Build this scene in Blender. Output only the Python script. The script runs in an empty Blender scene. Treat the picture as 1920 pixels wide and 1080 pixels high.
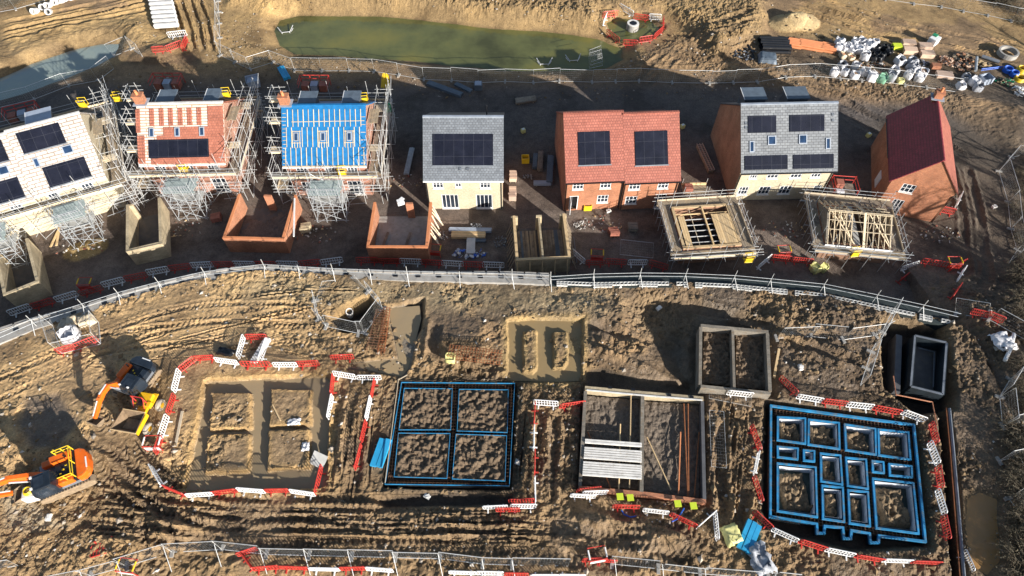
import bpy, math, random
import numpy as np
from mathutils import Vector, Matrix, Quaternion

R = math.radians
random.seed(7)
SC = bpy.context.scene
COL = SC.collection

# ------------------------------------------------------------------ camera, sky, sun, exposure
F_PX, CAM_DEP, CAM_H = 1230.0, R(55.3), 54.0
cam_data = bpy.data.cameras.new('camera')
cam = bpy.data.objects.new('camera', cam_data)
COL.objects.link(cam)
cam.location = (0, 0, CAM_H)
cam.rotation_euler = (math.pi / 2 - CAM_DEP, 0, 0)
cam_data.sensor_width = 36.0
cam_data.lens = F_PX / 1920 * 36.0
cam_data.clip_start = 0.5
cam_data.clip_end = 2000
SC.camera = cam

SUN_EL, SUN_AZ = R(18.5), R(136)          # azimuth clockwise from +Y
world = bpy.data.worlds.new('World')
SC.world = world
world.use_nodes = True
wn = world.node_tree
sky = wn.nodes.new('ShaderNodeTexSky')
sky.sky_type = 'NISHITA'
sky.sun_disc = False
sky.sun_elevation = SUN_EL
sky.sun_rotation = SUN_AZ
wn.links.new(sky.outputs[0], wn.nodes['Background'].inputs[0])
wn.nodes['Background'].inputs[1].default_value = 0.072
sun_vec = Vector((math.cos(SUN_EL) * math.sin(SUN_AZ), math.cos(SUN_EL) * math.cos(SUN_AZ), math.sin(SUN_EL)))
sd = bpy.data.lights.new('sun', 'SUN')
sd.energy = 5.0
sd.angle = R(0.5)
sd.color = (1.0, 0.945, 0.87)
sun = bpy.data.objects.new('sun', sd)
COL.objects.link(sun)
sun.rotation_euler = sun_vec.to_track_quat('Z', 'Y').to_euler()
sun.location = (60, -60, 40)
SC.view_settings.view_transform = 'Standard'
SC.view_settings.look = 'None'
SC.view_settings.exposure = 0.98
SC.view_settings.gamma = 1.0

# ------------------------------------------------------------------ picture point -> place on the site
_fw = np.array([0, math.cos(CAM_DEP), -math.sin(CAM_DEP)])
_up = np.array([0, math.sin(CAM_DEP), math.cos(CAM_DEP)])
def G(u, v, z=0.0):
    d = _fw + np.array([1.0, 0, 0]) * (u - 960) / F_PX + _up * (540 - v) / F_PX
    t = (z - CAM_H) / d[2]
    return Vector((d[0] * t, d[1] * t, z))
TZ = 4.0                                 # level of the upper terrace

# ------------------------------------------------------------------ materials
def _nt(name):
    m = bpy.data.materials.new(name)
    m.use_nodes = True
    nt = m.node_tree
    return m, nt, nt.nodes['Principled BSDF']
def _noise(nt, scale, detail=5, rough=0.6, coord='Object'):
    tc = nt.nodes.new('ShaderNodeTexCoord')
    n = nt.nodes.new('ShaderNodeTexNoise')
    n.inputs['Scale'].default_value = scale
    n.inputs['Detail'].default_value = detail
    n.inputs['Roughness'].default_value = rough
    nt.links.new(tc.outputs[coord], n.inputs['Vector'])
    return n
def _ramp(nt, src, stops):
    r = nt.nodes.new('ShaderNodeValToRGB')
    e = r.color_ramp.elements
    while len(e) < len(stops): e.new(0.5)
    for k, (p, c) in enumerate(stops):
        e[k].position = p
        e[k].color = (*c, 1) if len(c) == 3 else c
    nt.links.new(src, r.inputs[0])
    return r
def _mix(nt, a, b, fac, mode='MIX'):
    x = nt.nodes.new('ShaderNodeMix')
    x.data_type = 'RGBA'
    x.blend_type = mode
    for sock, v in ((x.inputs[0], fac), (x.inputs[6], a), (x.inputs[7], b)):
        if hasattr(v, 'is_output'): nt.links.new(v, sock)
        elif isinstance(v, (int, float)): sock.default_value = v
        else: sock.default_value = (*v, 1)
    return x.outputs[2]
def _bump(nt, bs, src, strength, dist):
    b = nt.nodes.new('ShaderNodeBump')
    b.inputs['Strength'].default_value = strength
    b.inputs['Distance'].default_value = dist
    nt.links.new(src, b.inputs['Height'])
    nt.links.new(b.outputs[0], bs.inputs['Normal'])
def _val(c, f): return tuple(min(1, max(0, x * f)) for x in c)
def flat(name, c, rough=0.6, metal=0.0, var=0.25, scale=1.2, dirt=None, dirt_amt=0.35):
    """one colour with grime: slow light and dark patches and, where given, a dirt colour in blotches"""
    m, nt, bs = _nt(name)
    n = _noise(nt, scale)
    r = _ramp(nt, n.outputs[0], [(0.3, _val(c, 1 - var)), (0.7, _val(c, 1 + var * 0.6))])
    out = r.outputs[0]
    if dirt:
        n2 = _noise(nt, scale * 2.3, 8, 0.7)
        k = _ramp(nt, n2.outputs[0], [(0.62 - dirt_amt * 0.4, (0, 0, 0)), (0.78 - dirt_amt * 0.3, (1, 1, 1))])
        out = _mix(nt, out, dirt, k.outputs[0])
    nt.links.new(out, bs.inputs['Base Color'])
    bs.inputs['Roughness'].default_value = rough
    bs.inputs['Metallic'].default_value = metal
    return m
MUD = (0.20, 0.14, 0.08)
def bricky(name, c1, c2, mortar, bw, bh, ms, rough=0.85, bump=0.4, offset=0.5, var=0.35, extra=None, msmooth=0.1, stain=None):
    """bricks, tiles or slates laid in courses, in metres along the wall or up the slope"""
    m, nt, bs = _nt(name)
    uv = nt.nodes.new('ShaderNodeUVMap')
    b = nt.nodes.new('ShaderNodeTexBrick')
    b.offset = offset
    b.inputs['Scale'].default_value = 1.0
    b.inputs['Color1'].default_value = (*c1, 1)
    b.inputs['Color2'].default_value = (*c2, 1)
    b.inputs['Mortar'].default_value = (*mortar, 1)
    b.inputs['Mortar Size'].default_value = ms
    b.inputs['Mortar Smooth'].default_value = msmooth
    b.inputs['Brick Width'].default_value = bw
    b.inputs['Row Height'].default_value = bh
    b.inputs['Bias'].default_value = 0.0
    nt.links.new(uv.outputs[0], b.inputs['Vector'])
    n = _noise(nt, 0.55, 6, 0.65)
    r = _ramp(nt, n.outputs[0], [(0.3, (1 - var,) * 3), (0.7, (1 + var * 0.5,) * 3)])
    out = _mix(nt, b.outputs[0], r.outputs[0], 1.0, 'MULTIPLY')
    n3 = _noise(nt, 7.0, 4, 0.7)
    r3 = _ramp(nt, n3.outputs[0], [(0.3, (0.8,) * 3), (0.7, (1.15,) * 3)])
    out = _mix(nt, out, r3.outputs[0], 1.0, 'MULTIPLY')
    if extra:
        n2 = _noise(nt, extra[1], 6, 0.7)
        k = _ramp(nt, n2.outputs[0], [(extra[2], (0, 0, 0)), (extra[2] + 0.08, (1, 1, 1))])
        out = _mix(nt, out, extra[0], k.outputs[0])
    nt.links.new(out, bs.inputs['Base Color'])
    bs.inputs['Roughness'].default_value = rough
    inv = nt.nodes.new('ShaderNodeMath'); inv.operation = 'SUBTRACT'
    inv.inputs[0].default_value = 1.0
    nt.links.new(b.outputs['Fac'], inv.inputs[1])
    _bump(nt, bs, inv.outputs[0], bump, 0.03)
    return m
def streaky(name, c1, c2, rough=0.75, w=0.2, dirt=None):
    """sawn boards: streaks along the grain, each board a little different"""
    m, nt, bs = _nt(name)
    tc = nt.nodes.new('ShaderNodeTexCoord')
    n = _noise(nt, 3.0, 8, 0.75)
    r = _ramp(nt, n.outputs[0], [(0.3, c1), (0.7, c2)])
    oi = nt.nodes.new('ShaderNodeObjectInfo')
    rr = _ramp(nt, oi.outputs['Random'], [(0.0, (0.72, 0.72, 0.74)), (1.0, (1.15, 1.12, 1.05))])
    out = _mix(nt, r.outputs[0], rr.outputs[0], 1.0, 'MULTIPLY')
    if dirt:
        n2 = _noise(nt, 1.1, 6, 0.7)
        k = _ramp(nt, n2.outputs[0], [(0.45, (0, 0, 0)), (0.62, (1, 1, 1))])
        out = _mix(nt, out, dirt, k.outputs[0])
    nt.links.new(out, bs.inputs['Base Color'])
    bs.inputs['Roughness'].default_value = rough
    return m

M = {}
M['brick_orange'] = bricky('orange_brick', (0.47, 0.17, 0.075), (0.36, 0.115, 0.05), (0.42, 0.27, 0.18), 0.225, 0.075, 0.01, bump=0.25)
M['brick_red'] = bricky('red_brick', (0.40, 0.13, 0.07), (0.29, 0.085, 0.045), (0.40, 0.28, 0.2), 0.225, 0.075, 0.01, bump=0.25)
M['brick_bare'] = bricky('unfinished_brick', (0.42, 0.14, 0.08), (0.28, 0.09, 0.05), (0.48, 0.36, 0.28), 0.225, 0.075, 0.012, extra=((0.52, 0.40, 0.33), 1.9, 0.56))
M['brick_cream'] = bricky('cream_brick', (0.58, 0.49, 0.335), (0.46, 0.38, 0.245), (0.56, 0.50, 0.39), 0.225, 0.075, 0.01, bump=0.2, var=0.2)
M['brick_brown'] = bricky('brown_brick', (0.36, 0.19, 0.11), (0.29, 0.145, 0.085), (0.34, 0.24, 0.17), 0.225, 0.075, 0.01, bump=0.25)  # on the slate terrace gable: orange brick with shade in its colour
M['block_cream'] = bricky('cream_block', (0.50, 0.405, 0.26), (0.40, 0.32, 0.20), (0.45, 0.385, 0.275), 0.45, 0.225, 0.012, bump=0.3, extra=((0.24, 0.17, 0.10), 1.6, 0.66))
M['block_grey'] = bricky('grey_block', (0.235, 0.205, 0.165), (0.17, 0.15, 0.12), (0.26, 0.23, 0.19), 0.45, 0.225, 0.012, bump=0.3, extra=((0.20, 0.15, 0.10), 1.4, 0.55))
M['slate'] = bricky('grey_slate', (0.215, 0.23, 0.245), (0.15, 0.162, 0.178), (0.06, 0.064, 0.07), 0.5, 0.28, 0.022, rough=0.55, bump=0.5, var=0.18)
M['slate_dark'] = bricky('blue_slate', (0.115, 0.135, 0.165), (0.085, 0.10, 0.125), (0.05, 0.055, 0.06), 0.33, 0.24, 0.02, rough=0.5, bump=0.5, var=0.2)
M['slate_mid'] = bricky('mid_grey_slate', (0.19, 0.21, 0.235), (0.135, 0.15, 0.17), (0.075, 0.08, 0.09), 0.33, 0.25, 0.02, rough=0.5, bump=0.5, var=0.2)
M['tile_red'] = bricky('red_roof_tile', (0.385, 0.13, 0.09), (0.30, 0.092, 0.062), (0.19, 0.06, 0.045), 0.27, 0.28, 0.025, rough=0.7, bump=0.6, var=0.15)
M['tile_maroon_shaded'] = bricky('shaded_maroon_tile', (0.30, 0.032, 0.052), (0.215, 0.024, 0.038), (0.09, 0.014, 0.02), 0.27, 0.28, 0.02, rough=0.6, bump=0.5, var=0.15)  # tone of the slope away from the sun
M['tile_clay'] = bricky('clay_roof_tile', (0.42, 0.15, 0.095), (0.34, 0.115, 0.07), (0.26, 0.1, 0.07), 0.27, 0.28, 0.02, rough=0.75, bump=0.5, var=0.3, extra=((0.56, 0.37, 0.28), 1.7, 0.66))
M['slate_white'] = bricky('pale_stone_slate', (0.60, 0.57, 0.54), (0.46, 0.42, 0.38), (0.26, 0.20, 0.16), 1.1, 0.36, 0.045, rough=0.85, bump=0.6, var=0.2, extra=((0.40, 0.25, 0.15), 2.6, 0.63))
M['batten_white'] = bricky('white_battened_membrane', (0.70, 0.62, 0.56), (0.60, 0.50, 0.42), (0.42, 0.22, 0.13), 1.6, 0.3, 0.05, rough=0.8, bump=0.4, var=0.15)
M['membrane'] = flat('blue_membrane', (0.010, 0.15, 0.37), 0.55, var=0.28, scale=2.2)
M['icf'] = flat('blue_foam_board', (0.018, 0.215, 0.44), 0.65, var=0.45, scale=1.1, dirt=(0.16, 0.17, 0.15), dirt_amt=0.28)
M['icf_in'] = flat('pale_blue_foam', (0.56, 0.60, 0.66), 0.7, var=0.2, scale=1.4, dirt=(0.08, 0.18, 0.24), dirt_amt=0.15)
M['sheet_blue'] = flat('blue_sheet', (0.03, 0.34, 0.62), 0.5, var=0.2)
M['white'] = flat('white_plastic', (0.78, 0.78, 0.77), 0.45, var=0.12, scale=3, dirt=(0.42, 0.34, 0.24), dirt_amt=0.12)
M['trim'] = flat('white_frame', (0.78, 0.78, 0.78), 0.4, var=0.08)
M['red'] = flat('red_plastic', (0.52, 0.042, 0.03), 0.5, var=0.25, scale=2, dirt=(0.30, 0.14, 0.09), dirt_amt=0.18)
M['yellow'] = flat('yellow_plastic', (0.72, 0.50, 0.02), 0.5, var=0.2)
M['lime'] = flat('lime_plastic', (0.55, 0.66, 0.04), 0.5, var=0.15)
M['green'] = flat('green_plastic', (0.02, 0.25, 0.12), 0.5, var=0.2)
M['black'] = flat('black_plastic', (0.012, 0.013, 0.016), 0.35, var=0.3, dirt=(0.06, 0.05, 0.04), dirt_amt=0.1)
M['rubber'] = flat('grey_rubber', (0.03, 0.03, 0.03), 0.8, var=0.3, dirt=MUD, dirt_amt=0.3)
M['tyre_mud'] = flat('muddy_tyre', (0.34, 0.30, 0.24), 0.9, var=0.3, scale=5)
M['steel'] = flat('galvanised_steel', (0.50, 0.525, 0.54), 0.42, metal=0.35, var=0.25, scale=2.5)
M['steel_bright'] = flat('bright_tube', (0.58, 0.585, 0.575), 0.5, metal=0.25, var=0.2, scale=1.5, dirt=(0.5, 0.42, 0.3), dirt_amt=0.1)
M['steel_dark'] = flat('weathered_steel', (0.20, 0.22, 0.25), 0.5, metal=0.3, var=0.3)
M['rust'] = flat('rusty_steel', (0.24, 0.085, 0.03), 0.85, var=0.4, scale=4)
M['concrete'] = flat('concrete', (0.33, 0.315, 0.29), 0.85, var=0.25, scale=1.5, dirt=(0.25, 0.2, 0.14), dirt_amt=0.2)
M['concrete_dark'] = flat('wet_concrete', (0.10, 0.10, 0.105), 0.6, var=0.3, scale=1.0)
M['cell_grey'] = flat('grey_cells', (0.55, 0.55, 0.53), .6, var=.25)
M['wall_face'] = flat('dark_green_wall_face', (0.022, 0.032, 0.032), 0.7, var=.4)
M['liner_shade'] = flat('dark_liner_and_shade', (0.010, 0.017, 0.023), .6, var=.5)  # foam liner; on the deep box walls its darkness stands for shade
M['pocket_floor'] = flat('dark_pocket_floor', (0.05, 0.072, 0.062), .8, var=.4)
M['white_conc'] = flat('pale_concrete', (0.70, 0.68, 0.64), 0.8, var=0.18, scale=2, dirt=(0.4, 0.33, 0.24), dirt_amt=0.15)
M['gravel_floor'] = flat('gravel_floor', (0.17, 0.135, 0.105), 0.95, var=0.45, scale=5, dirt=(0.32, 0.28, 0.23), dirt_amt=0.1)
M['dark_floor'] = flat('dark_screed', (0.115, 0.105, 0.10), 0.85, var=0.3, scale=0.8, dirt=(0.16, 0.13, 0.10), dirt_amt=0.3)
M['timber'] = streaky('sawn_timber', (0.56, 0.39, 0.20), (0.72, 0.54, 0.31))
M['timber_pale'] = streaky('pale_timber', (0.55, 0.45, 0.31), (0.70, 0.60, 0.44))
M['board'] = streaky('scaffold_board', (0.27, 0.205, 0.135), (0.42, 0.335, 0.225), dirt=(0.27, 0.22, 0.16))
M['board_grey'] = streaky('weathered_board', (0.20, 0.165, 0.13), (0.33, 0.275, 0.21), dirt=(0.15, 0.115, 0.085))
M['ply'] = streaky('plywood', (0.50, 0.35, 0.19), (0.62, 0.45, 0.26))
M['ply_grey'] = flat('grey_ply', (0.42, 0.42, 0.40), 0.8, var=0.2)
M['orange'] = flat('orange_paint', (0.72, 0.135, 0.012), 0.32, var=0.14, scale=1.2, dirt=(0.36, 0.20, 0.09), dirt_amt=0.16)
M['yellow_paint'] = flat('yellow_paint', (0.75, 0.42, 0.012), 0.32, var=0.14, scale=1.2, dirt=(0.36, 0.24, 0.10), dirt_amt=0.16)
M['crawler'] = flat('muddy_crawler', (0.26, 0.19, 0.12), 0.9, var=0.4, scale=3)
M['tan_box'] = flat('tan_skip', (0.46, 0.33, 0.19), 0.8, var=0.3, scale=2)
M['pipe_orange'] = flat('orange_clay_pipe', (0.62, 0.235, 0.10), 0.55, var=0.15)
M['copper'] = flat('copper_fittings', (0.52, 0.26, 0.14), 0.5, var=0.4, scale=5)
M['pallet_pink'] = streaky('pink_paving', (0.50, 0.36, 0.27), (0.62, 0.46, 0.36))
M['bag'] = flat('white_woven_bag', (0.70, 0.70, 0.72), 0.7, var=0.22, scale=3, dirt=(0.42, 0.37, 0.32), dirt_amt=0.16)
M['bag_grey'] = flat('grey_woven_bag', (0.38, 0.40, 0.44), 0.7, var=0.3, scale=3, dirt=(0.25, 0.2, 0.15), dirt_amt=0.2)
M['bag_green'] = flat('green_bag', (0.20, 0.42, 0.28), 0.6, var=0.3, scale=3)
M['bag_yellow'] = flat('pale_yellow_bag', (0.66, 0.62, 0.25), 0.6, var=0.2, scale=3)
M['sand'] = flat('sand', (0.45, 0.34, 0.18), 0.95, var=0.25, scale=4)
M['rubblefill'] = flat('rubble_fill', (0.30, 0.19, 0.12), 0.95, var=0.5, scale=8)
M['tarp'] = flat('slate_blue_tarp', (0.105, 0.135, 0.17), 0.45, var=0.25, scale=1.4)
M['tarp_pale'] = flat('pale_grey_tarp', (0.34, 0.39, 0.47), 0.5, var=0.2)
M['gully'] = flat('grey_green_netting', (0.36, 0.42, 0.40), 0.7, var=0.3, scale=4)
M['lead'] = flat('lead_flashing', (0.30, 0.34, 0.40), 0.5, var=0.2)
M['bark'] = flat('bark', (0.10, 0.075, 0.055), 0.95, var=0.35, scale=3)
M['twig'] = flat('twigs', (0.155, 0.125, 0.085), 0.95, var=0.35, scale=2)
M['bramble'] = flat('bramble_leaf', (0.085, 0.07, 0.04), 0.8, var=0.5, scale=2)
M['purple'] = flat('brick_stack', (0.33, 0.12, 0.08), 0.8, var=0.3, scale=4)
M['blue'] = flat('blue_hose', (0.02, 0.12, 0.55), 0.5, var=0.2)
def glassy(name, c, rough=0.06):
    m, nt, bs = _nt(name)
    n = _noise(nt, 0.9)
    r = _ramp(nt, n.outputs[0], [(0.35, _val(c, 0.6)), (0.7, _val(c, 1.4))])
    nt.links.new(r.outputs[0], bs.inputs['Base Color'])
    bs.inputs['Roughness'].default_value = rough
    return m
M['glass'] = glassy('dark_glass', (0.025, 0.035, 0.05))
M['skyglass'] = glassy('rooflight_glass', (0.02, 0.045, 0.10))
def solar_mat():
    m, nt, bs = _nt('solar_panel')
    uv = nt.nodes.new('ShaderNodeUVMap')
    b = nt.nodes.new('ShaderNodeTexBrick')
    b.offset = 0.0
    for k, v in (('Scale', 1.0), ('Mortar Size', 0.014), ('Brick Width', 1.02), ('Row Height', 1.66), ('Mortar Smooth', 0.2)):
        b.inputs[k].default_value = v
    b.inputs['Color1'].default_value = (0.0085, 0.0095, 0.017, 1)
    b.inputs['Color2'].default_value = (0.0115, 0.0125, 0.021, 1)
    b.inputs['Mortar'].default_value = (0.04, 0.042, 0.052, 1)
    nt.links.new(uv.outputs[0], b.inputs['Vector'])
    n = _noise(nt, 0.8)
    r = _ramp(nt, n.outputs[0], [(0.3, (0.75,) * 3), (0.7, (1.4,) * 3)])
    nt.links.new(_mix(nt, b.outputs[0], r.outputs[0], 1.0, 'MULTIPLY'), bs.inputs['Base Color'])
    bs.inputs['Roughness'].default_value = 0.22
    return m
M['solar'] = solar_mat()
def water_mat(name, c, rough=0.06, var=0.5, ripple=0.08):
    m, nt, bs = _nt(name)
    n = _noise(nt, 0.11, 6, 0.6)
    r = _ramp(nt, n.outputs[0], [(0.34, _val(c, 1 - var)), (0.5, c), (0.66, (c[0] * (1 + var), c[1] * (1 + var * .6), c[2]))])
    nt.links.new(r.outputs[0], bs.inputs['Base Color'])
    bs.inputs['Roughness'].default_value = rough
    n2 = _noise(nt, 2.2, 3, 0.5)
    _bump(nt, bs, n2.outputs[0], ripple, 0.05)
    return m
M['pond'] = water_mat('green_pond_water', (0.115, 0.122, 0.042), 0.05)
M['stream'] = water_mat('grey_ditch_water', (0.235, 0.285, 0.265), 0.07, 0.25)
M['puddle'] = water_mat('brown_puddle_water', (0.40, 0.225, 0.085), 0.1, 0.2)
M['slurry'] = water_mat('tan_slurry_water', (0.31, 0.235, 0.14), 0.2, 0.16, 0.03)
M['slurry_olive'] = water_mat('olive_slurry_water', (0.29, 0.21, 0.105), 0.2, 0.18, 0.03)

def ground_mat():
    m, nt, bs = _nt('site_ground')
    at = nt.nodes.new('ShaderNodeAttribute'); at.attribute_name = 'soil'
    n1 = _noise(nt, 1.3, 9, 0.72); n2 = _noise(nt, 7.0, 6, 0.7); n3 = _noise(nt, 26.0, 3, 0.6)
    nb = _noise(nt, 0.22, 6, 0.62); rb = _ramp(nt, nb.outputs[0], [(0.36, (0.62, 0.60, 0.58)), (0.5, (1.0, 1.0, 1.0)), (0.66, (1.2, 1.17, 1.1))])
    r1 = _ramp(nt, n1.outputs[0], [(0.32, (0.72, 0.70, 0.68)), (0.68, (1.2, 1.18, 1.14))])
    r2 = _ramp(nt, n2.outputs[0], [(0.32, (0.68,) * 3), (0.68, (1.34,) * 3)])
    r3 = _ramp(nt, n3.outputs[0], [(0.35, (0.85,) * 3), (0.68, (1.18,) * 3)])
    out = _mix(nt, at.outputs['Color'], r1.outputs[0], 1.0, 'MULTIPLY')
    out = _mix(nt, out, rb.outputs[0], 1.0, 'MULTIPLY')
    out = _mix(nt, out, r2.outputs[0], 1.0, 'MULTIPLY')
    out = _mix(nt, out, r3.outputs[0], 1.0, 'MULTIPLY')
    nt.links.new(out, bs.inputs['Base Color'])
    rr = nt.nodes.new('ShaderNodeMapRange')
    nt.links.new(at.outputs['Alpha'], rr.inputs[0])
    rr.inputs[3].default_value = 0.95; rr.inputs[4].default_value = 0.42
    nt.links.new(rr.outputs[0], bs.inputs['Roughness'])
    add = nt.nodes.new('ShaderNodeMath'); add.operation = 'MULTIPLY_ADD'
    nt.links.new(n3.outputs[0], add.inputs[0]); add.inputs[1].default_value = 0.35
    nt.links.new(n2.outputs[0], add.inputs[2])
    _bump(nt, bs, add.outputs[0], 0.7, 0.13)
    return m
M['ground'] = ground_mat()
# ------------------------------------------------------------------ mesh building
class MB:
    """collects shapes; build() links them as ONE mesh object with metre UVs per face"""
    def __init__(s): s.v = []; s.f = []; s.m = []; s.mi = 0
    def poly(s, pts):
        k = len(s.v); s.v += [tuple(p) for p in pts]
        s.f.append(tuple(range(k, k + len(pts)))); s.m.append(s.mi); return s
    def box(s, cx, cy, cz, sx, sy, sz, rz=0.0, tilt=None):
        k = len(s.v); c, n = math.cos(rz), math.sin(rz)
        for dz in (-.5, .5):
            for dx, dy in ((-.5, -.5), (.5, -.5), (.5, .5), (-.5, .5)):
                x, y, z = dx * sx, dy * sy, dz * sz
                if tilt: y, z = y * math.cos(tilt) - z * math.sin(tilt), y * math.sin(tilt) + z * math.cos(tilt)
                s.v.append((cx + x * c - y * n, cy + x * n + y * c, cz + z))
        for q in ((3, 2, 1, 0), (4, 5, 6, 7), (0, 1, 5, 4), (1, 2, 6, 5), (2, 3, 7, 6), (3, 0, 4, 7)):
            s.f.append(tuple(k + i for i in q)); s.m.append(s.mi)
        return s
    def bar(s, p, q, w, h=None):
        """rectangular bar from p to q, w across, h deep"""
        h = h or w; p, q = Vector(p), Vector(q); d = (q - p).normalized()
        u = d.cross(Vector((0, 0, 1)))
        if u.length < 1e-3: u = Vector((1, 0, 0))
        u.normalize(); t = u.cross(d)
        k = len(s.v)
        for e in (p, q):
            for a, b in ((-.5, -.5), (.5, -.5), (.5, .5), (-.5, .5)):
                s.v.append(tuple(e + u * a * w + t * b * h))
        for f in ((3, 2, 1, 0), (4, 5, 6, 7), (0, 1, 5, 4), (1, 2, 6, 5), (2, 3, 7, 6), (3, 0, 4, 7)):
            s.f.append(tuple(k + i for i in f)); s.m.append(s.mi)
        return s
    def tube(s, pts, r, n=6, closed=False, caps=True):
        pts = [Vector(p) for p in pts]; L = len(pts); k = len(s.v)
        rs = r if isinstance(r, (list, tuple)) else [r] * L
        for i, p in enumerate(pts):
            if closed: d = pts[(i + 1) % L] - pts[i - 1]
            else: d = pts[min(i + 1, L - 1)] - pts[max(i - 1, 0)]
            if d.length < 1e-6: d = Vector((0, 0, 1))
            d.normalize(); u = d.cross(Vector((0, 0, 1)))
            if u.length < 1e-2: u = Vector((1, 0, 0))
            u.normalize(); t = u.cross(d)
            for j in range(n):
                a = 2 * math.pi * j / n
                s.v.append(tuple(p + (u * math.cos(a) + t * math.sin(a)) * rs[i]))
        for i in range(L if closed else L - 1):
            a0, b0 = k + i * n, k + ((i + 1) % L) * n
            for j in range(n):
                s.f.append((a0 + j, a0 + (j + 1) % n, b0 + (j + 1) % n, b0 + j)); s.m.append(s.mi)
        if caps and not closed:
            s.f.append(tuple(k + j for j in range(n))[::-1]); s.m.append(s.mi)
            s.f.append(tuple(k + (L - 1) * n + j for j in range(n))); s.m.append(s.mi)
        return s
    def lathe(s, prof, n=20, c=(0, 0, 0), axis='z'):
        k = len(s.v)
        for r, z in prof:
            for j in range(n):
                a = 2 * math.pi * j / n; x, y = r * math.cos(a), r * math.sin(a)
                p = (x, y, z) if axis == 'z' else ((x, z, y) if axis == 'y' else (z, x, y))
                s.v.append((c[0] + p[0], c[1] + p[1], c[2] + p[2]))
        for i in range(len(prof) - 1):
            for j in range(n):
                s.f.append((k + i * n + j, k + i * n + (j + 1) % n, k + (i + 1) * n + (j + 1) % n, k + (i + 1) * n + j)); s.m.append(s.mi)
        return s
    def prism(s, pts, z0, z1):
        k = len(s.v); n = len(pts)
        a = sum(pts[i][0] * pts[(i + 1) % n][1] - pts[(i + 1) % n][0] * pts[i][1] for i in range(n))
        if a < 0: pts = pts[::-1]
        for z in (z0, z1):
            for p in pts: s.v.append((p[0], p[1], z))
        s.f.append(tuple(k + i for i in range(n))[::-1]); s.m.append(s.mi)
        s.f.append(tuple(k + n + i for i in range(n))); s.m.append(s.mi)
        for i in range(n):
            j = (i + 1) % n
            s.f.append((k + i, k + j, k + n + j, k + n + i)); s.m.append(s.mi)
        return s
    def ngon_x(s, prof, y0, y1):
        """profile in x,z extruded along y"""
        k = len(s.v); n = len(prof)
        for y in (y0, y1):
            for x, z in prof: s.v.append((x, y, z))
        s.f.append(tuple(k + i for i in range(n))); s.m.append(s.mi)
        s.f.append(tuple(k + n + i for i in range(n))[::-1]); s.m.append(s.mi)
        for i in range(n):
            j = (i + 1) % n
            s.f.append((k + j, k + i, k + n + i, k + n + j)); s.m.append(s.mi)
        return s
    def mesh(s, name, mats, smooth=False, org=(0, 0, 0)):
        me = bpy.data.meshes.new(name)
        o = Vector(org)
        me.from_pydata([tuple(Vector(v) - o) for v in s.v] if any(org) else s.v, [], s.f)
        if not isinstance(mats, (list, tuple)): mats = [mats]
        for m in mats: me.materials.append(M[m] if isinstance(m, str) else m)
        if len(mats) > 1: me.polygons.foreach_set('material_index', s.m)
        uv = me.uv_layers.new(name='UVMap').data
        for p in me.polygons:
            n = p.normal
            if abs(n.z) > 0.995: t, b = Vector((1, 0, 0)), Vector((0, 1, 0))
            else:
                t = Vector((-n.y, n.x, 0)).normalized(); b = n.cross(t)
            for li in p.loop_indices:
                co = me.vertices[me.loops[li].vertex_index].co
                uv[li].uv = (co.dot(t), co.dot(b))
        if smooth: me.polygons.foreach_set('use_smooth', [True] * len(me.polygons))
        me.update()
        return me
    def build(s, name, mats, parent=None, smooth=False, org=(0, 0, 0), loc=None):
        return put(name, s.mesh(name, mats, smooth, org), parent, loc)
def put(name, me, parent=None, loc=None, rz=None):
    o = bpy.data.objects.new(name, me); COL.objects.link(o)
    if parent: o.parent = parent
    if loc is not None: o.location = loc
    if rz is not None: o.rotation_euler = (0, 0, rz)
    return o
def tag(o, label, cat, group=None, kind=None):
    o['label'] = label; o['category'] = cat
    if group: o['group'] = group
    if kind: o['kind'] = kind
    return o
def thing(name, label, cat, loc=(0, 0, 0), rz=0.0, group=None):
    o = bpy.data.objects.new(name, None); COL.objects.link(o)
    o.location = loc; o.rotation_euler = (0, 0, rz); o.empty_display_size = 0.3
    return tag(o, label, cat, group)
def copy_thing(src, loc, rz, label, group=None, scale=None):
    c = src.copy(); COL.objects.link(c); c.location = loc; c.rotation_euler = (0, 0, rz); c['label'] = label
    if group: c['group'] = group
    if scale: c.scale = scale
    for ch in src.children:
        d = ch.copy(); COL.objects.link(d); d.parent = c
        for g in ch.children:
            e = g.copy(); COL.objects.link(e); e.parent = d
    return c
ORD = 'first second third fourth fifth sixth seventh eighth ninth tenth eleventh twelfth thirteenth fourteenth fifteenth sixteenth seventeenth eighteenth nineteenth twentieth'.split()
ORD += ['twenty-' + w for w in ORD[:9]] + ['thirtieth'] + ['thirty-' + w for w in ORD[:9]] + ['fortieth']

# ------------------------------------------------------------------ numbers for the ground
_rng = np.random.RandomState(5)
_tab = _rng.rand(512, 512)
def vnoise(x, y):
    xi, yi = np.floor(x).astype(np.int64), np.floor(y).astype(np.int64)
    fx, fy = x - xi, y - yi
    fx = fx * fx * (3 - 2 * fx); fy = fy * fy * (3 - 2 * fy)
    a, b = xi % 512, yi % 512; a1, b1 = (xi + 1) % 512, (yi + 1) % 512
    return (_tab[a, b] * (1 - fx) + _tab[a1, b] * fx) * (1 - fy) + (_tab[a, b1] * (1 - fx) + _tab[a1, b1] * fx) * fy
def fbm(x, y, s, o=5, g=0.5):
    t, a, n = 0, 1.0, 0
    for k in range(o):
        t = t + a * vnoise(x * s + 17.3 * k + 100, y * s + 9.1 * k + 200); n += a; a *= g; s *= 2.03
    return t / n
def sstep(a, b, x):
    t = np.clip((x - a) / (b - a), 0, 1); return t * t * (3 - 2 * t)
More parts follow.
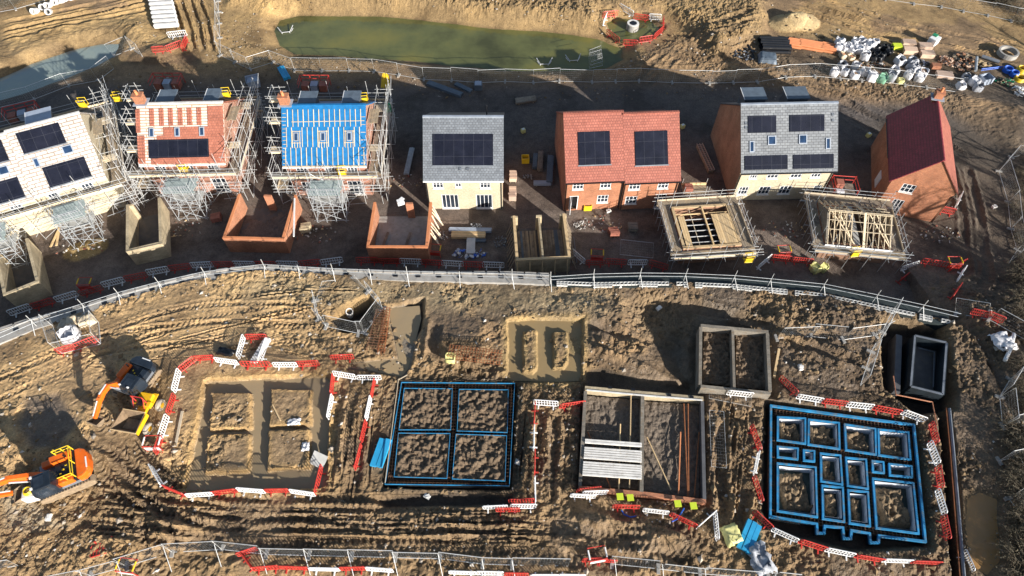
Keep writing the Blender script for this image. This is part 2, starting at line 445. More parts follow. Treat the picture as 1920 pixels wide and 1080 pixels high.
def seg_dist(px, py, pts, closed=True):
    d = np.full(px.shape, 1e9); n = len(pts)
    for i in range(n if closed else n - 1):
        ax, ay = pts[i]; bx, by = pts[(i + 1) % n]
        vx, vy = bx - ax, by - ay; L = vx * vx + vy * vy + 1e-12
        t = np.clip(((px - ax) * vx + (py - ay) * vy) / L, 0, 1)
        d = np.minimum(d, np.hypot(px - ax - t * vx, py - ay - t * vy))
    return d
def inpoly(px, py, pts):
    c = np.zeros(px.shape, bool); n = len(pts)
    for i in range(n):
        x1, y1 = pts[i]; x2, y2 = pts[(i + 1) % n]
        if y1 == y2: continue
        k = ((y1 > py) != (y2 > py)) & (px < (x2 - x1) * (py - y1) / (y2 - y1) + x1)
        c ^= k
    return c
def sdist(px, py, pts):
    """signed distance, positive inside"""
    d = seg_dist(px, py, pts); return np.where(inpoly(px, py, pts), d, -d)
def W2(pts, z): return [tuple(G(u, v, z)[:2]) for u, v in pts]
# ------------------------------------------------------------------ the ground: one sheet, with terrace, bunds, pond, trenches and ruts
WALL_N = [(-120, 660), (0, 617), (56, 599), (164, 572), (230, 550), (305, 530), (369, 514), (433, 503), (500, 499), (627, 505), (765, 510), (960, 511), (1030, 514), (1112, 515), (1198, 514), (1282, 514), (1373, 518), (1440, 524), (1462, 522 + 3), (1539, 533), (1637, 553), (1723, 572), (1781, 586)]
WALL_S = [(-120, 694), (0, 645), (69, 617), (164, 588), (230, 569), (305, 547), (389, 529), (440, 519), (500, 513), (627, 522), (765, 527), (960, 531), (1030, 534), (1112, 538), (1198, 536), (1282, 537), (1373, 541), (1440, 548), (1462, 550), (1539, 559), (1637, 579), (1723, 597), (1781, 609)]
wn_ = W2(WALL_N, TZ); ws_ = W2(WALL_S, TZ)
mid_ = [((a[0] + b[0]) / 2, (a[1] + b[1]) / 2) for a, b in zip(wn_, ws_)]

def axis(segs):
    out = [segs[0][0]]
    for a, b, st in segs:
        n = max(1, int(round((b - a) / st)))
        out += [a + (b - a) * (i + 1) / n for i in range(n)]
    return np.array(out)
gx = axis([(-600, -140, 40), (-140, -80, 3), (-80, -56, .4), (-56, -48, .2), (-48, 48, .105), (48, 56, .2), (56, 80, .4), (80, 140, 3), (140, 600, 40)])
gy = axis([(-300, -40, 30), (-40, 0, 2), (0, 9, .5), (9, 37, .105), (37, 64, .3), (64, 92, .19), (92, 120, 1), (120, 700, 40)])
X, Y = np.meshgrid(gx, gy)
NX, NY = len(gx), len(gy)
Z = np.zeros_like(X)

terr = mid_ + [(mid_[-1][0] + 3.5, mid_[-1][1] - 3.5), (150, 10), (150, -350), (-400, -350), (-400, mid_[0][1] - 60)]
TT = sstep(-0.05, 0.12, sdist(X, Y, terr))
east = sstep(43.5, 31.0, Y) * sstep(36, 43, X)            # the made ground falls away gently beyond the end of the wall
TT = np.where(X > 40, np.maximum(TT * sstep(44, 40.5, X), east), TT)
Z += TZ * TT

n_big = fbm(X, Y, 0.035, 4); n_mid = fbm(X + 50, Y, 0.16, 5, .55); n_clod = fbm(X, Y + 30, 0.62, 5, .62)
n_fine = fbm(X + 9, Y + 70, 1.9, 3, .6)
ridge = 1 - np.abs(2 * fbm(X + 300, Y, 0.5, 4, .6) - 1) * 2
# how rough: churned soil south of the wall, smooth hardcore by the houses
churn = 0.25 + 0.75 * sstep(0.38, 0.62, n_mid)
rough_mask = TT * 1.0
bund_n = W2([(425, 5), (530, 22), (620, 22), (760, 28), (860, 40), (960, 50), (1060, 58), (1130, 52), (1130, 20), (1245, 20), (1300, 62), (1340, 110), (1440, 60), (1440, 0), (1300, -30), (960, -30), (425, -40)], 0.5)
BN = sstep(-1.0, 2.0, sdist(X, Y, bund_n))
bund_e = W2([(1300, 60), (1160, 120), (1130, 135), (1300, 135), (1560, 190), (1760, 205), (1920, 300), (1920, 200), (1700, 150), (1500, 120), (1400, 60)], 0)
BE = sstep(-1.0, 1.5, sdist(X, Y, bund_e))
bund_w = W2([(60, 50), (190, 25), (260, 20), (310, 70), (290, 110), (210, 78), (120, 85), (30, 120), (-60, 160), (-60, 90)], 0.4)
BW = sstep(-0.8, 2.5, sdist(X, Y, bund_w))
Z += BN * (0.9 + 0.7 * n_mid) + BW * 0.9 * n_mid + BE * 0.4
amp = 0.05 + TT * (0.16 + 0.38 * churn) + 0.5 * BN + 0.3 * BE + 0.28 * BW
smooth_w = W2([(-80, 690), (180, 600), (420, 530), (600, 560), (600, 640), (420, 660), (330, 690), (200, 700), (-80, 800)], TZ)
SWM = sstep(-1.5, 2.5, sdist(X, Y, smooth_w))
amp = amp * (1 - 0.62 * SWM)
n_grit = fbm(X + 31, Y + 11, 2.6, 2, .6)
sharp = np.clip(1 - 2.6 * np.abs(fbm(X + 80, Y + 44, 1.15, 3, .6) - .5), 0, 1) ** 2
n_chip = fbm(X + 131, Y + 61, 4.1, 2, .6)
sharp2 = np.clip(1 - 2.4 * np.abs(fbm(X + 180, Y + 4, 2.3, 2, .6) - .5), 0, 1) ** 2
LEFTM = sstep(8, -14, X + 16 * (n_mid - .5)) * TT
amp = amp * (.8 - .34 * LEFTM)
N_ = amp * ((n_clod - .5) * .85 + (n_fine - .5) * .75 + .62 * (n_grit - .5) * (.3 + churn) + .36 * (n_chip - .5) * (.4 + churn) - .26 * sharp * (.35 + churn) - .2 * sharp2 * (.3 + churn))
Z += N_
Z += 0.16 * (TT + BN) * np.clip(ridge, -1, 1) * churn * (1 - .5 * SWM) + (n_big - .5) * (0.5 * TT + .35)

# colour of the soil (what it is made of, some shade painted in), alpha = wetness
def C3(c): return np.array(c)[None, None, :]
CLAY, MIDM, DARKM, GRAV, SANDY = C3((0.49, 0.33, 0.165)), C3((0.24, 0.16, 0.088)), C3((0.105, 0.078, 0.055)), C3((0.135, 0.104, 0.086)), C3((0.335, 0.225, 0.105))
def lay(col, c, w): return col * (1 - w[..., None]) + c * w[..., None]
col = np.zeros(X.shape + (3,)) + GRAV
wet = np.zeros_like(X)
col = lay(col, C3((0.175, 0.14, 0.118)), sstep(.4, .65, n_mid) * sstep(60, 48, Y))
col = lay(col, C3((0.105, 0.09, 0.083)), sstep(53, 56, Y) * sstep(72, 66, Y))       # compacted dark stone of the back road
col = lay(col, MIDM, sstep(67, 72, Y))
col = lay(col, SANDY, sstep(70, 76, Y) * sstep(.42, .5, n_mid + .06))
col = lay(col, MIDM, np.clip(BE, 0, 1) * .9)
col = lay(col, C3((0.255, 0.175, 0.085)), BN)
col = lay(col, C3((0.12, 0.09, 0.06)), sstep(-1, 2, sdist(X, Y, W2([(1410, 62), (1560, 70), (1760, 90), (1930, 110), (1930, 200), (1760, 185), (1540, 160), (1400, 125)], 0))) * .8)
col = lay(col, C3((0.27, 0.19, 0.095)), BW * .8)
col = lay(col, C3((0.36, 0.245, 0.11)), sstep(0, 3, sdist(X, Y, W2([(0, 45), (250, 0), (600, -20), (600, 20), (440, 60), (280, 100), (210, 60), (0, 110)], 0))) * .75)
left = sstep(-6, -22, X + 14 * (n_mid - .5))
tcol = MIDM * np.ones(X.shape + (1,))
tcol = lay(tcol, CLAY, left)
tcol = lay(tcol, C3((0.135, 0.096, 0.062)), sstep(8, 22, X + 10 * (n_mid - .5)) * .85)
tcol = lay(tcol, C3((0.29, 0.20, 0.105)), sstep(.5, .62, n_mid) * .5)
tcol = lay(tcol, DARKM, sstep(.52, .40, n_mid) * .8 * (1 - .55 * SWM) * (1 - .4 * left))
tcol = lay(tcol, C3((0.30, 0.235, 0.14)), sstep(2.6, 0.2, np.abs(sdist(X, Y, ws_ + [(60, -40), (-60, -40)]) - 1.6)) * sstep(-30, -22, X) * sstep(12, 6, X) * .75)
tcol = lay(tcol, C3((0.18, 0.122, 0.068)), sstep(-15, -9, X) * sstep(28.5, 25.5, Y + 3 * (n_mid - .5)) * .75)
tcol = lay(tcol, C3((0.235, 0.158, 0.083)), sstep(19, 15.5, Y + 4 * (n_mid - .5)) * .7)
tcol = lay(tcol, C3((0.115, 0.083, 0.056)), sstep(22, 30, X) * .6)
col = col * (1 - TT[..., None]) + tcol * TT[..., None]
col = lay(col, C3((0.10, 0.077, 0.055)), sstep(41, 47, X) * sstep(66, 58, Y) * .8)
wet += .9 * sstep(.48, .38, n_mid) * TT

# ---- ruts and tracks
def track(pts, w=.28, depth=.16, z=TZ, tread=True, gauge=0.0, dark=.25, press=.75):
    global Z, col
    P = np.array(W2(pts, z))
    # smooth polyline
    for _ in range(2):
        Q = [P[0]]
        for a, b in zip(P[:-1], P[1:]): Q += [a * .75 + b * .25, a * .25 + b * .75]
        P = np.array(Q + [P[-1]])
    sides = (-gauge / 2, gauge / 2) if gauge else (0,)
    for off in sides:
        T = np.gradient(P, axis=0); T /= np.linalg.norm(T, axis=1)[:, None] + 1e-9
        L = P + np.stack([-T[:, 1], T[:, 0]], 1) * off
        m = 2.5 * w + .4
        ix = np.where((gx > L[:, 0].min() - m) & (gx < L[:, 0].max() + m))[0]; iy = np.where((gy > L[:, 1].min() - m) & (gy < L[:, 1].max() + m))[0]
        if not len(ix) or not len(iy): continue
        sl = (slice(iy[0], iy[-1] + 1), slice(ix[0], ix[-1] + 1)); x, y = X[sl], Y[sl]
        d = np.full(x.shape, 1e9); s = np.zeros(x.shape); acc = 0.0
        for a, b in zip(L[:-1], L[1:]):
            v = b - a; l = np.hypot(*v) + 1e-9; t = np.clip(((x - a[0]) * v[0] + (y - a[1]) * v[1]) / l / l, 0, 1)
            e = np.hypot(x - a[0] - t * v[0], y - a[1] - t * v[1]); k = e < d
            d = np.where(k, e, d); s = np.where(k, acc + t * l, s); acc += l
        fade = sstep(0, 1.5, s) * sstep(acc, acc - 1.5, s) * sstep(.24, .56, n_mid[sl] * .6 + n_clod[sl] * .42)
        d = np.abs(d + w * .7 * (n_clod[sl] - .5) + .5 * w * (n_fine[sl] - .5)); inn = np.exp(-(d / w) ** 4); rim = np.exp(-((d - 1.55 * w) / (.45 * w)) ** 2)
        Z[sl] += fade * (-depth * inn + .75 * depth * rim * (.4 + 1.1 * n_clod[sl])) - press * inn * fade * N_[sl]
        if tread: Z[sl] += .05 * inn * fade * np.clip(1.6 * np.sin(s * 2 * math.pi / .46 + 7 * d / w * .35), -1, 1)
        col[sl] = lay(col[sl], DARKM * 1.5, inn * fade * dark)
for pts in ([(-40, 745), (150, 665), (300, 605), (420, 585), (590, 590)], [(150, 655), (300, 630), (440, 620)]):
    track(pts, .22, .09, gauge=2.0, dark=.1)
for pts in ([(330, 640), (480, 600), (600, 575)], [(300, 660), (450, 625)], [(460, 560), (580, 545), (680, 545)]):
    track(pts, .1, .22, tread=False)
_tr = random.Random(4)
for k in range(40):          # thin creases left by wheels and tracks, following the curve of the wall
    u0 = _tr.uniform(-20, 560); L = _tr.uniform(30, 130); base = _tr.uniform(0, 1); sl_ = _tr.gauss(0, .22)
    def yy(u): return 640 - .33 * u + .00022 * u * u + 30 + base * (130 + .05 * u)
    track([(u0 + L * t, yy(u0 + L * t) + sl_ * L * t + _tr.uniform(-6, 6)) for t in (0, .35, .7, 1)], _tr.choice((.07, .09, .12)), _tr.uniform(.04, .11), tread=False, dark=.2, press=.3)
for k in range(26):
    u0 = _tr.uniform(150, 900); v0 = _tr.uniform(945, 1015); L = _tr.uniform(80, 240)
    track([(u0 + L * t, v0 + (u0 + L * t - 400) * .012 + _tr.uniform(-2.5, 2.5)) for t in (0, .35, .7, 1)], _tr.choice((.07, .1, .13)), _tr.uniform(.08, .18), tread=False, dark=.35, press=.3)
for k in range(26):
    u0 = _tr.choice((645, 660, 700, 980, 1010, 1035, 1345, 1365, 1385, 1400)) + _tr.uniform(-12, 12); v0 = _tr.uniform(730, 860); L = _tr.uniform(60, 150)
    track([(u0 - .1 * L * t, v0 + L * t) for t in (0, .5, 1)], _tr.choice((.08, .12, .16)), _tr.uniform(.1, .22), tread=False, dark=.35, press=.3)
for pts in ([(0, 720), (160, 650), (330, 590), (560, 550)], [(60, 740), (170, 705), (210, 660)], [(300, 690), (420, 640), (560, 620), (680, 640)], [(200, 830), (215, 900), (260, 960), (380, 985)], [(225, 820), (240, 900), (300, 960)], [(250, 815), (262, 880), (320, 940), (420, 952)], [(330, 960), (560, 962), (900, 975)], [(330, 995), (560, 996), (900, 998)], [(160, 960), (260, 1010), (300, 1080)], [(1050, 985), (1180, 1010), (1320, 1000)]):
    track(pts, .3, .05, gauge=1.7, dark=.1, press=.95)
for pts in ([(130, 840), (190, 870), (280, 930), (400, 960), (560, 965), (800, 962), (960, 970)], [(150, 950), (300, 965), (450, 985), (700, 985), (960, 990)], [(170, 960), (330, 990), (560, 1005), (800, 1003), (1000, 1003)], [(190, 740), (235, 830), (270, 900), (350, 950), (520, 975)]):
    track(pts, .3, .2, gauge=2.2, dark=.35)
for pts in ([(230, 830), (255, 880), (330, 945)], [(180, 690), (230, 790), (290, 910)], [(205, 850), (290, 1000), (350, 1080)], [(290, 950), (300, 1010), (310, 1080)], [(330, 980), (420, 1000), (600, 1000)], [(400, 1040), (500, 985), (640, 1000)]):
    track(pts, .3, .2, gauge=1.9, dark=.3)
for pts in ([(640, 735), (630, 800), (625, 900)], [(665, 725), (655, 800), (650, 890)], [(690, 735), (670, 840), (660, 930)], [(980, 770), (975, 860), (960, 930)], [(1355, 780), (1350, 880), (1360, 990)], [(1400, 900), (1385, 1000)], [(1040, 770), (1035, 870), (1030, 940)], [(1015, 760), (1012, 940)]):
    track(pts, .42, .32, tread=True, dark=.45)
for pts in ([(800, 640), (850, 700)], [(1100, 600), (1190, 640)], [(1090, 660), (1180, 690), (1250, 720)], [(820, 590), (810, 680)], [(1280, 560), (1420, 600), (1560, 640)], [(1240, 600), (1300, 640)], [(1480, 640), (1620, 690)]):
    track(pts, .5, .36, tread=False, dark=.4)
for pts in ([(1060, 960), (1150, 985), (1260, 1000), (1330, 1060)], [(1000, 1010), (1150, 1030), (1300, 1010)]):
    track(pts, .5, .25, gauge=2.0)
for u in (340, 356, 374, 392):
    track([(u - 20, -5), (u, 50), (u + 8, 98)], .3, .34, z=0, tread=False, dark=.3)
for pts in ([(0, 52), (120, 30), (280, -5)], [(0, 68), (140, 42), (300, 5)], [(1500, -5), (1620, 35), (1760, 70), (1920, 95)], [(1480, 10), (1640, 58), (1800, 85), (1920, 110)], [(1440, 150), (1620, 190), (1800, 300)], [(1560, 190), (1680, 260)]):
    track(pts, .45, .2, z=0, gauge=2.2, tread=False)
for pts in ([(1800, 300), (1830, 400), (1830, 520), (1790, 560)], [(1250, 60), (1340, 90), (1410, 60)], [(1200, 150), (1260, 100)], [(1290, 80), (1420, 30)]):
    track(pts, .4, .2, z=0.5, tread=False, gauge=1.8)

# ---- diggings
def carve(px, z, floor, soft=.25, colour=None, edge=None, holes=(), rough=.03, keep=(), wetv=0.0):
    """cut a digging down to `floor`; holes are islands of soil left standing"""
    global Z, col, wet
    S = sdist(X, Y, W2(px, z))
    for h in holes: S = np.minimum(S, -sdist(X, Y, W2(h, z)))
    S = S + .22 * (n_fine - .5) + .12 * (n_clod - .5)
    k = sstep(-soft, soft, S)
    Z = Z * (1 - k) + (floor + rough * (n_clod - .5) * 2) * k
    if edge is not None: col = lay(col, C3(edge), np.exp(-((S + .1) / (.45)) ** 2) * .8)
    if colour is not None:
        kk = sstep(-.02, .2, S); col = lay(col, C3(colour), kk); wet = wet * (1 - kk) + wetv * kk
# footing A: flooded concrete strips round four islands
ISL_A = [[(398, 737), (470, 735), (471, 802), (392, 805)], [(508, 729), (583, 729), (583, 795), (504, 798)], [(391, 814), (470, 812), (468, 884), (382, 888)], [(503, 806), (581, 803), (579, 876), (500, 880)]]
A_OUT = [(384, 716), (396, 710), (612, 702), (620, 712), (612, 908), (600, 914), (344, 918), (352, 880)]
carve(A_OUT, TZ, TZ - .52, .1, (0.25, 0.22, 0.175), (0.40, 0.26, 0.11), ISL_A, .012, wetv=.75)
TANK = [(A_OUT, TZ - .47, 'slurry')]
for i in ISL_A:
    k = sstep(0, .5, sdist(X, Y, W2(i, TZ))); col = lay(col, C3((0.25, 0.175, 0.10)), k * .7)
# footing E
ISL_E = [[(981, 617), (1007, 616), (1008, 690), (998, 697), (980, 694)], [(1037, 620), (1064, 618), (1066, 676), (1058, 688), (1037, 688)]]
carve([(952, 598), (1000, 594), (1094, 596), (1093, 640), (1092, 712), (1050, 714), (952, 712)], TZ, TZ - .62, .12, (0.26, 0.20, 0.10), (0.36, 0.25, 0.11), ISL_E, .02, wetv=.6)
TANK.append(([(952, 598), (1000, 594), (1094, 596), (1093, 640), (1092, 712), (1050, 714), (952, 712)], TZ - .56, 'slurry_olive'))
carve([(1098, 690), (1130, 682), (1200, 705), (1300, 715), (1310, 738), (1098, 722)], TZ, TZ - .7, .4, (0.10, 0.075, 0.05), None, (), .08)
# wet slab strip between the pit and the flooded footing
carve([(722, 572), (790, 566), (792, 600), (768, 690), (756, 706), (690, 694), (650, 690), (655, 676), (742, 668)], TZ, TZ - .4, .2, (0.23, 0.195, 0.15), (0.28, 0.19, 0.1), (), .03, wetv=.5)
TANK.append(([(728, 580), (786, 575), (788, 600), (764, 690), (752, 704), (690, 692), (655, 688), (660, 678), (746, 670)], TZ - .36, 'slurry'))
carve([(764, 566), (792, 560), (790, 612), (772, 640), (752, 610)], TZ, TZ - .8, .3, (0.09, 0.075, 0.06))
# open manhole pit inside its ring of fence panels
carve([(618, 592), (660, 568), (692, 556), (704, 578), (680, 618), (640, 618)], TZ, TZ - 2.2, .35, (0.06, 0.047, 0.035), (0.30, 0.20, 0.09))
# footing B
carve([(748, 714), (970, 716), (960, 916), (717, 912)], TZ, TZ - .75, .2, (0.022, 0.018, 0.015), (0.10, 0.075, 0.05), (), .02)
carve([(700, 932), (800, 920), (965, 922), (962, 944), (720, 950)], TZ, TZ - .8, .4, (0.06, 0.045, 0.033), None, (), .12)
# footing C
carve([(1094, 718), (1322, 742), (1326, 944), (1084, 918)], TZ, TZ - .75, .2, (0.17, 0.135, 0.10), (0.13, 0.09, 0.06), (), .05)
# footing D
carve([(1438, 752), (1724, 788), (1748, 1022), (1600, 1028), (1434, 984)], TZ, TZ - .95, .35, (0.06, 0.045, 0.032), (0.12, 0.085, 0.05), (), .04)
# pits of the two block boxes
carve([(1303, 600), (1452, 615), (1456, 745), (1300, 730)], TZ, TZ - .5, .5, (0.12, 0.085, 0.055), None, (), .1)
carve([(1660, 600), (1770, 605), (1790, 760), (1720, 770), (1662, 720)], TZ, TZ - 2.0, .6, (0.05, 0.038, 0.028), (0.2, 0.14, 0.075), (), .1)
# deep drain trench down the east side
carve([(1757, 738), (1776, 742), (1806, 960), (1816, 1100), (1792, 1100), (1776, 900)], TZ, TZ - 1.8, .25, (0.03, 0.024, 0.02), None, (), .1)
# ground north-west of the raised block box, lowered and darkened along its shadow outline
LOW = sstep(-1.5, 1.8, sdist(X, Y, W2([(1185, 548), (1320, 556), (1445, 575), (1445, 606), (1308, 606), (1306, 728), (1262, 700), (1225, 640), (1185, 600)], TZ)))
Z -= 1.15 * LOW; col = lay(col, C3((0.15, 0.115, 0.075)), LOW * .6)
# wet dip by the digger, the digger's shadow painted dark into it
DIP = sstep(-.3, .5, sdist(X, Y, W2([(45, 742), (110, 735), (150, 790), (110, 840), (60, 845), (35, 800)], TZ)) + .5 * (n_clod - .5))
col = lay(col, C3((0.10, 0.085, 0.075)), DIP * .8); wet = np.maximum(wet, DIP * .7); Z -= .15 * DIP
DIP2 = sstep(-.3, .6, sdist(X, Y, W2([(0, 930), (50, 915), (90, 960), (130, 985), (60, 1000), (0, 990)], TZ)))
col = lay(col, C3((0.30, 0.255, 0.185)), DIP2 * .7)
# spoil and banks
def heap(u, v, z, rx, ry, h, rot=0, c=None, rough=.3):
    global Z, col
    p = G(u, v, z); dx, dy = X - p.x, Y - p.y
    a = dx * math.cos(rot) + dy * math.sin(rot); b = -dx * math.sin(rot) + dy * math.cos(rot)
    q = np.hypot(a / rx, b / ry) + .5 * (n_mid - .5)
    k = np.clip(1 - q, 0, 1) ** .9
    Z += h * k * (1 - rough + 2 * rough * n_clod)
    if c is not None: col = lay(col, C3(c), sstep(0, .15, k))
heap(1475, 45, 0, 2.6, 2.0, 1.3, .3, (0.42, 0.31, 0.16), .12)
heap(1505, 42, 0, 2.6, 2.2, 1.2, .3, (0.46, 0.35, 0.19), .08)
heap(160, 468, 0, 2.2, 1.3, .45, .3, (0.40, 0.28, 0.12), .2)
heap(1420, 590, TZ, 7, 2.5, .5, -.2); heap(1150, 590, TZ, 6, 1.6, .6, -.3); heap(1560, 590, TZ, 6, 2, .5, -.2); heap(850, 640, TZ, 5, 3, .3)
heap(1570, 690, TZ, 5, 3.5, .5); heap(1160, 655, TZ, 5, 1.8, .35, -.2); heap(25, 840, TZ, 3.5, 2.5, .5); heap(230, 1010, TZ, 6, 2.5, .45, .2)
heap(330, 1005, TZ, 2.5, 2.2, .5); heap(1240, 1010, TZ, 4, 2, .45); heap(1110, 985, TZ, 2.4, 1.6, .5); heap(650, 820, TZ, 1.6, 6, .35); heap(500, 1060, TZ, 14, 1.2, .25)
heap(300, 100, 0, 4, 2, .7, .3); heap(255, 60, 0, 3, 3, .5)

# ---- pond, ditch, manhole pool: bank down to below the water
POND = [(518, 58), (528, 40), (560, 32), (620, 31), (700, 33), (790, 39), (860, 48), (920, 55), (1000, 60), (1060, 66), (1110, 74), (1162, 92), (1164, 110), (1130, 126), (1060, 131), (940, 130), (860, 124), (760, 112), (640, 103), (560, 101), (530, 84)]
DITCH = [(-60, 172), (0, 150), (60, 122), (130, 97), (190, 84), (222, 84), (214, 104), (180, 122), (120, 146), (60, 168), (0, 186), (-60, 205)]
POOL = [(1142, 44), (1160, 36), (1218, 40), (1236, 54), (1224, 68), (1180, 80), (1152, 70)]
def basin(px, zw, bank):
    global Z, col
    S = sdist(X, Y, W2(px, zw)) + .7 * (n_mid - .5)
    Z = np.where(S > -bank, Z * sstep(0, 1, np.clip(-S / bank, 0, 1)) + (zw - .04 - .3 * np.clip(S, 0, 3)) * (1 - sstep(0, 1, np.clip(-S / bank, 0, 1))), Z)
    col = lay(col, C3((0.16, 0.115, 0.055)), sstep(-.7, .1, S) * .7)
basin(POND, -1.0, 2.6); basin(DITCH, -.8, 2.0); basin(POOL, -.5, 1.2)
PUD = [(1816, 938), (1836, 925), (1866, 938), (1870, 1050), (1850, 1075), (1826, 1060), (1818, 990)]
basin(PUD, TZ - .45, .8)

wetA = np.clip(wet, 0, 1)
verts = np.stack([X, Y, Z], -1).reshape(-1, 3)
ii = np.arange((NY - 1) * (NX - 1)); r, c = ii // (NX - 1), ii % (NX - 1)
k0 = r * NX + c
quads = np.stack([k0, k0 + 1, k0 + NX + 1, k0 + NX], 1)
me = bpy.data.meshes.new('ground')
me.vertices.add(len(verts)); me.vertices.foreach_set('co', verts.ravel())
me.loops.add(quads.size); me.loops.foreach_set('vertex_index', quads.ravel())
me.polygons.add(len(quads)); me.polygons.foreach_set('loop_start', np.arange(len(quads)) * 4); me.polygons.foreach_set('loop_total', np.full(len(quads), 4))
me.update(calc_edges=True)
me.polygons.foreach_set('use_smooth', np.zeros(len(quads), bool))
ca = me.color_attributes.new('soil', 'FLOAT_COLOR', 'POINT')
ca.data.foreach_set('color', np.concatenate([np.clip(col, 0, 1), wetA[..., None]], -1).ravel())
me.materials.append(M['ground'])
put('ground', me)['kind'] = 'structure'

def gz(x, y):
    i = min(max(int(np.searchsorted(gx, x)) - 1, 0), NX - 2); j = min(max(int(np.searchsorted(gy, y)) - 1, 0), NY - 2)
    return float(max(Z[j, i], Z[j, i + 1], Z[j + 1, i], Z[j + 1, i + 1]) * .5 + Z[j:j + 2, i:i + 2].mean() * .5)
def GP(u, v):
    """the ground under a point of the picture"""
    z = TZ if v > 560 else 0.0
    for _ in range(4):
        p = G(u, v, z); z = gz(p.x, p.y)
    return Vector((p.x, p.y, z))
def water(name, px, z, m, grow):
    c = np.mean(px, axis=0); pts = W2(px, z); cx = sum(p[0] for p in pts) / len(pts); cy = sum(p[1] for p in pts) / len(pts)
    b = MB(); b.poly([(p[0] + (p[0] - cx) / max(1e-3, math.hypot(p[0] - cx, p[1] - cy)) * grow, p[1] + (p[1] - cy) / max(1e-3, math.hypot(p[0] - cx, p[1] - cy)) * grow, z) for p in pts])
    b.build(name, m)['kind'] = 'structure'
water('pond_water', POND, -1.0, 'pond', .8)
water('ditch_water', DITCH, -.8, 'stream', .6)
water('pool_water', POOL, -.5, 'pond', .5)
water('puddle_water', PUD, TZ - .45, 'puddle', .4)
for px_, z_, m_ in TANK: water('trench_water', px_, z_, m_, .12)
for i_, (px_, dz_) in enumerate(()): pass

# loose stones and lumps of clay over the churned ground
def rubble(n, seed):
    rg = np.random.RandomState(seed); b_v, b_f, b_m = [], [], []
    base = np.array([(1, 0, 0), (-1, 0, 0), (0, 1, 0), (0, -1, 0), (0, 0, 1), (0, 0, -.6)], float)
    tri = [(0, 2, 4), (2, 1, 4), (1, 3, 4), (3, 0, 4), (2, 0, 5), (1, 2, 5), (3, 1, 5), (0, 3, 5)]
    cnt = 0
    while cnt < n:
        x = rg.uniform(-52, 52); y = rg.choice([rg.uniform(10, 36), rg.uniform(66, 88)], p=[.72, .28])
        i = min(int(np.searchsorted(gx, x)), NX - 1); j = min(int(np.searchsorted(gy, y)), NY - 1)
        if n_mid[j, i] < rg.uniform(.3, .62) or Z[j, i] < -.6 or (Y[j, i] < 36 and Z[j, i] < TZ - .5): continue
        s = min(.26, .045 + rg.exponential(.045)); k = len(b_v)
        q = base * s * rg.uniform(.6, 1.3, (6, 3)) * np.array([1.2, 1, .75]); a = rg.uniform(0, 6.28)
        q = np.stack([q[:, 0] * math.cos(a) - q[:, 1] * math.sin(a), q[:, 0] * math.sin(a) + q[:, 1] * math.cos(a), q[:, 2]], 1) + (x, y, Z[j, i] + s * .2)
        b_v += q.tolist(); b_f += [tuple(k + t for t in f) for f in tri]; b_m += [0 if rg.rand() < .8 else (1 if rg.rand() < .85 else 2)] * 8
        cnt += 1
    me = bpy.data.meshes.new('rubble'); me.from_pydata(b_v, [], b_f)
    for m in ('clod_a', 'clod_b', 'clod_c'): me.materials.append(M[m])
    me.polygons.foreach_set('material_index', b_m); me.update()
    put('rubble', me)['kind'] = 'stuff'
M['clod_a'] = flat('clay_lump', (0.20, 0.135, 0.07), .95, var=.5, scale=.3); M['clod_b'] = flat('stone_lump', (0.36, 0.31, 0.25), .9, var=.4, scale=.5); M['clod_c'] = flat('pale_stone', (0.52, 0.48, 0.43), .9, var=.3, scale=.5)
rubble(11000, 3)
# ------------------------------------------------------------------ houses
def wall_panel(b, x0, x1, z0, z1, y, holes, reveal=.12, gable=None, flip=1):
    """a wall in the plane y with openings cut through it and reveals going inwards (flip = which way is in)"""
    xs = sorted({x0, x1, *[h[0] for h in holes], *[h[1] for h in holes]}); zs = sorted({z0, z1, *[h[2] for h in holes], *[h[3] for h in holes]})
    for i in range(len(xs) - 1):
        for j in range(len(zs) - 1):
            cx, cz = (xs[i] + xs[i + 1]) / 2, (zs[j] + zs[j + 1]) / 2
            if any(h[0] < cx < h[1] and h[2] < cz < h[3] for h in holes): continue
            q = [(xs[i], y, zs[j]), (xs[i + 1], y, zs[j]), (xs[i + 1], y, zs[j + 1]), (xs[i], y, zs[j + 1])]
            b.poly(q if flip > 0 else q[::-1])
    for a, c, d, e in holes:
        yi = y + reveal * flip
        for q in ([(a, y, d), (a, y, e), (a, yi, e), (a, yi, d)], [(c, y, e), (c, y, d), (c, yi, d), (c, yi, e)], [(a, y, e), (c, y, e), (c, yi, e), (a, yi, e)], [(c, y, d), (a, y, d), (a, yi, d), (c, yi, d)]):
            b.poly(q if flip > 0 else q[::-1])
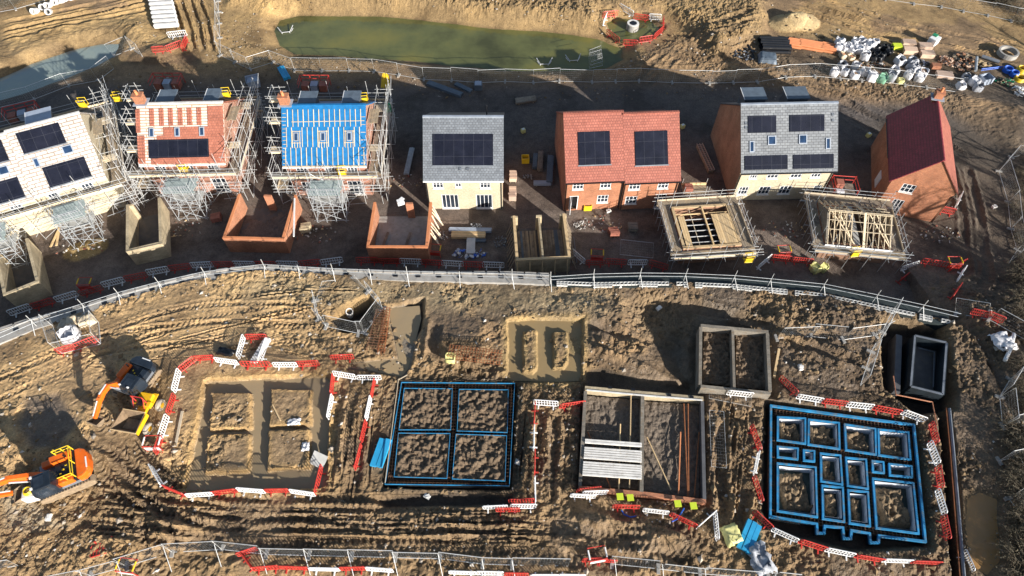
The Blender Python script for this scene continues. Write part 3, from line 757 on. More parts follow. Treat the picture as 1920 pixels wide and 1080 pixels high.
def window(parent, x0, x1, z0, z1, y, cols=3, rows=2, name='window', sill=True):
    b = MB(); t = .075; d = .07
    b.box((x0 + x1) / 2, y + .06, z1 - t / 2, x1 - x0, d, t); b.box((x0 + x1) / 2, y + .06, z0 + t / 2, x1 - x0, d, t)
    for x in (x0 + t / 2, x1 - t / 2): b.box(x, y + .06, (z0 + z1) / 2, t, d, z1 - z0 - 2 * t)
    for k in range(1, cols): b.box(x0 + (x1 - x0) * k / cols, y + .062, (z0 + z1) / 2, .06, d - .006, z1 - z0 - 2 * t)
    for k in range(1, rows): b.box((x0 + x1) / 2, y + .064, z0 + (z1 - z0) * k / rows, x1 - x0 - 2 * t, d - .012, .04)
    w = b.build(name, 'trim', parent)
    p = MB(); p.box((x0 + x1) / 2, y + .085, (z0 + z1) / 2, x1 - x0 - .1, .02, z1 - z0 - .1); p.build('pane', 'glass', w)
    if sill:
        s = MB(); s.box((x0 + x1) / 2, y - .03, z0 - .045, x1 - x0 + .12, .14, .08); s.build('sill', 'white_conc', w)
    return w
class House:
    """local frame: x along the front, y going back, z up; origin at the front corner nearest x=0"""
    def __init__(s, name, label, loc, rz, W, D, He, Hr, wall, roof, ov=.3, verge=.12, front=(), doors=(), gable_front=False, back_roof=None, group=None, ridge_mat='lead', fascia='trim', bare=False, side_wall=None, ridge_name='ridge'):
        s.root = thing(name, label, 'house', loc, rz, group); s.W, s.D, s.He, s.Hr, s.ov = W, D, He, Hr, ov
        b = MB(); holes = [tuple(h[:4]) for h in list(front) + list(doors)]
        sw = 1 if side_wall else 0
        wall_panel(b, 0, W, -.4, He, 0, holes)
        b.poly([(W, D, -.4), (0, D, -.4), (0, D, He), (W, D, He)])
        b.mi = sw
        if gable_front:
            b.mi = 0
            b.poly([(0, 0, He), (W, 0, He), (W / 2, 0, Hr)]); b.poly([(W, D, He), (0, D, He), (W / 2, D, Hr)])
            b.poly([(0, D, -.4), (0, 0, -.4), (0, 0, He), (0, D, He)]); b.poly([(W, 0, -.4), (W, D, -.4), (W, D, He), (W, 0, He)])
        else:
            b.poly([(0, D, -.4), (0, 0, -.4), (0, 0, He), (0, D / 2, Hr), (0, D, He)]); b.poly([(W, 0, -.4), (W, D, -.4), (W, D, He), (W, D / 2, Hr), (W, 0, He)])
        b.build('wall', [wall, side_wall or wall], s.root)
        for h in front: window(s.root, *h[:4], 0, *(h[4:] or (3, 2)))
        r = MB()
        th = .14
        half = (W if gable_front else D) / 2
        s.pitch = math.atan2(Hr - He, half); c = math.cos(s.pitch); n = math.sin(s.pitch)
        s.half = half; s.slope = (half + ov) / c
        lift = .06
        def slope_pts(u, side):        # a point at distance u down from the ridge
            return half - side * u * c if True else 0, Hr - u * n
        for side in (1, -1):
            r.mi = 0 if side == 1 or not back_roof else 1
            p0 = (half, Hr + lift); p1 = (half - side * (half + ov), He - ov * math.tan(s.pitch) + lift)
            q0 = (p0[0], p0[1] + th); q1 = (p1[0], p1[1] + th)
            L0, L1 = -verge, (D if gable_front else W) + verge
            def P3(a, t): return (a[0], t, a[1]) if gable_front else (t, a[0], a[1])
            top = [P3(q1, L0), P3(q1, L1), P3(q0, L1), P3(q0, L0)]; bot = [P3(p1, L0), P3(p0, L0), P3(p0, L1), P3(p1, L1)]
            e1 = [P3(p1, L0), P3(p1, L1), P3(q1, L1), P3(q1, L0)]; e2 = [P3(p0, L0), P3(p1, L0), P3(q1, L0), P3(q0, L0)]; e3 = [P3(p1, L1), P3(p0, L1), P3(q0, L1), P3(q1, L1)]
            fl = (side == 1) != gable_front
            for q in (top, bot, e1, e2, e3): r.poly(q if fl else q[::-1])
        s.roof = r.build('roof', [roof] + ([back_roof] if back_roof else []), s.root)
        s.top = th + lift
        rd = MB()
        if gable_front: rd.ngon_x([(half - .16, Hr + s.top - .06), (half + .16, Hr + s.top - .06), (half + .05, Hr + s.top + .07), (half - .05, Hr + s.top + .07)], -verge - .01, D + verge + .01)
        else: rd.bar((-verge - .01, half, Hr + s.top + .01), (W + verge + .01, half, Hr + s.top + .01), .26, .12)
        rd.build(ridge_name, ridge_mat, s.roof)
        g = MB(); ze = He - ov * math.tan(s.pitch) + lift + .02
        if not gable_front:
            g.box(W / 2, -ov - .07, ze, W + 2 * verge, .12, .11)
            gut = g.build('gutter', 'black' if fascia == 'black' else fascia, s.root)
            if not bare:
                for k, x in enumerate((.12, W - .12)):
                    dp = MB(); dp.tube([(x, -ov - .06, ze - .05), (x, -.07, ze - .45), (x, -.07, 0)], .045, 6); dp.build('downpipe', 'black', s.root)
    def on_roof(s, u, v, h=0.0, side=1):
        """a point on the front slope: u along the eaves, v up from the eaves edge along the slope, h proud of it"""
        a = s.pitch
        y = -s.ov + v * math.cos(a); z = s.He - s.ov * math.tan(a) + v * math.sin(a) + s.top
        if side == -1: return Vector((u, s.D - y + h * math.sin(a), z + h * math.cos(a)))
        return Vector((u, y - h * math.sin(a), z + h * math.cos(a)))
    def slab(s, name, mat, u0, u1, v0, v1, h0, h1, parent=None, side=1):
        b = MB(); P = s.on_roof
        lo = [P(u0, v0, h0, side), P(u1, v0, h0, side), P(u1, v1, h0, side), P(u0, v1, h0, side)]; hi = [P(u0, v0, h1, side), P(u1, v0, h1, side), P(u1, v1, h1, side), P(u0, v1, h1, side)]
        if side == -1: lo, hi = lo[::-1], hi[::-1]
        b.poly(hi); b.poly(lo[::-1])
        for i in range(4):
            j = (i + 1) % 4; b.poly([lo[i], lo[j], hi[j], hi[i]])
        return b.build(name, mat, parent or s.root)
    def solar(s, u0, u1, v0, v1, skirt=True):
        p = s.slab('solar_panel', 'solar', u0, u1, v0, v1, .012, .075)
        if skirt: s.slab('flashing', 'steel_dark', u0 - .08, u1 + .08, v0 - .13, v0 - .01, .012, .05, p)
    def rooflight(s, u, v, w=.62, h=1.0, lift=0.0):
        f = MB(); P = lambda a_, b__, c_: s.on_roof(a_, b__, c_ + lift); t = .09
        for a, b_, c, d in ((u - w / 2, u - w / 2 + t, v - h / 2, v + h / 2), (u + w / 2 - t, u + w / 2, v - h / 2, v + h / 2), (u - w / 2 + t, u + w / 2 - t, v - h / 2, v - h / 2 + t), (u - w / 2 + t, u + w / 2 - t, v + h / 2 - t, v + h / 2)):
            hi = [P(a, c, .1), P(b_, c, .1), P(b_, d, .1), P(a, d, .1)]; lo = [P(a, c, .01), P(b_, c, .01), P(b_, d, .01), P(a, d, .01)]
            f.poly(hi)
            for i in range(4): f.poly([lo[i], lo[(i + 1) % 4], hi[(i + 1) % 4], hi[i]])
        r = f.build('rooflight', 'lead', s.root)
        s.slab('pane', 'skyglass', u - w / 2 + .05, u + w / 2 - .05, v - h / 2 + .05, v + h / 2 - .05, .02 + lift, .06 + lift, r)
    def chimney(s, x, y, z0, z1, sx=.95, sy=.75, mat='brick_orange', pot=True, tray=True, slant=0):
        b = MB(); b.box(x, y, (z0 + z1) / 2, sx, sy, z1 - z0); b.box(x, y, z1 + .05, sx + .12, sy + .12, .12)
        c = b.build('chimney', mat, s.roof)
        if tray:
            t = MB(); t.box(x, y, (s.Hr + .25), sx + .5, sy + .5, .06); t.build('flashing', 'lead', c)
        if pot:
            p = MB(); p.lathe([(.16, z1 + .1), (.13, z1 + .55), (.16, z1 + .56), (.1, z1 + .58), (.0, z1 + .4)], 10, (x, y, 0)); p.build('chimney_pot', 'pipe_orange', c)
    def dormer(s, x, w=2.0, ht=1.55, depth=2.2, mat='tarp', face='slate_dark'):
        """flat-topped dormer on the rear slope"""
        y1 = s.D - 1.75; zt = s.Hr - .75; depth = 1.7; z0 = s.He + .25
        b = MB(); b.box(x, y1 - depth / 2 + .15, (z0 + zt) / 2, w, depth, zt - z0 - .1); d = b.build('dormer', face, s.root)
        t = MB(); t.box(x, y1 - depth / 2 + .2, zt, w + .3, depth + .3, .1); t.build('dormer_roof', mat, d)
        k = MB(); k.box(x - w / 2 - .13, y1 - depth / 2 + .2, zt + .055, .05, depth + .3, .03); k.build('roof_trim', 'trim', d)

UW = lambda x, w=1.15: (x - w / 2, x + w / 2)
# H4 the finished cream house, rear slates coloured darker for shade
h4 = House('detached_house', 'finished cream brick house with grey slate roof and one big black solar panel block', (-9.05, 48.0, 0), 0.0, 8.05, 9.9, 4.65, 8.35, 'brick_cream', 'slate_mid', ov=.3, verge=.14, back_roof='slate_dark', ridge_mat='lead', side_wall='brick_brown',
           front=[(.75, 1.85, 3.15, 4.3, 3, 2), (3.1, 3.75, 3.3, 4.3, 2, 2), (5.7, 6.8, 3.15, 4.3, 3, 2), (1.5, 3.3, .02, 2.15, 4, 1), (5.2, 6.95, .02, 2.15, 4, 1)])
h4.solar(.88, 7.1, 1.55, 4.75)
for u in (3.55, 4.3):
    h4.slab('roof_vent', 'slate_dark', u, u + .3, 1.05, 1.35, .01, .06)
b = MB(); b.lathe([(.07, 7.0), (.07, 8.75), (.12, 8.78), (.12, 8.9), (.0, 8.95)], 8, (6.4, 6.2, 0)); b.build('vent_pipe', 'black', h4.root)
# H5 red roofed pair: two houses side by side, the right one set a little forward
a5 = R(3.2); d5 = Vector((math.cos(a5), math.sin(a5), 0)); n5 = Vector((-d5.y, d5.x, 0)); o5 = Vector((5.6, 47.75, 0))
h5 = House('semi_detached_house', 'orange brick house with bright red roof and open front door, joined to another', o5, a5, 6.1, 10.4, 4.6, 8.75, 'brick_orange', 'tile_red', ov=.32, verge=.06, ridge_mat='tile_red', ridge_name='ridge_tiles', fascia='black', side_wall='brick_red', group='red roofed joined houses',
           front=[(.75, 1.9, 3.15, 4.25), (3.65, 4.8, 3.15, 4.25), (3.55, 4.75, .95, 2.1)], doors=[(.55, 1.5, .0, 2.15)])
h5.solar(1.35, 4.65, 1.75, 5.1)
b = MB(); b.box(.59, .05, 1.08, .07, .09, 2.14); b.box(1.46, .05, 1.08, .07, .09, 2.14); b.box(1.025, .05, 2.11, .8, .09, .07); df = b.build('door_frame', 'trim', h5.root)
b = MB(); b.box(.62, -.42, 1.05, .045, .82, 2.0); dd = b.build('door', 'trim', h5.root)
b = MB(); b.box(1.02, .55, 1.0, 1.0, .02, 2.3); b.build('hallway', 'concrete_dark', h5.root)
h5b = House('semi_detached_house', 'orange brick house with bright red roof, the joined one beside the boarded garage deck', o5 + d5 * 6.12 - n5 * .22, a5, 5.75, 10.4, 4.45, 8.6, 'brick_orange', 'tile_red', ov=.32, verge=.06, ridge_mat='tile_red', ridge_name='ridge_tiles', fascia='black', side_wall='brick_red', group='red roofed joined houses',
            front=[(.55, 1.75, 3.0, 4.1), (3.6, 4.75, 3.0, 4.1), (.45, 1.7, .8, 1.95), (3.75, 4.85, .0, 2.1, 2, 3)])
h5b.solar(1.1, 4.5, 1.75, 5.2)
# H6 slate roofed cream terrace; shade painted into orange brick gables and rear slates
a6 = R(1.8)
h6 = House('terraced_house', 'wide cream brick house with pale stone slate roof, four solar blocks and shade-browned gable', (24.0, 49.15, 0), a6, 9.95, 10.4, 4.65, 8.75, 'brick_cream', 'slate', ov=.35, verge=.12, back_roof='slate_dark', side_wall='brick_brown', fascia='black',
           front=[(1.15, 1.95, 3.35, 4.3), (3.0, 4.2, 3.3, 4.3), (5.5, 6.7, 3.3, 4.3), (7.7, 8.75, 3.3, 4.3), (.55, 1.6, .9, 2.1), (2.75, 4.0, .85, 2.1), (5.0, 6.3, .85, 2.1), (8.7, 9.5, .0, 2.1, 2, 3)])
P6 = [(.25, 4.75, .3, 1.75), (5.35, 9.6, .3, 1.75), (.62, 3.55, 4.1, 5.85), (4.95, 8.6, 4.15, 5.85)]
for u0, u1, v0, v1 in P6: h6.solar(u0, u1, v0, v1, skirt=False)
for u, v, w, h in ((3.1, 3.3, .85, .95), (6.35, 3.35, .85, .95), (1.0, 2.7, .5, 1.15), (9.0, 2.85, .5, 1.15)): h6.rooflight(u, v, w, h)
for u, v in ((.25, 5.0), (.25, 4.55), (9.35, 5.7), (9.35, 5.1)): h6.slab('roof_vent', 'slate_dark', u, u + .28, v, v + .28, .01, .06)
h6.dormer(2.2, 2.2); h6.dormer(6.8, 2.2)
# H7 gable-fronted house, west roof slope coloured as shaded, east as sunlit
a7 = R(-16.5)
h7 = House('gabled_house', 'orange brick gable fronted house with maroon shaded and red sunlit roof slopes under tree shadows', (39.3, 47.75, 0), a7, 6.2, 10.3, 4.6, 8.2, 'brick_orange', 'tile_maroon_shaded', ov=.25, verge=.12, gable_front=True, back_roof='tile_red', ridge_mat='tile_maroon_shaded', fascia='black',
           front=[(1.2, 2.5, 3.35, 4.5, 3, 2), (1.3, 2.4, .1, 2.2, 3, 2)])
h7.chimney(3.1, 9.6, 7.7, 9.1, .8, .7, tray=True, pot=True)
b = MB(); b.box(-.02, 3.2, 1.6, .1, 1.3, 1.5); b.build('side_window', 'trim', h7.root)
b = MB(); b.tube([(-.3, 3.4, 4.5), (-.3, 9.8, 4.5)], .05, 6); b.tube([(6.5, .2, 4.4), (6.5, 10.2, 4.4)], .06, 6); b.build('gutter', 'black', h7.root)
b = MB(); b.tube([(6.35, .15, 4.35), (6.12, -.05, 4.0), (6.12, -.05, 0)], .045, 6); b.build('downpipe', 'black', h7.root)
b = MB(); b.slope = None
pv = [(4.2, 7.7), (5.9, 7.7), (5.9, 3.3), (4.2, 3.3)]
# H1 battened roof houses at the far west end (two joined, stepping)
a1 = R(24.5); d1 = Vector((math.cos(a1), math.sin(a1), 0)); n1 = Vector((-d1.y, d1.x, 0)); c1 = Vector((-42.0, 48.5, 0))
h1 = House('scaffolded_house', 'cream brick house with pale stone roof and whole solar blocks, nearest the clay tiled roof', c1 - d1 * 7.1, a1, 6.8, 10.0, 4.85, 8.9, 'brick_cream', 'slate_white', ov=.3, verge=.1, bare=True, group='pale roofed joined houses', ridge_mat='white_conc', front=[(1.0, 2.0, 3.3, 4.4), (4.2, 5.3, 3.3, 4.4), (1.3, 2.6, .9, 2.1)])
h1.solar(1.75, 5.75, .4, 2.45); h1.solar(.75, 4.75, 4.25, 6.35); h1.rooflight(4.6, 3.55, .95, .85); h1.rooflight(1.5, 3.1, .5, .9)
h1b = House('scaffolded_house', 'cream brick house with pale half laid stone roof cut off by the frame edge', c1 - d1 * 14.9 - n1 * .15, a1, 7.75, 10.0, 4.75, 8.8, 'brick_cream', 'slate_white', ov=.3, verge=.06, bare=True, group='pale roofed joined houses', ridge_mat='white_conc', front=[(2.0, 3.0, 3.3, 4.4), (5.2, 6.3, 3.3, 4.4)])
h1b.solar(3.2, 7.2, .4, 2.45); h1b.solar(3.2, 7.15, 4.25, 6.35); h1b.rooflight(6.3, 3.4, .95, .85); h1b.rooflight(2.6, 3.15, .5, .85)
h1.dormer(2.6, 2.2, mat='tarp_pale'); h1b.dormer(4.6, 2.2, mat='tarp_pale')
# H2 clay tiled, half finished
a2 = R(2.0)
h2 = House('scaffolded_house', 'bare brick house half covered with clay tiles over white battens, chimney at one corner', (-39.0, 50.1, 0), a2, 8.7, 9.6, 4.85, 8.35, 'brick_bare', 'batten_white', ov=.35, verge=.15, bare=True, back_roof='tile_clay', ridge_mat='white_conc', front=[(1.0, 2.2, 3.2, 4.4), (4.0, 5.1, 3.2, 4.4), (6.6, 7.7, 3.2, 4.4), (1.0, 2.4, .9, 2.1), (6.2, 7.8, .1, 2.2)])
h2.slab('roof_tiles', 'tile_clay', 2.6, 8.83, .02, 3.85, .012, .09); h2.slab('roof_tiles', 'tile_clay', 7.25, 8.83, 3.86, 5.95, .012, .09); h2.slab('roof_tiles', 'tile_clay', 1.9, 2.59, .63, 3.0, .012, .085); h2.slab('roof_tiles', 'tile_clay', 1.2, 2.59, .02, .62, .012, .085)
for k, u in enumerate((-.1, 1.35, 2.35, 3.3, 4.3, 5.25, 6.25)):
    v0 = 3.95 if k else 3.3
    b = MB(); P = h2.on_roof
    for j in range(6 if k else 8):
        va = v0 + .05 + j * .305
        for w in range(2): b.bar(P(u + w * .24, va, .08), P(u + w * .24, va + .27, .11), .21, .05)
    b.build('stacked_tiles', 'tile_clay', h2.root)
b = MB()
for j in range(9):
    for w in range(3): b.bar(h2.on_roof(-.02 + w * .26, .1 + j * .33, .06), h2.on_roof(-.02 + w * .26, .38 + j * .33, .09), .23, .05)
b.build('stacked_tiles', 'tile_clay', h2.root)
h2.slab('solar_panel', 'solar', 1.05, 7.25, .65, 2.55, .1, .16)
for u in (1.4, 4.05, 6.6): h2.rooflight(u, 3.32, .52, .95, .1)
h2.chimney(.35, 5.0, 7.5, 9.5); h2.dormer(2.0, 1.6); h2.dormer(6.9, 1.3)
# H3 blue membrane
a3 = R(.6)
h3 = House('scaffolded_house', 'bare brick house with bright blue roof membrane striped by pale battens', (-23.9, 49.9, 0), a3, 8.5, 9.6, 4.85, 8.35, 'brick_bare', 'membrane', ov=.35, verge=.15, bare=True, ridge_mat='membrane', front=[(1.0, 2.2, 3.2, 4.4), (4.0, 5.1, 3.2, 4.4), (6.4, 7.5, 3.2, 4.4), (1.0, 2.4, .9, 2.1), (6.0, 7.6, .1, 2.2)])
P = h3.on_roof
for row, (va, vb, du) in enumerate(((.05, 1.95, 0), (2.0, 4.05, .12), (4.1, 5.9, .26))):
    for k in range(16):
        u = .25 + du + k * .545
        if u < 8.5 and not (row == 1 and any(abs(u - q) < .3 for q in (1.35, 4.15, 6.9))): MB().bar(P(u, va, .03), P(u - .03, vb, .03), .065, .045).build('batten', 'timber_pale', h3.root)
MB().bar(P(.9, 4.62, .03), P(8.5, 4.7, .03), .06, .04).build('cross_batten', 'timber_pale', h3.root); MB().bar(P(-.1, -.02, .04), P(8.62, -.02, .04), .12, .08).build('eaves_board', 'timber_pale', h3.root)
for k in range(14): 
    for u0, u1 in ((-.05, .32), (8.1, 8.6)):
        if k % 2 == 0 or u0 < 1: MB().bar(P(u0, .3 + k * .4, .03), P(u1, .3 + k * .4, .03), .05, .04).build('short_batten', 'timber_pale', h3.root)
for u in (1.35, 4.15, 6.9):
    h3.rooflight(u, 3.05, .52, .9)
    for dv in (-.62, .58): MB().bar(P(u - .5, 3.05 + dv, .05), P(u + .5, 3.05 + dv, .05), .06, .04).build('trimmer_batten', 'timber_pale', h3.root)
    for du in (-.4, -.16, .14, .4): MB().bar(P(u + du, 1.9, .04), P(u + du, 2.5, .04), .05, .04).build('short_batten', 'timber_pale', h3.root)
    for du in (-.38, .4): MB().bar(P(u + du, 2.5, .05), P(u + du, 3.7, .05), .06, .04).build('trimmer_batten', 'timber_pale', h3.root)
h3.chimney(.25, 5.05, 7.5, 9.5); h3.dormer(2.0, 1.6); h3.dormer(6.7, 1.6)

# ------------------------------------------------------------------ scaffolding
CYL = {}
def pole(root, name, p, q, mat='steel_bright', r=.025):
    key = (mat,)
    if key not in CYL:
        b = MB(); b.lathe([(0, 0), (1, 0), (1, 1), (0, 1)], 6); CYL[key] = b.mesh('tube_' + mat, mat)
    p, q = Vector(p), Vector(q); d = q - p
    o = bpy.data.objects.new(name, CYL[key]); COL.objects.link(o); o.parent = root
    o.location = p; o.rotation_mode = 'QUATERNION'; o.rotation_quaternion = Vector((0, 0, 1)).rotation_difference(d); o.scale = (r, r, d.length)
    return o
RS = random.Random(11)
def deck(root, x0, x1, y0, y1, z, along='x', mat='board'):
    """a bay of scaffold boards"""
    b = MB(); n = max(2, int(round((abs(y1 - y0) if along == 'x' else abs(x1 - x0)) / .235)))
    for k in range(n):
        e = RS.uniform(-.12, .12); z2 = z + RS.uniform(-.012, .012)
        if along == 'x': w = (y1 - y0) / n; b.box((x0 + x1) / 2 + e, y0 + (k + .5) * w, z2, x1 - x0 + .2, abs(w) - .02, .038)
        else: w = (x1 - x0) / n; b.box(x0 + (k + .5) * w, (y0 + y1) / 2 + e, z2, abs(w) - .02, y1 - y0 + .2, .038)
    return b.build('scaffold_boards', mat, root)
def scaffold_side(root, p, d, n, L, lifts, top, bays, mat='steel_bright', inner=.35, outer=1.45, boards=True, boardmat='board', jut=(.1, 1.0), braces=True, decked=None):
    """one side: p start, d along, n outward (unit vectors in the root frame)"""
    p, d, n = Vector(p), Vector(d), Vector(n); step = L / bays; zv = Vector((0, 0, 1))
    for i in range(bays + 1):
        for off in (inner, outer):
            if off == inner and (i + 1) % 2 and bays > 4: continue
            a = p + d * (i * step + RS.uniform(-.06, .06)) + n * off
            tilt = Vector((RS.uniform(-.04, .04), RS.uniform(-.04, .04), 0))
            pole(root, 'upright_pole', a, a + zv * (top + RS.uniform(*jut)) + tilt, mat)
    for z in lifts:
        for off in (inner, outer): pole(root, 'ledger_pole', p + d * -.5 + n * off + zv * z, p + d * (L + RS.uniform(.3, .8)) + n * off + zv * z, mat)
        for dz in (.5, 1.0): pole(root, 'guard_rail', p + d * -.4 + n * (outer + .05) + zv * (z + dz), p + d * (L + RS.uniform(.2, .6)) + n * (outer + .05) + zv * (z + dz), mat)
        for i in range(bays + 1):
            a = p + d * (i * step + .1) + zv * (z - .06); pole(root, 'cross_pole', a + n * (inner - .25 - RS.uniform(0, .1)), a + n * (outer + RS.uniform(.1, .6)), mat)
        if boards and (decked is None or z in decked):
            for i in range(bays):
                q0 = p + d * (i * step) + n * (inner + .02); q1 = p + d * ((i + 1) * step) + n * (outer - .04)
                x0, x1 = sorted((q0.x, q1.x)); y0, y1 = sorted((q0.y, q1.y))
                deck(root, x0, x1, y0, y1, z + .03, 'x' if abs(d.x) > .5 else 'y', boardmat if RS.random() < .7 else 'board')
            tb = MB(); q0 = p + n * (outer - .05) + zv * (z + .15); tb.bar(q0, q0 + d * L, .04, .22); tb.build('toe_board', 'timber_pale', root)
    if braces:
        for i in range(0, bays, 2):
            a = p + d * (i * step) + n * (outer + .06); z0 = 0
            for z in lifts: pole(root, 'brace_pole', a + zv * (z0 + .2), a + d * step * RS.choice([1, 1.9]) + zv * (z + .3), mat); z0 = z
def tower(root, x0, x1, y0, y1, lifts, top, mat='steel'):
    """loading bay standing out in front"""
    nx, ny = 4, 3; zv = Vector((0, 0, 1))
    for i in range(nx):
        for j in range(ny):
            x = x0 + (x1 - x0) * i / (nx - 1); y = y0 + (y1 - y0) * j / (ny - 1)
            if 0 < i < nx - 1 and j == 1: continue
            pole(root, 'tower_pole', (x, y, 0), (x + RS.uniform(-.03, .03), y, top + RS.uniform(-.4, .7)), mat, .028)
    for z in [.35] + list(lifts):
        for j in range(ny):
            y = y0 + (y1 - y0) * j / (ny - 1); pole(root, 'tower_rail', (x0 - .3, y, z), (x1 + .3, y, z), mat)
        for i in range(nx):
            x = x0 + (x1 - x0) * i / (nx - 1); pole(root, 'tower_rail', (x, y0 - .25, z + .06), (x, y1 + .3, z + .06), mat)
        if z > 1:
            for dz in (.5, 1.0):
                pole(root, 'tower_rail', (x0, y0, z + dz), (x1, y0, z + dz), mat); pole(root, 'tower_rail', (x0, y0, z + dz), (x0, y1, z + dz), mat); pole(root, 'tower_rail', (x1, y0, z + dz), (x1, y1, z + dz), mat)
    for z0, z1 in zip([0] + list(lifts)[:-1], lifts):
        for x in (x0, x1): pole(root, 'tower_brace', (x, y0, z0), (x, y1, z1), mat); pole(root, 'tower_brace', (x, y1, z0), (x, y0, z1), mat)
        pole(root, 'tower_brace', (x0, y0, z0), (x1, y0, z1), mat); pole(root, 'tower_brace', (x1, y0, z0 + .3), (x0, y0, z1), mat)
    deck(root, x0, x1, y0 + .1, y1, lifts[-1] + .09, 'x', 'gully')
    deck(root, x0, x1, y0 + .9, y1, lifts[0] + .09, 'x', 'ply_grey')
    b = MB()
    for i in range(10): b.box(x0 + .3 + i * (x1 - x0 - .6) / 9, y0 + .06, lifts[-1] + .62, .03, .03, 1.0)
    b.box((x0 + x1) / 2, y0 + .06, lifts[-1] + 1.12, x1 - x0 - .5, .04, .04); b.build('loading_gate', 'steel', root)
def gable_platforms(root, x, sgn, ys, zs, w=1.1):
    for y, z in zip(ys, zs):
        deck(root, min(x, x + sgn * w), max(x, x + sgn * w), y - .55, y + .55, z, 'x', 'timber_pale')
        b = MB(); b.bar((x, y - .58, z + .14), (x + sgn * w, y - .58, z + .14), .04, .25); b.build('toe_board', 'timber_pale', root)
        for dx in (.1, w - .1):
            for dy in (-.7, .7): pole(root, 'platform_pole', (x + sgn * dx, y + dy, 0), (x + sgn * dx + RS.uniform(-.15, .15), y + dy, z + RS.uniform(.9, 1.6)))
        for dz in (.5, 1.0):
            for dy in (-.7, .7): pole(root, 'platform_rail', (x - sgn * .4, y + dy, z + dz), (x + sgn * (w + .4), y + dy, z + dz + RS.uniform(-.1, .2)))
            pole(root, 'platform_rail', (x + sgn * w, y - 1.1, z + dz), (x + sgn * w, y + 1.1, z + dz))
def house_scaffold(h, label, tw, right=True, left=True, back=True, gp_left=None, name='scaffold', rdeck=True, bays=6):
    root = thing(name, label, 'scaffolding', h.root.location, h.root.rotation_euler.z, 'scaffolding round the unfinished houses')
    W, D = h.W, h.D
    scaffold_side(root, (-1.2, 0, 0), (1, 0, 0), (0, -1, 0), W + 2.4, (2.0, 3.95), 4.6, bays, jut=(.4, 1.9), inner=.55, outer=1.35, decked=(3.95,), boardmat='board_grey')
    if right:
        scaffold_side(root, (W, -.9, 0), (0, 1, 0), (1, 0, 0), D + 1.6, (2.0, 4.1, 6.1), 6.6, 5, jut=(.1, 1.2), inner=.35, outer=1.7, decked=(4.1,), boardmat='board_grey')
        deck(root, W + .3, W + 1.3, 3.6, 5.6, 7.2, 'y', 'board'); deck(root, W + .35, W + 1.4, 1.2, 2.2, 5.4, 'x', 'timber_pale'); deck(root, W + .35, W + 1.4, 7.4, 8.6, 5.4, 'x', 'timber_pale')
    if left and not gp_left: scaffold_side(root, (0, -.9, 0), (0, 1, 0), (-1, 0, 0), D + 1.6, (2.0, 4.1, 6.1), 6.6, 5, jut=(.1, 1.2), outer=1.5)
    if gp_left:
        gable_platforms(root, -.35, -1, *gp_left)
        scaffold_side(root, (0, -.9, 0), (0, 1, 0), (-1, 0, 0), D + 1.6, (2.0, 4.1), 4.8, 4, jut=(.0, 1.0), outer=1.35, decked=(2.0,))
    if back: scaffold_side(root, (-1.2, D, 0), (1, 0, 0), (0, 1, 0), W + 2.4, (2.0, 4.0), 5.2, 5, jut=(.6, 1.6), braces=False, boardmat='board_grey')
    if tw: tower(root, *tw)
    for k in range(95 if W > 12 else 45):            # loose tubes, ties and odd braces among the front bays
        x = RS.uniform(-1.2, W + 1.2); y = RS.uniform(-1.9, -.3); z = RS.uniform(.3, 4.2); a = RS.choice([(1, 0, .1), (.7, 0, .7), (-.6, -.1, .7), (0, 1, .1), (.1, .1, 1), (.9, -.3, .3)])
        L = RS.uniform(.8, 2.4); pole(root, 'loose_tube', (x, y, z), (x + a[0] * L, min(y + a[1] * L, -.1), z + a[2] * L), RS.choice(['steel', 'steel_bright', 'steel_dark']))
    return root
sc3 = house_scaffold(h3, 'dense tube scaffold with boarded gable and loading tower around the blue roofed house', (3.0, 6.1, -4.0, -1.7, (2.1, 4.0), 5.3), gp_left=((1.6, 4.0, 6.2), (5.3, 7.2, 8.2)))
sc2 = house_scaffold(h2, 'dense tube scaffold with loading tower around the clay tiled house with chimney', (3.0, 6.0, -4.0, -1.7, (2.1, 4.0), 5.3), gp_left=((1.6, 3.9, 6.2), (5.3, 7.0, 8.2)))
h1w = type('X', (), {})(); h1w.root = h1b.root; h1w.W = 14.7; h1w.D = 11.6
sc1 = house_scaffold(h1w, 'long tube scaffold with boarded gable lift around the pale roofed houses', (9.2, 12.0, -4.3, -1.7, (2.1, 4.0), 5.2), left=False, bays=9)
tower(sc1, 1.6, 4.6, -4.3, -1.7, (2.1, 4.0), 5.2)
sc1['label'] = 'long tube scaffold with boarded gable lift around the pale roofed houses'
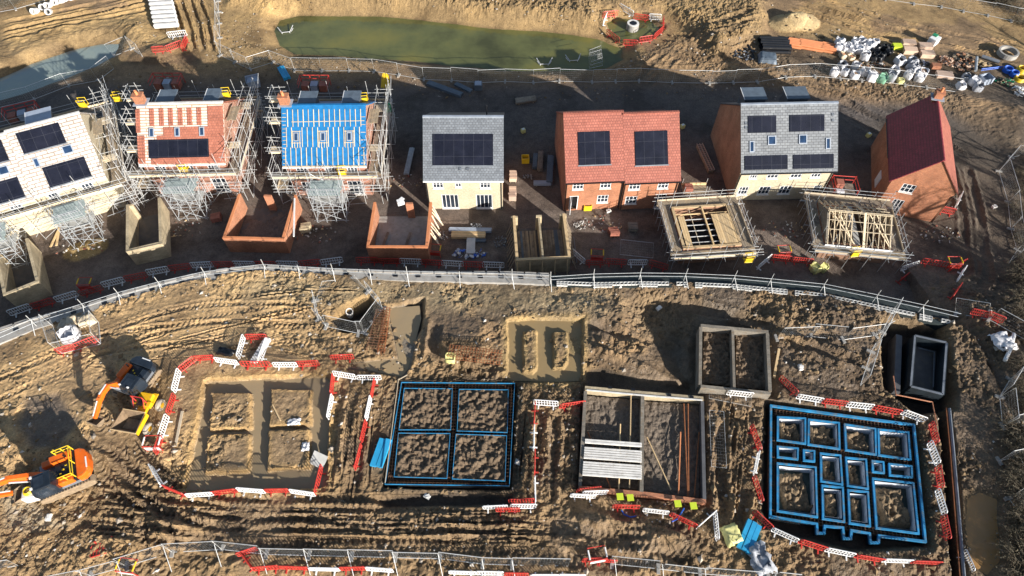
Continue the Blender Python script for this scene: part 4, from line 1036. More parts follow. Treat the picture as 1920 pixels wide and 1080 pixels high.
# ------------------------------------------------------------------ garages and low walls in front of the houses
def rect_frame(px, z):
    """fit a rectangle to four picture corners (back-left, back-right, front-right, front-left) at height z"""
    a, b, c, d = [G(*p, z) for p in px]
    o = (a + b + c + d) / 4; ux = ((b - a) + (c - d)); rz = math.atan2(ux.y, ux.x)
    W = ((b - a).length + (c - d).length) / 2; D = ((a - d).length + (b - c).length) / 2
    return Vector((o.x, o.y, 0)), rz, W, D
def garage_shell(name, label, px, h, mat, floor='dark_floor', t=.24, gap=None, cat='garage', coping=None, group=None, split=False, floor_z=.06):
    o, rz, W, D = rect_frame(px, h)
    r = thing(name, label, cat, o, rz, group); w2, d2 = W / 2, D / 2
    b = MB(); b.box(0, -d2 + t / 2, h / 2 - .2, W, t, h + .4); 
    for s in (-1, 1): b.box(s * (w2 - t / 2), t / 2, h / 2 - .2, t, D - t, h + .4)
    if gap:        # the back wall, left open for the doors
        for x0, x1 in gap: b.box((x0 + x1) / 2 * 1.0, d2 - t / 2, h / 2 - .2, x1 - x0, t - .004, h + .4)
    b.build('wall', mat, r)
    f = MB(); f.box(0, t / 2, floor_z / 2 - .1, W - 2 * t, D - t, floor_z + .2); f.build('floor', floor, r)
    if coping:
        c = MB(); c.box(0, -d2 + t / 2, h + .03, W + .04, t + .05, .06)
        for s in (-1, 1): c.box(s * (w2 - t / 2), t / 2, h + .03, t + .04, D - t, .06)
        c.build('wall_top', coping, r)
    return r, W, D
ga, Wg, Dg = garage_shell('garage', 'roofless cream block single garage cut by the frame edge', [(-6, 470), (50, 447), (76, 528), (2, 556)], 2.25, 'block_cream', gap=[(-1.6, -1.3), (1.3, 1.6)], coping='block_cream', group='roofless cream garages')
gb, Wg, Dg = garage_shell('garage', 'roofless cream block single garage standing alone beside the brick garage', [(234, 386), (297, 371), (308, 456), (240, 471)], 2.25, 'block_cream', gap=[(-Wg * .5, -Wg * .5 + .5)], coping='block_cream', group='roofless cream garages')
b1, Wb, Db = garage_shell('garage', 'roofless orange brick double garage with empty dark floor', [(445, 364), (556, 366), (533, 450), (420, 447)], 2.3, 'brick_orange', gap=[(-.4, .4)], coping='pipe_orange', group='roofless brick garages')
b2, Wb, Db = garage_shell('garage', 'roofless orange brick double garage with planks leaning on its grey floor', [(700, 379), (806, 380), (806, 464), (688, 465)], 2.3, 'brick_orange', floor='concrete', gap=[(.3, 1.05)], coping='pipe_orange', group='roofless brick garages')
for n, (x0, x1) in enumerate(((-2.2, -1.6), (.2, .75))):
    b = MB(); b.bar((x0, -2.2, .12), (x1, .6, .32), .24, .06); tag(b.build('plank', 'board_grey', None, loc=None), 'brown plank lying in the ' + ('west' if n == 0 else 'middle') + ' part of the grey garage floor', 'plank', 'planks in the brick garage')
    q = bpy.context.scene.objects[-1] if False else COL.objects[-1]
    q.location = b2.location; q.rotation_euler = b2.rotation_euler
# white wrapped end pier
p = G(752, 384, 2.2); b = MB(); b.box(0, 0, 0, .7, .5, .5, .4); b.box(.1, .2, .22, .5, .4, .1, .9); tag(b.build('plastic_sheet', 'white', loc=(p.x, p.y, 2.62)), 'crumpled white sheet draped over the brick garage pier', 'sheet')
b = MB(); b.bar((0, 0, 0), (.9, -5.2, .02), .14, .1); p = G(549, 372, 2.4); tag(b.build('white_pipe', 'white', loc=(p.x + .2, p.y, 2.42)), 'long white pipe lying along the brick garage wall top', 'pipe')
# timber lined double bay
ta, Wt, Dt = garage_shell('garage', 'roofless cream block double garage floored with grey planks, split by a middle wall', [(962, 404), (1061, 402), (1068, 483), (967, 490)], 2.2, 'block_cream', floor='dark_floor', gap=[(-2.9, -2.2), (-.3, .3), (2.2, 2.9)], coping='timber')
b = MB(); b.box(0, 0, .95, .2, Dt - .6, 2.3); b.build('middle_wall', 'block_cream', ta)
for s in (-1, 1):
    for k in range(9):
        b = MB(); b.bar((s * 1.42 + (k - 4) * .235, -Dt / 2 + .35, .14 + RS.uniform(0, .05)), (s * 1.42 + (k - 4) * .235 + RS.uniform(-.06, .06), Dt / 2 - .4, .14), .21, .05); b.build('floor_plank', RS.choice(['board_grey', 'board_grey', 'tarp', 'board']), ta)
for k in range(5):
    b = MB(); x = -2.6 + k * 1.25; b.bar((x, -Dt / 2 - .1, 2.1), (x, -Dt / 2 - .9, 0), .1, .1); b.build('prop', 'timber', ta)
for k in range(9):
    for s in (-1, 1):
        b = MB(); y = -2.5 + k * .6; b.bar((s * (Wt / 2 + .06), y, 2.0), (s * (Wt / 2 + .75), y - .1, .0), .09, .05); b.build('prop', 'board', ta)
# props leaning on the second brick garage
for k in range(8):
    b = MB(); x = Wb / 2 + .08; y = 2.6 - (k if k < 4 else k + 1.2) * .42; b.bar((x, y, 2.3 - .05 * k), (x + .7 + .2 * (k % 3), y - .7, .9 - .1 * (k % 2)), .12, .05); b.build('leaning_board', 'timber_pale', b2)

# timber decked garage in scaffold
oC, rC, WC, DC = rect_frame([(1236, 375), (1383, 365), (1412, 478), (1262, 487)], 2.35)
c1_ = thing('garage', 'brick garage with open timber joists and half boarded deck inside scaffold', 'garage', oC, rC)
w, d = WC / 2 - 1.15, DC / 2 - 1.25
b = MB(); t = .22
b.box(0, -d + t / 2, 1.1, 2 * w, t, 2.6); b.box(0, d - t / 2, 1.1, 2 * w, t, 2.6)
for s in (-1, 1): b.box(s * (w - t / 2), 0, 1.1, t, 2 * d - 2 * t, 2.6)
b.build('wall', 'brick_brown', c1_)
b = MB(); b.box(0, 0, .0, 2 * w - .5, 2 * d - .5, .12); b.build('floor', 'liner_shade', c1_)
b = MB()
for (x0, y0, x1, y1) in ((-w, -d + .1, w, -d + .1), (-w, d - .1, w, d - .1)): b.bar((x0, y0, 2.45), (x1, y1, 2.45), .26, .1)
for s in (-1, 1): b.bar((s * (w - .1), -d + .24, 2.45), (s * (w - .1), d - .24, 2.45), .26, .1)
b.build('wall_plate', 'timber', c1_)
b = MB(); b.bar((.15, -d + .25, 2.47), (.15, d - .25, 2.47), .14, .2); b.build('joist', 'timber', c1_)
for k in range(6):
    y = -d + .7 + k * (2 * d - 1.0) / 6; b = MB(); b.bar((-w + .25, y, 2.4), (w - .25, y, 2.4), .05 if k < 5 else .1, .09); b.build('joist', 'timber' if k > 4 else 'steel_bright', c1_)
b = MB(); b.bar((-1.2, -d + .3, 2.36), (-1.2, d - .3, 2.36), .05, .1); b.build('joist', 'timber_pale', c1_)
for k in range(8):
    b = MB(); b.box(.95 + k * .232, -.55, 2.55, .215, 3.9 + RS.uniform(-.05, .05), .035); b.build('deck_board', 'timber', c1_)
for k in range(3):
    b = MB(); b.box(-w + .45 + k * .22, -.6, 2.54, .2, 3.9, .035); b.build('deck_board', 'timber', c1_)
sc4 = thing('scaffold', 'low scaffold ringing the half boarded timber garage deck', 'scaffolding', oC, rC, 'scaffolds round the new garages')
def garage_scaffold(root, w, d, W, D, mat, z=2.2, bmat='board'):
    L, T_ = 2 * w, 2 * d
    for (p, dr, n, ln, bays) in (((-w - 1.2, -d, 0), (1, 0, 0), (0, -1, 0), L + 2.4, 5), ((-w - 1.2, d, 0), (1, 0, 0), (0, 1, 0), L + 2.4, 5), ((w, -d, 0), (0, 1, 0), (1, 0, 0), T_, 5), ((-w, -d, 0), (0, 1, 0), (-1, 0, 0), T_, 5)):
        scaffold_side(root, p, dr, n, ln, (z,), z + 1.0, bays, mat, inner=.15, outer=1.2, boardmat=bmat, jut=(.1, .9), braces=False)
garage_scaffold(sc4, w, d, WC, DC, 'steel_bright')
# garage with roof trusses
oT, rT, WT, DT = rect_frame([(1512, 358), (1682, 378), (1688, 485), (1520, 474)], 2.3)
c2_ = thing('garage', 'garage with pale open roof trusses and fascia inside dark scaffold', 'garage', oT, rT)
w, d = WT / 2 - 1.3, DT / 2 - 1.3
b = MB(); b.box(0, -d + t / 2, 1.05, 2 * w, t, 2.5); b.box(0, d - t / 2, 1.05, 2 * w, t, 2.5)
for s in (-1, 1): b.box(s * (w - t / 2), 0, 1.05, t, 2 * d - 2 * t, 2.5)
b.build('wall', 'brick_brown', c2_)
b = MB(); b.box(0, 0, 0, 2 * w - .5, 2 * d - .5, .12); b.build('floor', 'gravel_floor', c2_)
hr = 1.75; hd = d + .25
for s in (-1, 1):
    b = MB(); k = s * (w - .1); b.poly([(k - .1, -d, 2.3), (k + .1, -d, 2.3), (k + .1, 0, 2.3 + hr - .15), (k - .1, 0, 2.3 + hr - .15)]); b.poly([(k + .1, -d, 2.3), (k + .1, d, 2.3), (k + .1, 0, 2.3 + hr - .15)]); b.poly([(k - .1, d, 2.3), (k - .1, -d, 2.3), (k - .1, 0, 2.3 + hr - .15)]); b.poly([(k - .1, 0, 2.3 + hr - .15), (k + .1, 0, 2.3 + hr - .15), (k + .1, d, 2.3), (k - .1, d, 2.3)])
    b.build('gable', 'block_grey', c2_)
b = MB(); b.ngon_x([(-.28, .1), (.28, .1), (.28, 2.3), (-.28, 2.3)], -d + .25, d - .25); b.build('party_wall', 'ply_grey', c2_)
b = MB(); b.bar((.42, -hd, 2.42), (.42, 0, 2.42 + hr), .22, .1); b.bar((.42, hd, 2.42), (.42, 0, 2.42 + hr), .22, .1); b.build('rafter', 'timber_pale', c2_)
xs = [-w + .15 + i * .56 for i in range(5)] + [.75 + i * .56 for i in range(5)] 
xs = [x for x in xs if abs(x) > .35 and x < w]
for x in xs:
    b = MB()
    for s in (-1, 1):
        b.bar((x, s * hd, 2.36), (x, 0, 2.36 + hr), .06, .1)
        b.bar((x + .002, s * hd * .33, 2.33), (x + .002, s * hd * .5, 2.36 + hr * .5), .05, .07); b.bar((x - .002, s * hd * .33, 2.33), (x - .002, 0, 2.3 + hr), .05, .07)
    b.bar((x, -hd, 2.31), (x, hd, 2.31), .06, .09); b.build('roof_truss', 'timber_pale', c2_)
for s in (-1, 1):
    for f in (.45, .72, .97):
        b = MB(); zz = 2.36 + hr * f + .09; b.bar((-w + .1, s * hd * (1 - f), zz), (w - .05, s * hd * (1 - f), zz), .07, .04); b.build('purlin', 'timber_pale', c2_)
    for x0, x1 in ((-w + .4, -.4), (.9, w - .2), (-w + 1.1, -.5), (1.6, w - .1)):
        b = MB(); b.bar((x0, -s * .05, 2.3 + hr), (x1, s * -hd * .92, 2.42 + .08), .1, .035); b.build('brace', 'timber_pale', c2_)
b = MB(); b.box(0, -hd - .04, 2.36, 2 * w + .2, .05, .2); b.build('fascia', 'trim', c2_)
sc5 = thing('scaffold', 'weathered dark scaffold ringing the garage with open roof trusses', 'scaffolding', oT, rT, 'scaffolds round the new garages')
garage_scaffold(sc5, w, d, WT, DT, 'steel', bmat='board_grey')

# ------------------------------------------------------------------ retaining wall of the terrace
def strip(name, label, cat, N, S, z0, z1, mat, i0, i1, inset=0.0):
    n = [G(u, v, TZ) for u, v in N[i0:i1]]; s = [G(u, v, TZ) for u, v in S[i0:i1]]
    r = thing(name, label, cat, (n[0].x, n[0].y, 0)); b = MB()
    for k in range(len(n) - 1):
        a, c, d_, e = n[k], n[k + 1], s[k + 1], s[k]
        lo = [Vector((p.x, p.y, z0)) for p in (e, d_, c, a)]; hi = [Vector((p.x, p.y, z1)) for p in (e, d_, c, a)]
        b.poly(hi); b.poly([lo[1], lo[0], hi[0], hi[1]][::1]); b.poly([lo[3], lo[2], hi[2], hi[3]])
    b.build('wall_body', mat, r, org=r.location)
    return r, n, s
rw, rn, rs_ = strip('retaining_wall', 'long curving grey crib wall holding the muddy terrace above the road', 'retaining wall', WALL_N, WALL_S, -.4, TZ + .06, 'concrete', 0, 13)
rw2, rn2, rs2 = strip('retaining_wall', 'dark green faced wall with white honeycomb cells along its top', 'retaining wall', WALL_N, WALL_S, -.4, TZ - .15, 'wall_face', 12, 23)
# dark drain slots and top blocks along the grey part
acc = 0
b = MB(); bl = MB()
for k in range(len(rn) - 1):
    L = (rn[k + 1] - rn[k]).length; m = int(L / 1.75)
    for i in range(m):
        f = (i + .5) / m; p = rn[k].lerp(rn[k + 1], f); q = rs_[k].lerp(rs_[k + 1], f); mid = p.lerp(q, .5); a = math.atan2((rn[k + 1] - rn[k]).y, (rn[k + 1] - rn[k]).x)
        b.box(mid.x, mid.y, TZ + .09, .42, .26, .07, a)
    for i in range(int(L / 1.1)):
        f = (i + .5) / int(L / 1.1); p = rn[k].lerp(rn[k + 1], f); a = math.atan2((rn[k + 1] - rn[k]).y, (rn[k + 1] - rn[k]).x)
        bl.box(p.x, p.y - .12, TZ + .1, 1.04, .26, .16 + .04 * (i % 2), a)
b.build('drain_slot', 'black', rw, org=rw.location); bl.build('capping', 'concrete', rw, org=rw.location)
rw.children[1]['kind'] = 'stuff'; rw.children[2]['kind'] = 'stuff'
b = MB()
for k in range(len(rn2) - 1):
    p0, p1, q0, q1 = rn2[k], rn2[k + 1], rs2[k], rs2[k + 1]; L = (p1 - p0).length; m = max(1, int(L / .34)); a = math.atan2((p1 - p0).y, (p1 - p0).x)
    for i in range(m):
        if ((k * 7 + i) % 22) in (0, 1): continue
        f = (i + .5) / m
        for e, zz in ((.80, TZ + .02), (.93, TZ - .0)):
            p = p0.lerp(p1, f).lerp(q0.lerp(q1, f), e)
            if e > .9 and (i // 5) % 4: continue
            for dx, dy, sx, sy in ((-.14, 0, .04, .32), (.14, 0, .04, .32), (0, -.14, .24, .04), (0, .14, .24, .04)):
                b.box(p.x + dx * math.cos(a) - dy * math.sin(a), p.y + dx * math.sin(a) + dy * math.cos(a), zz, sx, sy, .2, a)
hc = b.build('honeycomb_cells', 'cell_grey', rw2, org=rw2.location); hc['kind'] = 'stuff'
# handrail along the wall
def handrail(label, px, z, h=1.1, every=4.0, lean=(0, -.35), name='edge_rail'):
    pts = [G(u, v, z) for u, v in px]; r = thing(name, label, 'railing', pts[0]); org = pts[0]
    for dz in (.55, 1.05):
        b = MB(); b.tube([(p.x - org.x, p.y - org.y, dz) for p in pts], .025, 6); b.build('rail', 'steel', r)
    P2 = pts; acc = every
    for a, c in zip(P2[:-1], P2[1:]):
        L = (c - a).length; n = max(1, round(L / every))
        for i in range(n):
            p = a.lerp(c, i / n) - org
            pole(r, 'post', (p.x, p.y, -.3), (p.x + RS.uniform(-.05, .05), p.y + .05, 1.75 if i % 2 == 0 else 1.2), 'steel_bright', .028)
            pole(r, 'brace_pole', (p.x, p.y, .8), (p.x + RS.uniform(.05, .3), p.y - 1.0, .0), 'steel_bright', .03)
    return r
handrail('double scaffold tube rail with leaning posts along the grey crib wall', [(-30, 655), (69, 612), (164, 582), (230, 561), (305, 541), (389, 522), (500, 508), (627, 516), (765, 521), (960, 526), (1028, 529)], TZ)
handrail('double scaffold tube rail above the white honeycomb cells', [(1032, 531), (1112, 526), (1198, 524), (1282, 525), (1373, 529), (1440, 535), (1539, 545), (1637, 565), (1723, 584), (1790, 600)], TZ)

# ------------------------------------------------------------------ house footings on the terrace
def ring(b, pts, z0, z1, t):
    n = len(pts)
    for i in range(n):
        a, c = Vector((*pts[i][:2], 0)), Vector((*pts[(i + 1) % n][:2], 0)); dr = (c - a).normalized()
        b.bar(a + dr * (t / 2) + Vector((0, 0, (z0 + z1) / 2)), c + dr * (t / 2) + Vector((0, 0, (z0 + z1) / 2)), t, z1 - z0)
def lumpy_bed(name, px, z, amp, mat, parent, org, step=.1, inset=.0, crown=.0):
    """a bed of broken soil filling a cell"""
    pts = W2(px, TZ); A, B, C_, D_ = [np.array(p) for p in pts]        # corners in order round the cell
    n = max(6, int(max(np.linalg.norm(B - A), np.linalg.norm(C_ - B)) / step))
    b = MB(); u, v = np.meshgrid(np.linspace(0, 1, n + 1), np.linspace(0, 1, n + 1))
    p = (A * (1 - u[..., None]) + B * u[..., None]) * (1 - v[..., None]) + (D_ * (1 - u[..., None]) + C_ * u[..., None]) * v[..., None]
    x, y = p[..., 0], p[..., 1]; f = fbm(x, y, .7, 3, .6); g = fbm(x + 7, y, 2.4, 2, .6); h = fbm(x + 70, y, 4.6, 2, .6); sh = np.clip(1 - 2.4 * np.abs(fbm(x + 33, y, 1.7, 2, .6) - .5), 0, 1) ** 2
    z = z + amp * (.7 * (f - .5) + 1.0 * (g - .5) + .8 * (h - .5) - .3 * sh + .15)
    b.v = [tuple(q) for q in np.stack([x, y, z], -1).reshape(-1, 3).tolist()]
    for j in range(n):
        for i in range(n):
            k = j * (n + 1) + i; b.f.append((k, k + n + 1, k + n + 2, k + 1) if True else 0); b.m.append(0)
    o = b.build(name, mat, parent, smooth=False, org=org)
    me = o.data
    me.flip_normals() if me.polygons[0].normal.z < 0 else None
    return o
def soil(name, c, sc=2.0):
    m, nt, bs = _nt(name)
    n1 = _noise(nt, sc, 9, .72); n2 = _noise(nt, sc * 7, 6, .7)
    r = _ramp(nt, n1.outputs[0], [(.3, _val(c, .55)), (.7, _val(c, 1.45))]); r2 = _ramp(nt, n2.outputs[0], [(.3, (.65,) * 3), (.7, (1.3,) * 3)])
    nt.links.new(_mix(nt, r.outputs[0], r2.outputs[0], 1.0, 'MULTIPLY'), bs.inputs['Base Color']); bs.inputs['Roughness'].default_value = .95
    _bump(nt, bs, n2.outputs[0], .8, .12)
    return m
M['soil'] = soil('cell_soil', (0.15, 0.105, 0.066)); M['soil_dry'] = soil('dry_soil', (0.22, 0.155, 0.09)); M['soil_grey'] = soil('gravelly_soil', (0.165, 0.13, 0.098), 3.0)
# B: blue edged trench with four soil cells and rebar cages
fB = [(753, 717), (965, 719), (955, 911), (722, 908)]
oB = G(843, 815, TZ); oB.z = TZ - .75
footB = thing('house_footing', 'square footing trench edged in thin blue board round four soil cells', 'foundation', oB, 0, 'house footings')
b = MB(); ring(b, W2(fB, TZ), TZ - .05, TZ + .06, .045); b.build('edge_board', 'icf', footB, org=oB); b = MB(); ring(b, W2(fB, TZ), TZ - .75, TZ - .1, .05); b.build('trench_liner', 'black', footB, org=oB)
CELLS = [[(758, 728), (848, 729), (845, 806), (748, 806)], [(861, 730), (953, 731), (951, 811), (857, 808)], [(747, 812), (844, 813), (838, 897), (739, 894)], [(855, 814), (950, 817), (947, 902), (848, 898)]]
for c in CELLS:
    b = MB(); ring(b, W2(c, TZ), TZ - .03, TZ + .05, .038); b.build('edge_board', 'icf', footB, org=oB); b = MB(); ring(b, W2(c, TZ), TZ - .75, TZ - .06, .05); b.build('trench_liner', 'black', footB, org=oB)
    lumpy_bed('soil_bed', c, TZ - .1, .4, 'soil', footB, oB)
def cage(parent, a, c, w, h, org, mat='rust', step=.28, z=TZ - .55, name='rebar_cage'):
    """reinforcing cage: long bars and hoops"""
    a, c = Vector((*a[:2], z)), Vector((*c[:2], z)); L = (c - a).length; d_ = (c - a).normalized(); n = Vector((-d_.y, d_.x, 0)); b = MB()
    for s in (-1, 0, 1):
        for hh in (0, h): b.bar(a + n * s * w / 2 + Vector((0, 0, hh)), c + n * s * w / 2 + Vector((0, 0, hh)), .035)
    for i in range(int(L / step)):
        p = a + d_ * (i + .5) * step
        b.bar(p - n * w / 2 + Vector((0, 0, h + .03)), p + n * w / 2 + Vector((0, 0, h + .03)), .04)
        for s in (-1, 1): b.bar(p + n * s * (w / 2 + .01), p + n * s * (w / 2 + .01) + Vector((0, 0, h)), .04)
    return b.build(name, mat, parent, org=org)
M['rebar'] = flat('dark_rebar', (0.17, 0.082, 0.042), .8, var=.5, scale=3)
def midline(u0, v0, u1, v1): return W2([(u0, v0), (u1, v1)], TZ)
for q in ((757, 722, 960, 724), (726, 902, 952, 906), (750, 722, 731, 900), (959, 728, 952, 900), (854, 730, 843, 900), (748, 809, 845, 810), (857, 812, 953, 814)):
    a, c = midline(*q); cage(footB, a, c, .34, .35, oB, 'rebar')
b = MB(); a, c = [G(u, v, TZ + .5) for u, v in ((747, 712), (722, 905))]; b.bar(a, c, .05, .05); b.bar(a, a + Vector((.7, .45, 0)), .06); b.build('edge_pipe', 'timber_pale', footB, org=oB)
# D: blue foam formwork with many pockets
oD = G(1590, 890, TZ); oD.z = TZ - .95
footD = thing('house_footing', 'bright blue foam formwork with sixteen open pockets and rebar between them', 'foundation', oD, 0, 'house footings')
def TD(x, y): return (1420 + x / 3.6, 780 + y / 3.6)
outD = [(1446, 760), (1714, 796), (1736, 1015), (1649, 1004), (1648, 1017), (1633, 1017), (1631, 1000), (1597, 994), (1596, 1009), (1583, 1009), (1581, 989), (1547, 986), (1546, 999), (1533, 999), (1532, 982), (1445, 968)]
def foam_ring(b, px, z1, z0=TZ - .9, t=.16):
    pts = [(p.x, p.y) for p in (G(u, v, z1) for u, v in px)]; ring(b, pts, z0, z1, t)
ZD = TZ + .08
b = MB(); foam_ring(b, outD, ZD, TZ - .16); b.build('outer_formwork', 'icf', footD, org=oD); b = MB(); foam_ring(b, outD, TZ - .16, TZ - .9, .12); b.build('formwork_base', 'liner_shade', footD, org=oD)
POCK = [[TD(140, 5), TD(325, 15), TD(325, 185), TD(138, 160)], [TD(348, 22), TD(552, 45), TD(556, 220), TD(345, 190)], [TD(592, 55), TD(798, 85), TD(802, 258), TD(600, 228)], [TD(818, 88), TD(1022, 110), TD(1035, 292), TD(822, 262)],
        [TD(138, 205), TD(275, 218), TD(273, 290), TD(140, 275)], [TD(315, 228), TD(386, 235), TD(386, 305), TD(316, 298)], [TD(430, 250), TD(562, 265), TD(575, 462), TD(432, 440)], [TD(600, 280), TD(735, 292), TD(748, 490), TD(612, 470)],
        [TD(778, 302), TD(852, 310), TD(856, 382), TD(782, 375)], [TD(892, 322), TD(1043, 338), TD(1046, 412), TD(896, 398)], [TD(138, 318), TD(395, 345), TD(405, 680), TD(138, 640)], [TD(440, 468), TD(578, 482), TD(588, 712), TD(445, 692)],
        [TD(615, 498), TD(748, 512), TD(762, 742), TD(625, 722)], [TD(782, 420), TD(1055, 452), TD(1090, 792), TD(806, 755)]]
for i, q in enumerate(POCK):
    b = MB(); foam_ring(b, q, TZ - .1, TZ - .9, .1); b.build('pocket_liner', 'liner_shade', footD, org=oD); b = MB(); foam_ring(b, q, ZD, TZ - .1, .13); f = b.build('pocket_formwork', 'icf', footD, org=oD)
    pts = [(p.x, p.y) for p in (G(u, v, ZD) for u, v in q)]; cx = sum(p[0] for p in pts) / 4; cy = sum(p[1] for p in pts) / 4
    sm = lambda k: [(cx + (p[0] - cx) * k, cy + (p[1] - cy) * k) for p in pts]
    b = MB(); k = 1 - .26 / max(.6, abs(pts[1][0] - pts[0][0]))
    q1 = sm(k - .01)
    fl_ = MB(); fl_.poly([(p[0], p[1], TZ - .86) for p in q1]); fl_.build('pocket_floor', 'pocket_floor', f, org=oD)
    for a_ in range(4):
        p, r_ = q1[a_], q1[(a_ + 1) % 4]; b.poly([(p[0], p[1], TZ - .86), (r_[0], r_[1], TZ - .86), (r_[0], r_[1], TZ + .0), (p[0], p[1], TZ + .0)])
    b.build('pale_lining', 'icf_in', f, org=oD)
    if i not in (4, 5, 8, 9):
        b = MB(); n = 36; rx = (abs(pts[1][0] - pts[0][0])) / 2 * .76; ry = abs(pts[0][1] - pts[3][1]) / 2 * (.68 if i in (6, 7, 11, 12) else .8); rx *= .55 if i in (6, 7, 11, 12) else 1
        for jj in range(n + 1):
            for ii in range(n + 1):
                u, v = ii / n * 2 - 1, jj / n * 2 - 1; e = 1 - max(abs(u), abs(v)); x, y = cx + u * rx, cy + v * ry
                g = vnoise(np.array([x * 2.2]), np.array([y * 2.2]))[0]; g2 = vnoise(np.array([x * 5.5]), np.array([y * 5.5]))[0]
                b.v.append((x + .25 * (g - .5), y + .25 * (g2 - .5), TZ - .9 + min(.5, e * 2.6) + .4 * (g - .4) * min(1, e * 4) + .34 * (g2 - .5) + .2 * (vnoise(np.array([x * 9]), np.array([y * 9]))[0] - .5)))
        for jj in range(n):
            for ii in range(n): kk = jj * (n + 1) + ii; b.f.append((kk, kk + 1, kk + n + 2, kk + n + 1)); b.m.append(0)
        b.build('soil_mound', 'soil_dry', f, org=oD, smooth=True)
def TDm(*q): return W2([TD(q[0], q[1]), TD(q[2], q[3])], TZ)
for q in ((105, 20, 100, 640), (120, 185, 1035, 305), (410, 240, 425, 690), (585, 60, 595, 480), (590, 480, 605, 730), (765, 300, 790, 770), (120, 665, 1105, 820), (120, -35, 1050, 80), (1060, 120, 1120, 800), (300, 220, 296, 300), (870, 320, 874, 400), (120, 300, 420, 330), (765, 400, 1060, 435), (430, 455, 590, 475), (605, 485, 770, 505)):
    a, c = TDm(*q); cage(footD, a, c, .42, .3, oD, 'rebar', z=TZ - .5)
# C: low walls with beams across one half
oC_ = G(1205, 830, TZ); oC_.z = TZ - .75
footC = thing('house_footing', 'low walled footing with white floor beams across half of one bay', 'foundation', oC_, 0, 'house footings')
zC = TZ + .35
def wseg(b, px, z0, z1, t):
    pts = [G(u, v, z1) for u, v in px]
    for a, c in zip(pts[:-1], pts[1:]): b.bar((a.x, a.y, (z0 + z1) / 2), (c.x, c.y, (z0 + z1) / 2), t, z1 - z0)
b = MB(); wseg(b, [(1097, 727), (1206, 737), (1319, 747)], TZ - .75, zC, .34); b.build('block_wall', 'block_cream', footC, org=oC_)
b = MB(); wseg(b, [(1098, 733), (1088, 911)], TZ - .75, zC - .01, .26); b.build('block_wall', 'block_grey', footC, org=oC_)
b = MB(); wseg(b, [(1205, 742), (1203, 922)], TZ - .75, zC - .02, .28); b.build('block_wall', 'block_grey', footC, org=oC_)
b = MB(); wseg(b, [(1317, 752), (1321, 936)], TZ - .75, zC - .03, .26); b.build('block_wall', 'concrete_dark', footC, org=oC_)
b = MB(); wseg(b, [(1086, 914), (1204, 925), (1324, 940)], TZ - .75, zC - .04, .3); b.build('brick_wall', 'brick_orange', footC, org=oC_)
b = MB(); wseg(b, [(1100, 731), (1206, 741), (1317, 750)], zC, zC + .05, .12); b.build('wall_strip', 'white_conc', footC, org=oC_)
for v0 in (736, ): pass
for u, v in ((1144, 727), (1187, 731), (1255, 741), (1297, 745)):
    p = G(u, v, zC); b = MB(); b.box(p.x, p.y, zC + .04, .3, .2, .06, -.1); b.build('wall_slot', 'black', footC, org=oC_)
for y0 in (826, 830, 841, 845.5, 850, 854.5, 859, 868, 872.5, 877, 881.5, 886, 890.5):
    f = (y0 - 826) / 64; xl = 1097 - 5 * f; b = MB(); a, c = G(xl, y0 - 1, zC + .02), G(1203, y0 + 6.5 - 0 * f, zC + .02)
    b.bar(a, c, .14, .16); b.build('floor_beam', 'white_conc', footC, org=oC_)
for q in (((1100, 738), (1200, 746), (1200, 915), (1094, 905)), ((1210, 748), (1312, 756), (1314, 930), (1208, 918))): lumpy_bed('gravel_bed', list(q), TZ - .42, .16, 'soil_grey', footC, oC_)
for q, m in ((((1183, 742), (1180, 915)), 'timber'), (((1163, 795), (1160, 925)), 'timber'), (((1282, 757), (1290, 940)), 'rust'), (((1290, 757), (1291, 935)), 'rust'), (((1213, 820), (1258, 918)), 'timber'), (((1276, 810), (1272, 925)), 'pipe_orange'), (((1311, 810), (1302, 930)), 'rust'), (((1102, 810), (1145, 915)), 'rust')):
    a, c = [G(u, v, TZ + .0) for u, v in q]; b = MB(); b.tube([a, c], .055, 6); b.build('drain_pipe', m, footC, org=oC_)
# marker caps on rods in front of C
for k, (u, v) in enumerate(((1160, 934), (1179, 936), (1267, 947), (1296, 951))):
    p = GP(u, v + 3); r = thing('marker_post', ORD[k] + ' square lime capped marker from the west below the walled footing', 'marker', p, 0, 'lime capped markers')
    b = MB(); b.tube([(0, 0, -.1), (0, 0, .75)], .03, 6); b.build('post', 'steel', r); b = MB(); b.box(0, 0, .78, .5, .5, .06, .05); b.build('cap', 'lime', r)
# F: block box with two cells
oF = G(1378, 675, TZ); oF.z = TZ - .5; zF = TZ + .75
footF = thing('garage_footing', 'raised pale block wall box split into two soil filled cells', 'foundation', oF)
b = MB(); wseg(b, [(1314, 610), (1441, 622)], TZ - .5, zF, .3); b.build('block_wall', 'block_grey', footF, org=oF); b = MB(); wseg(b, [(1314, 724), (1445, 737)], TZ - .5, zF, .28); b.build('block_wall', 'block_grey', footF, org=oF)
b = MB(); wseg(b, [(1314, 613), (1313, 721)], TZ - .5, zF - .01, .26); wseg(b, [(1374, 619), (1377, 728)], TZ - .5, zF - .012, .22); wseg(b, [(1439, 625), (1444, 733)], TZ - .5, zF - .014, .28); b.build('block_wall', 'block_grey', footF, org=oF)
for q in (((1320, 616), (1371, 620), (1374, 724), (1318, 718)), ((1380, 622), (1434, 627), (1440, 730), (1381, 726))): lumpy_bed('soil_bed', list(q), TZ - .0, .35, 'soil', footF, oF)
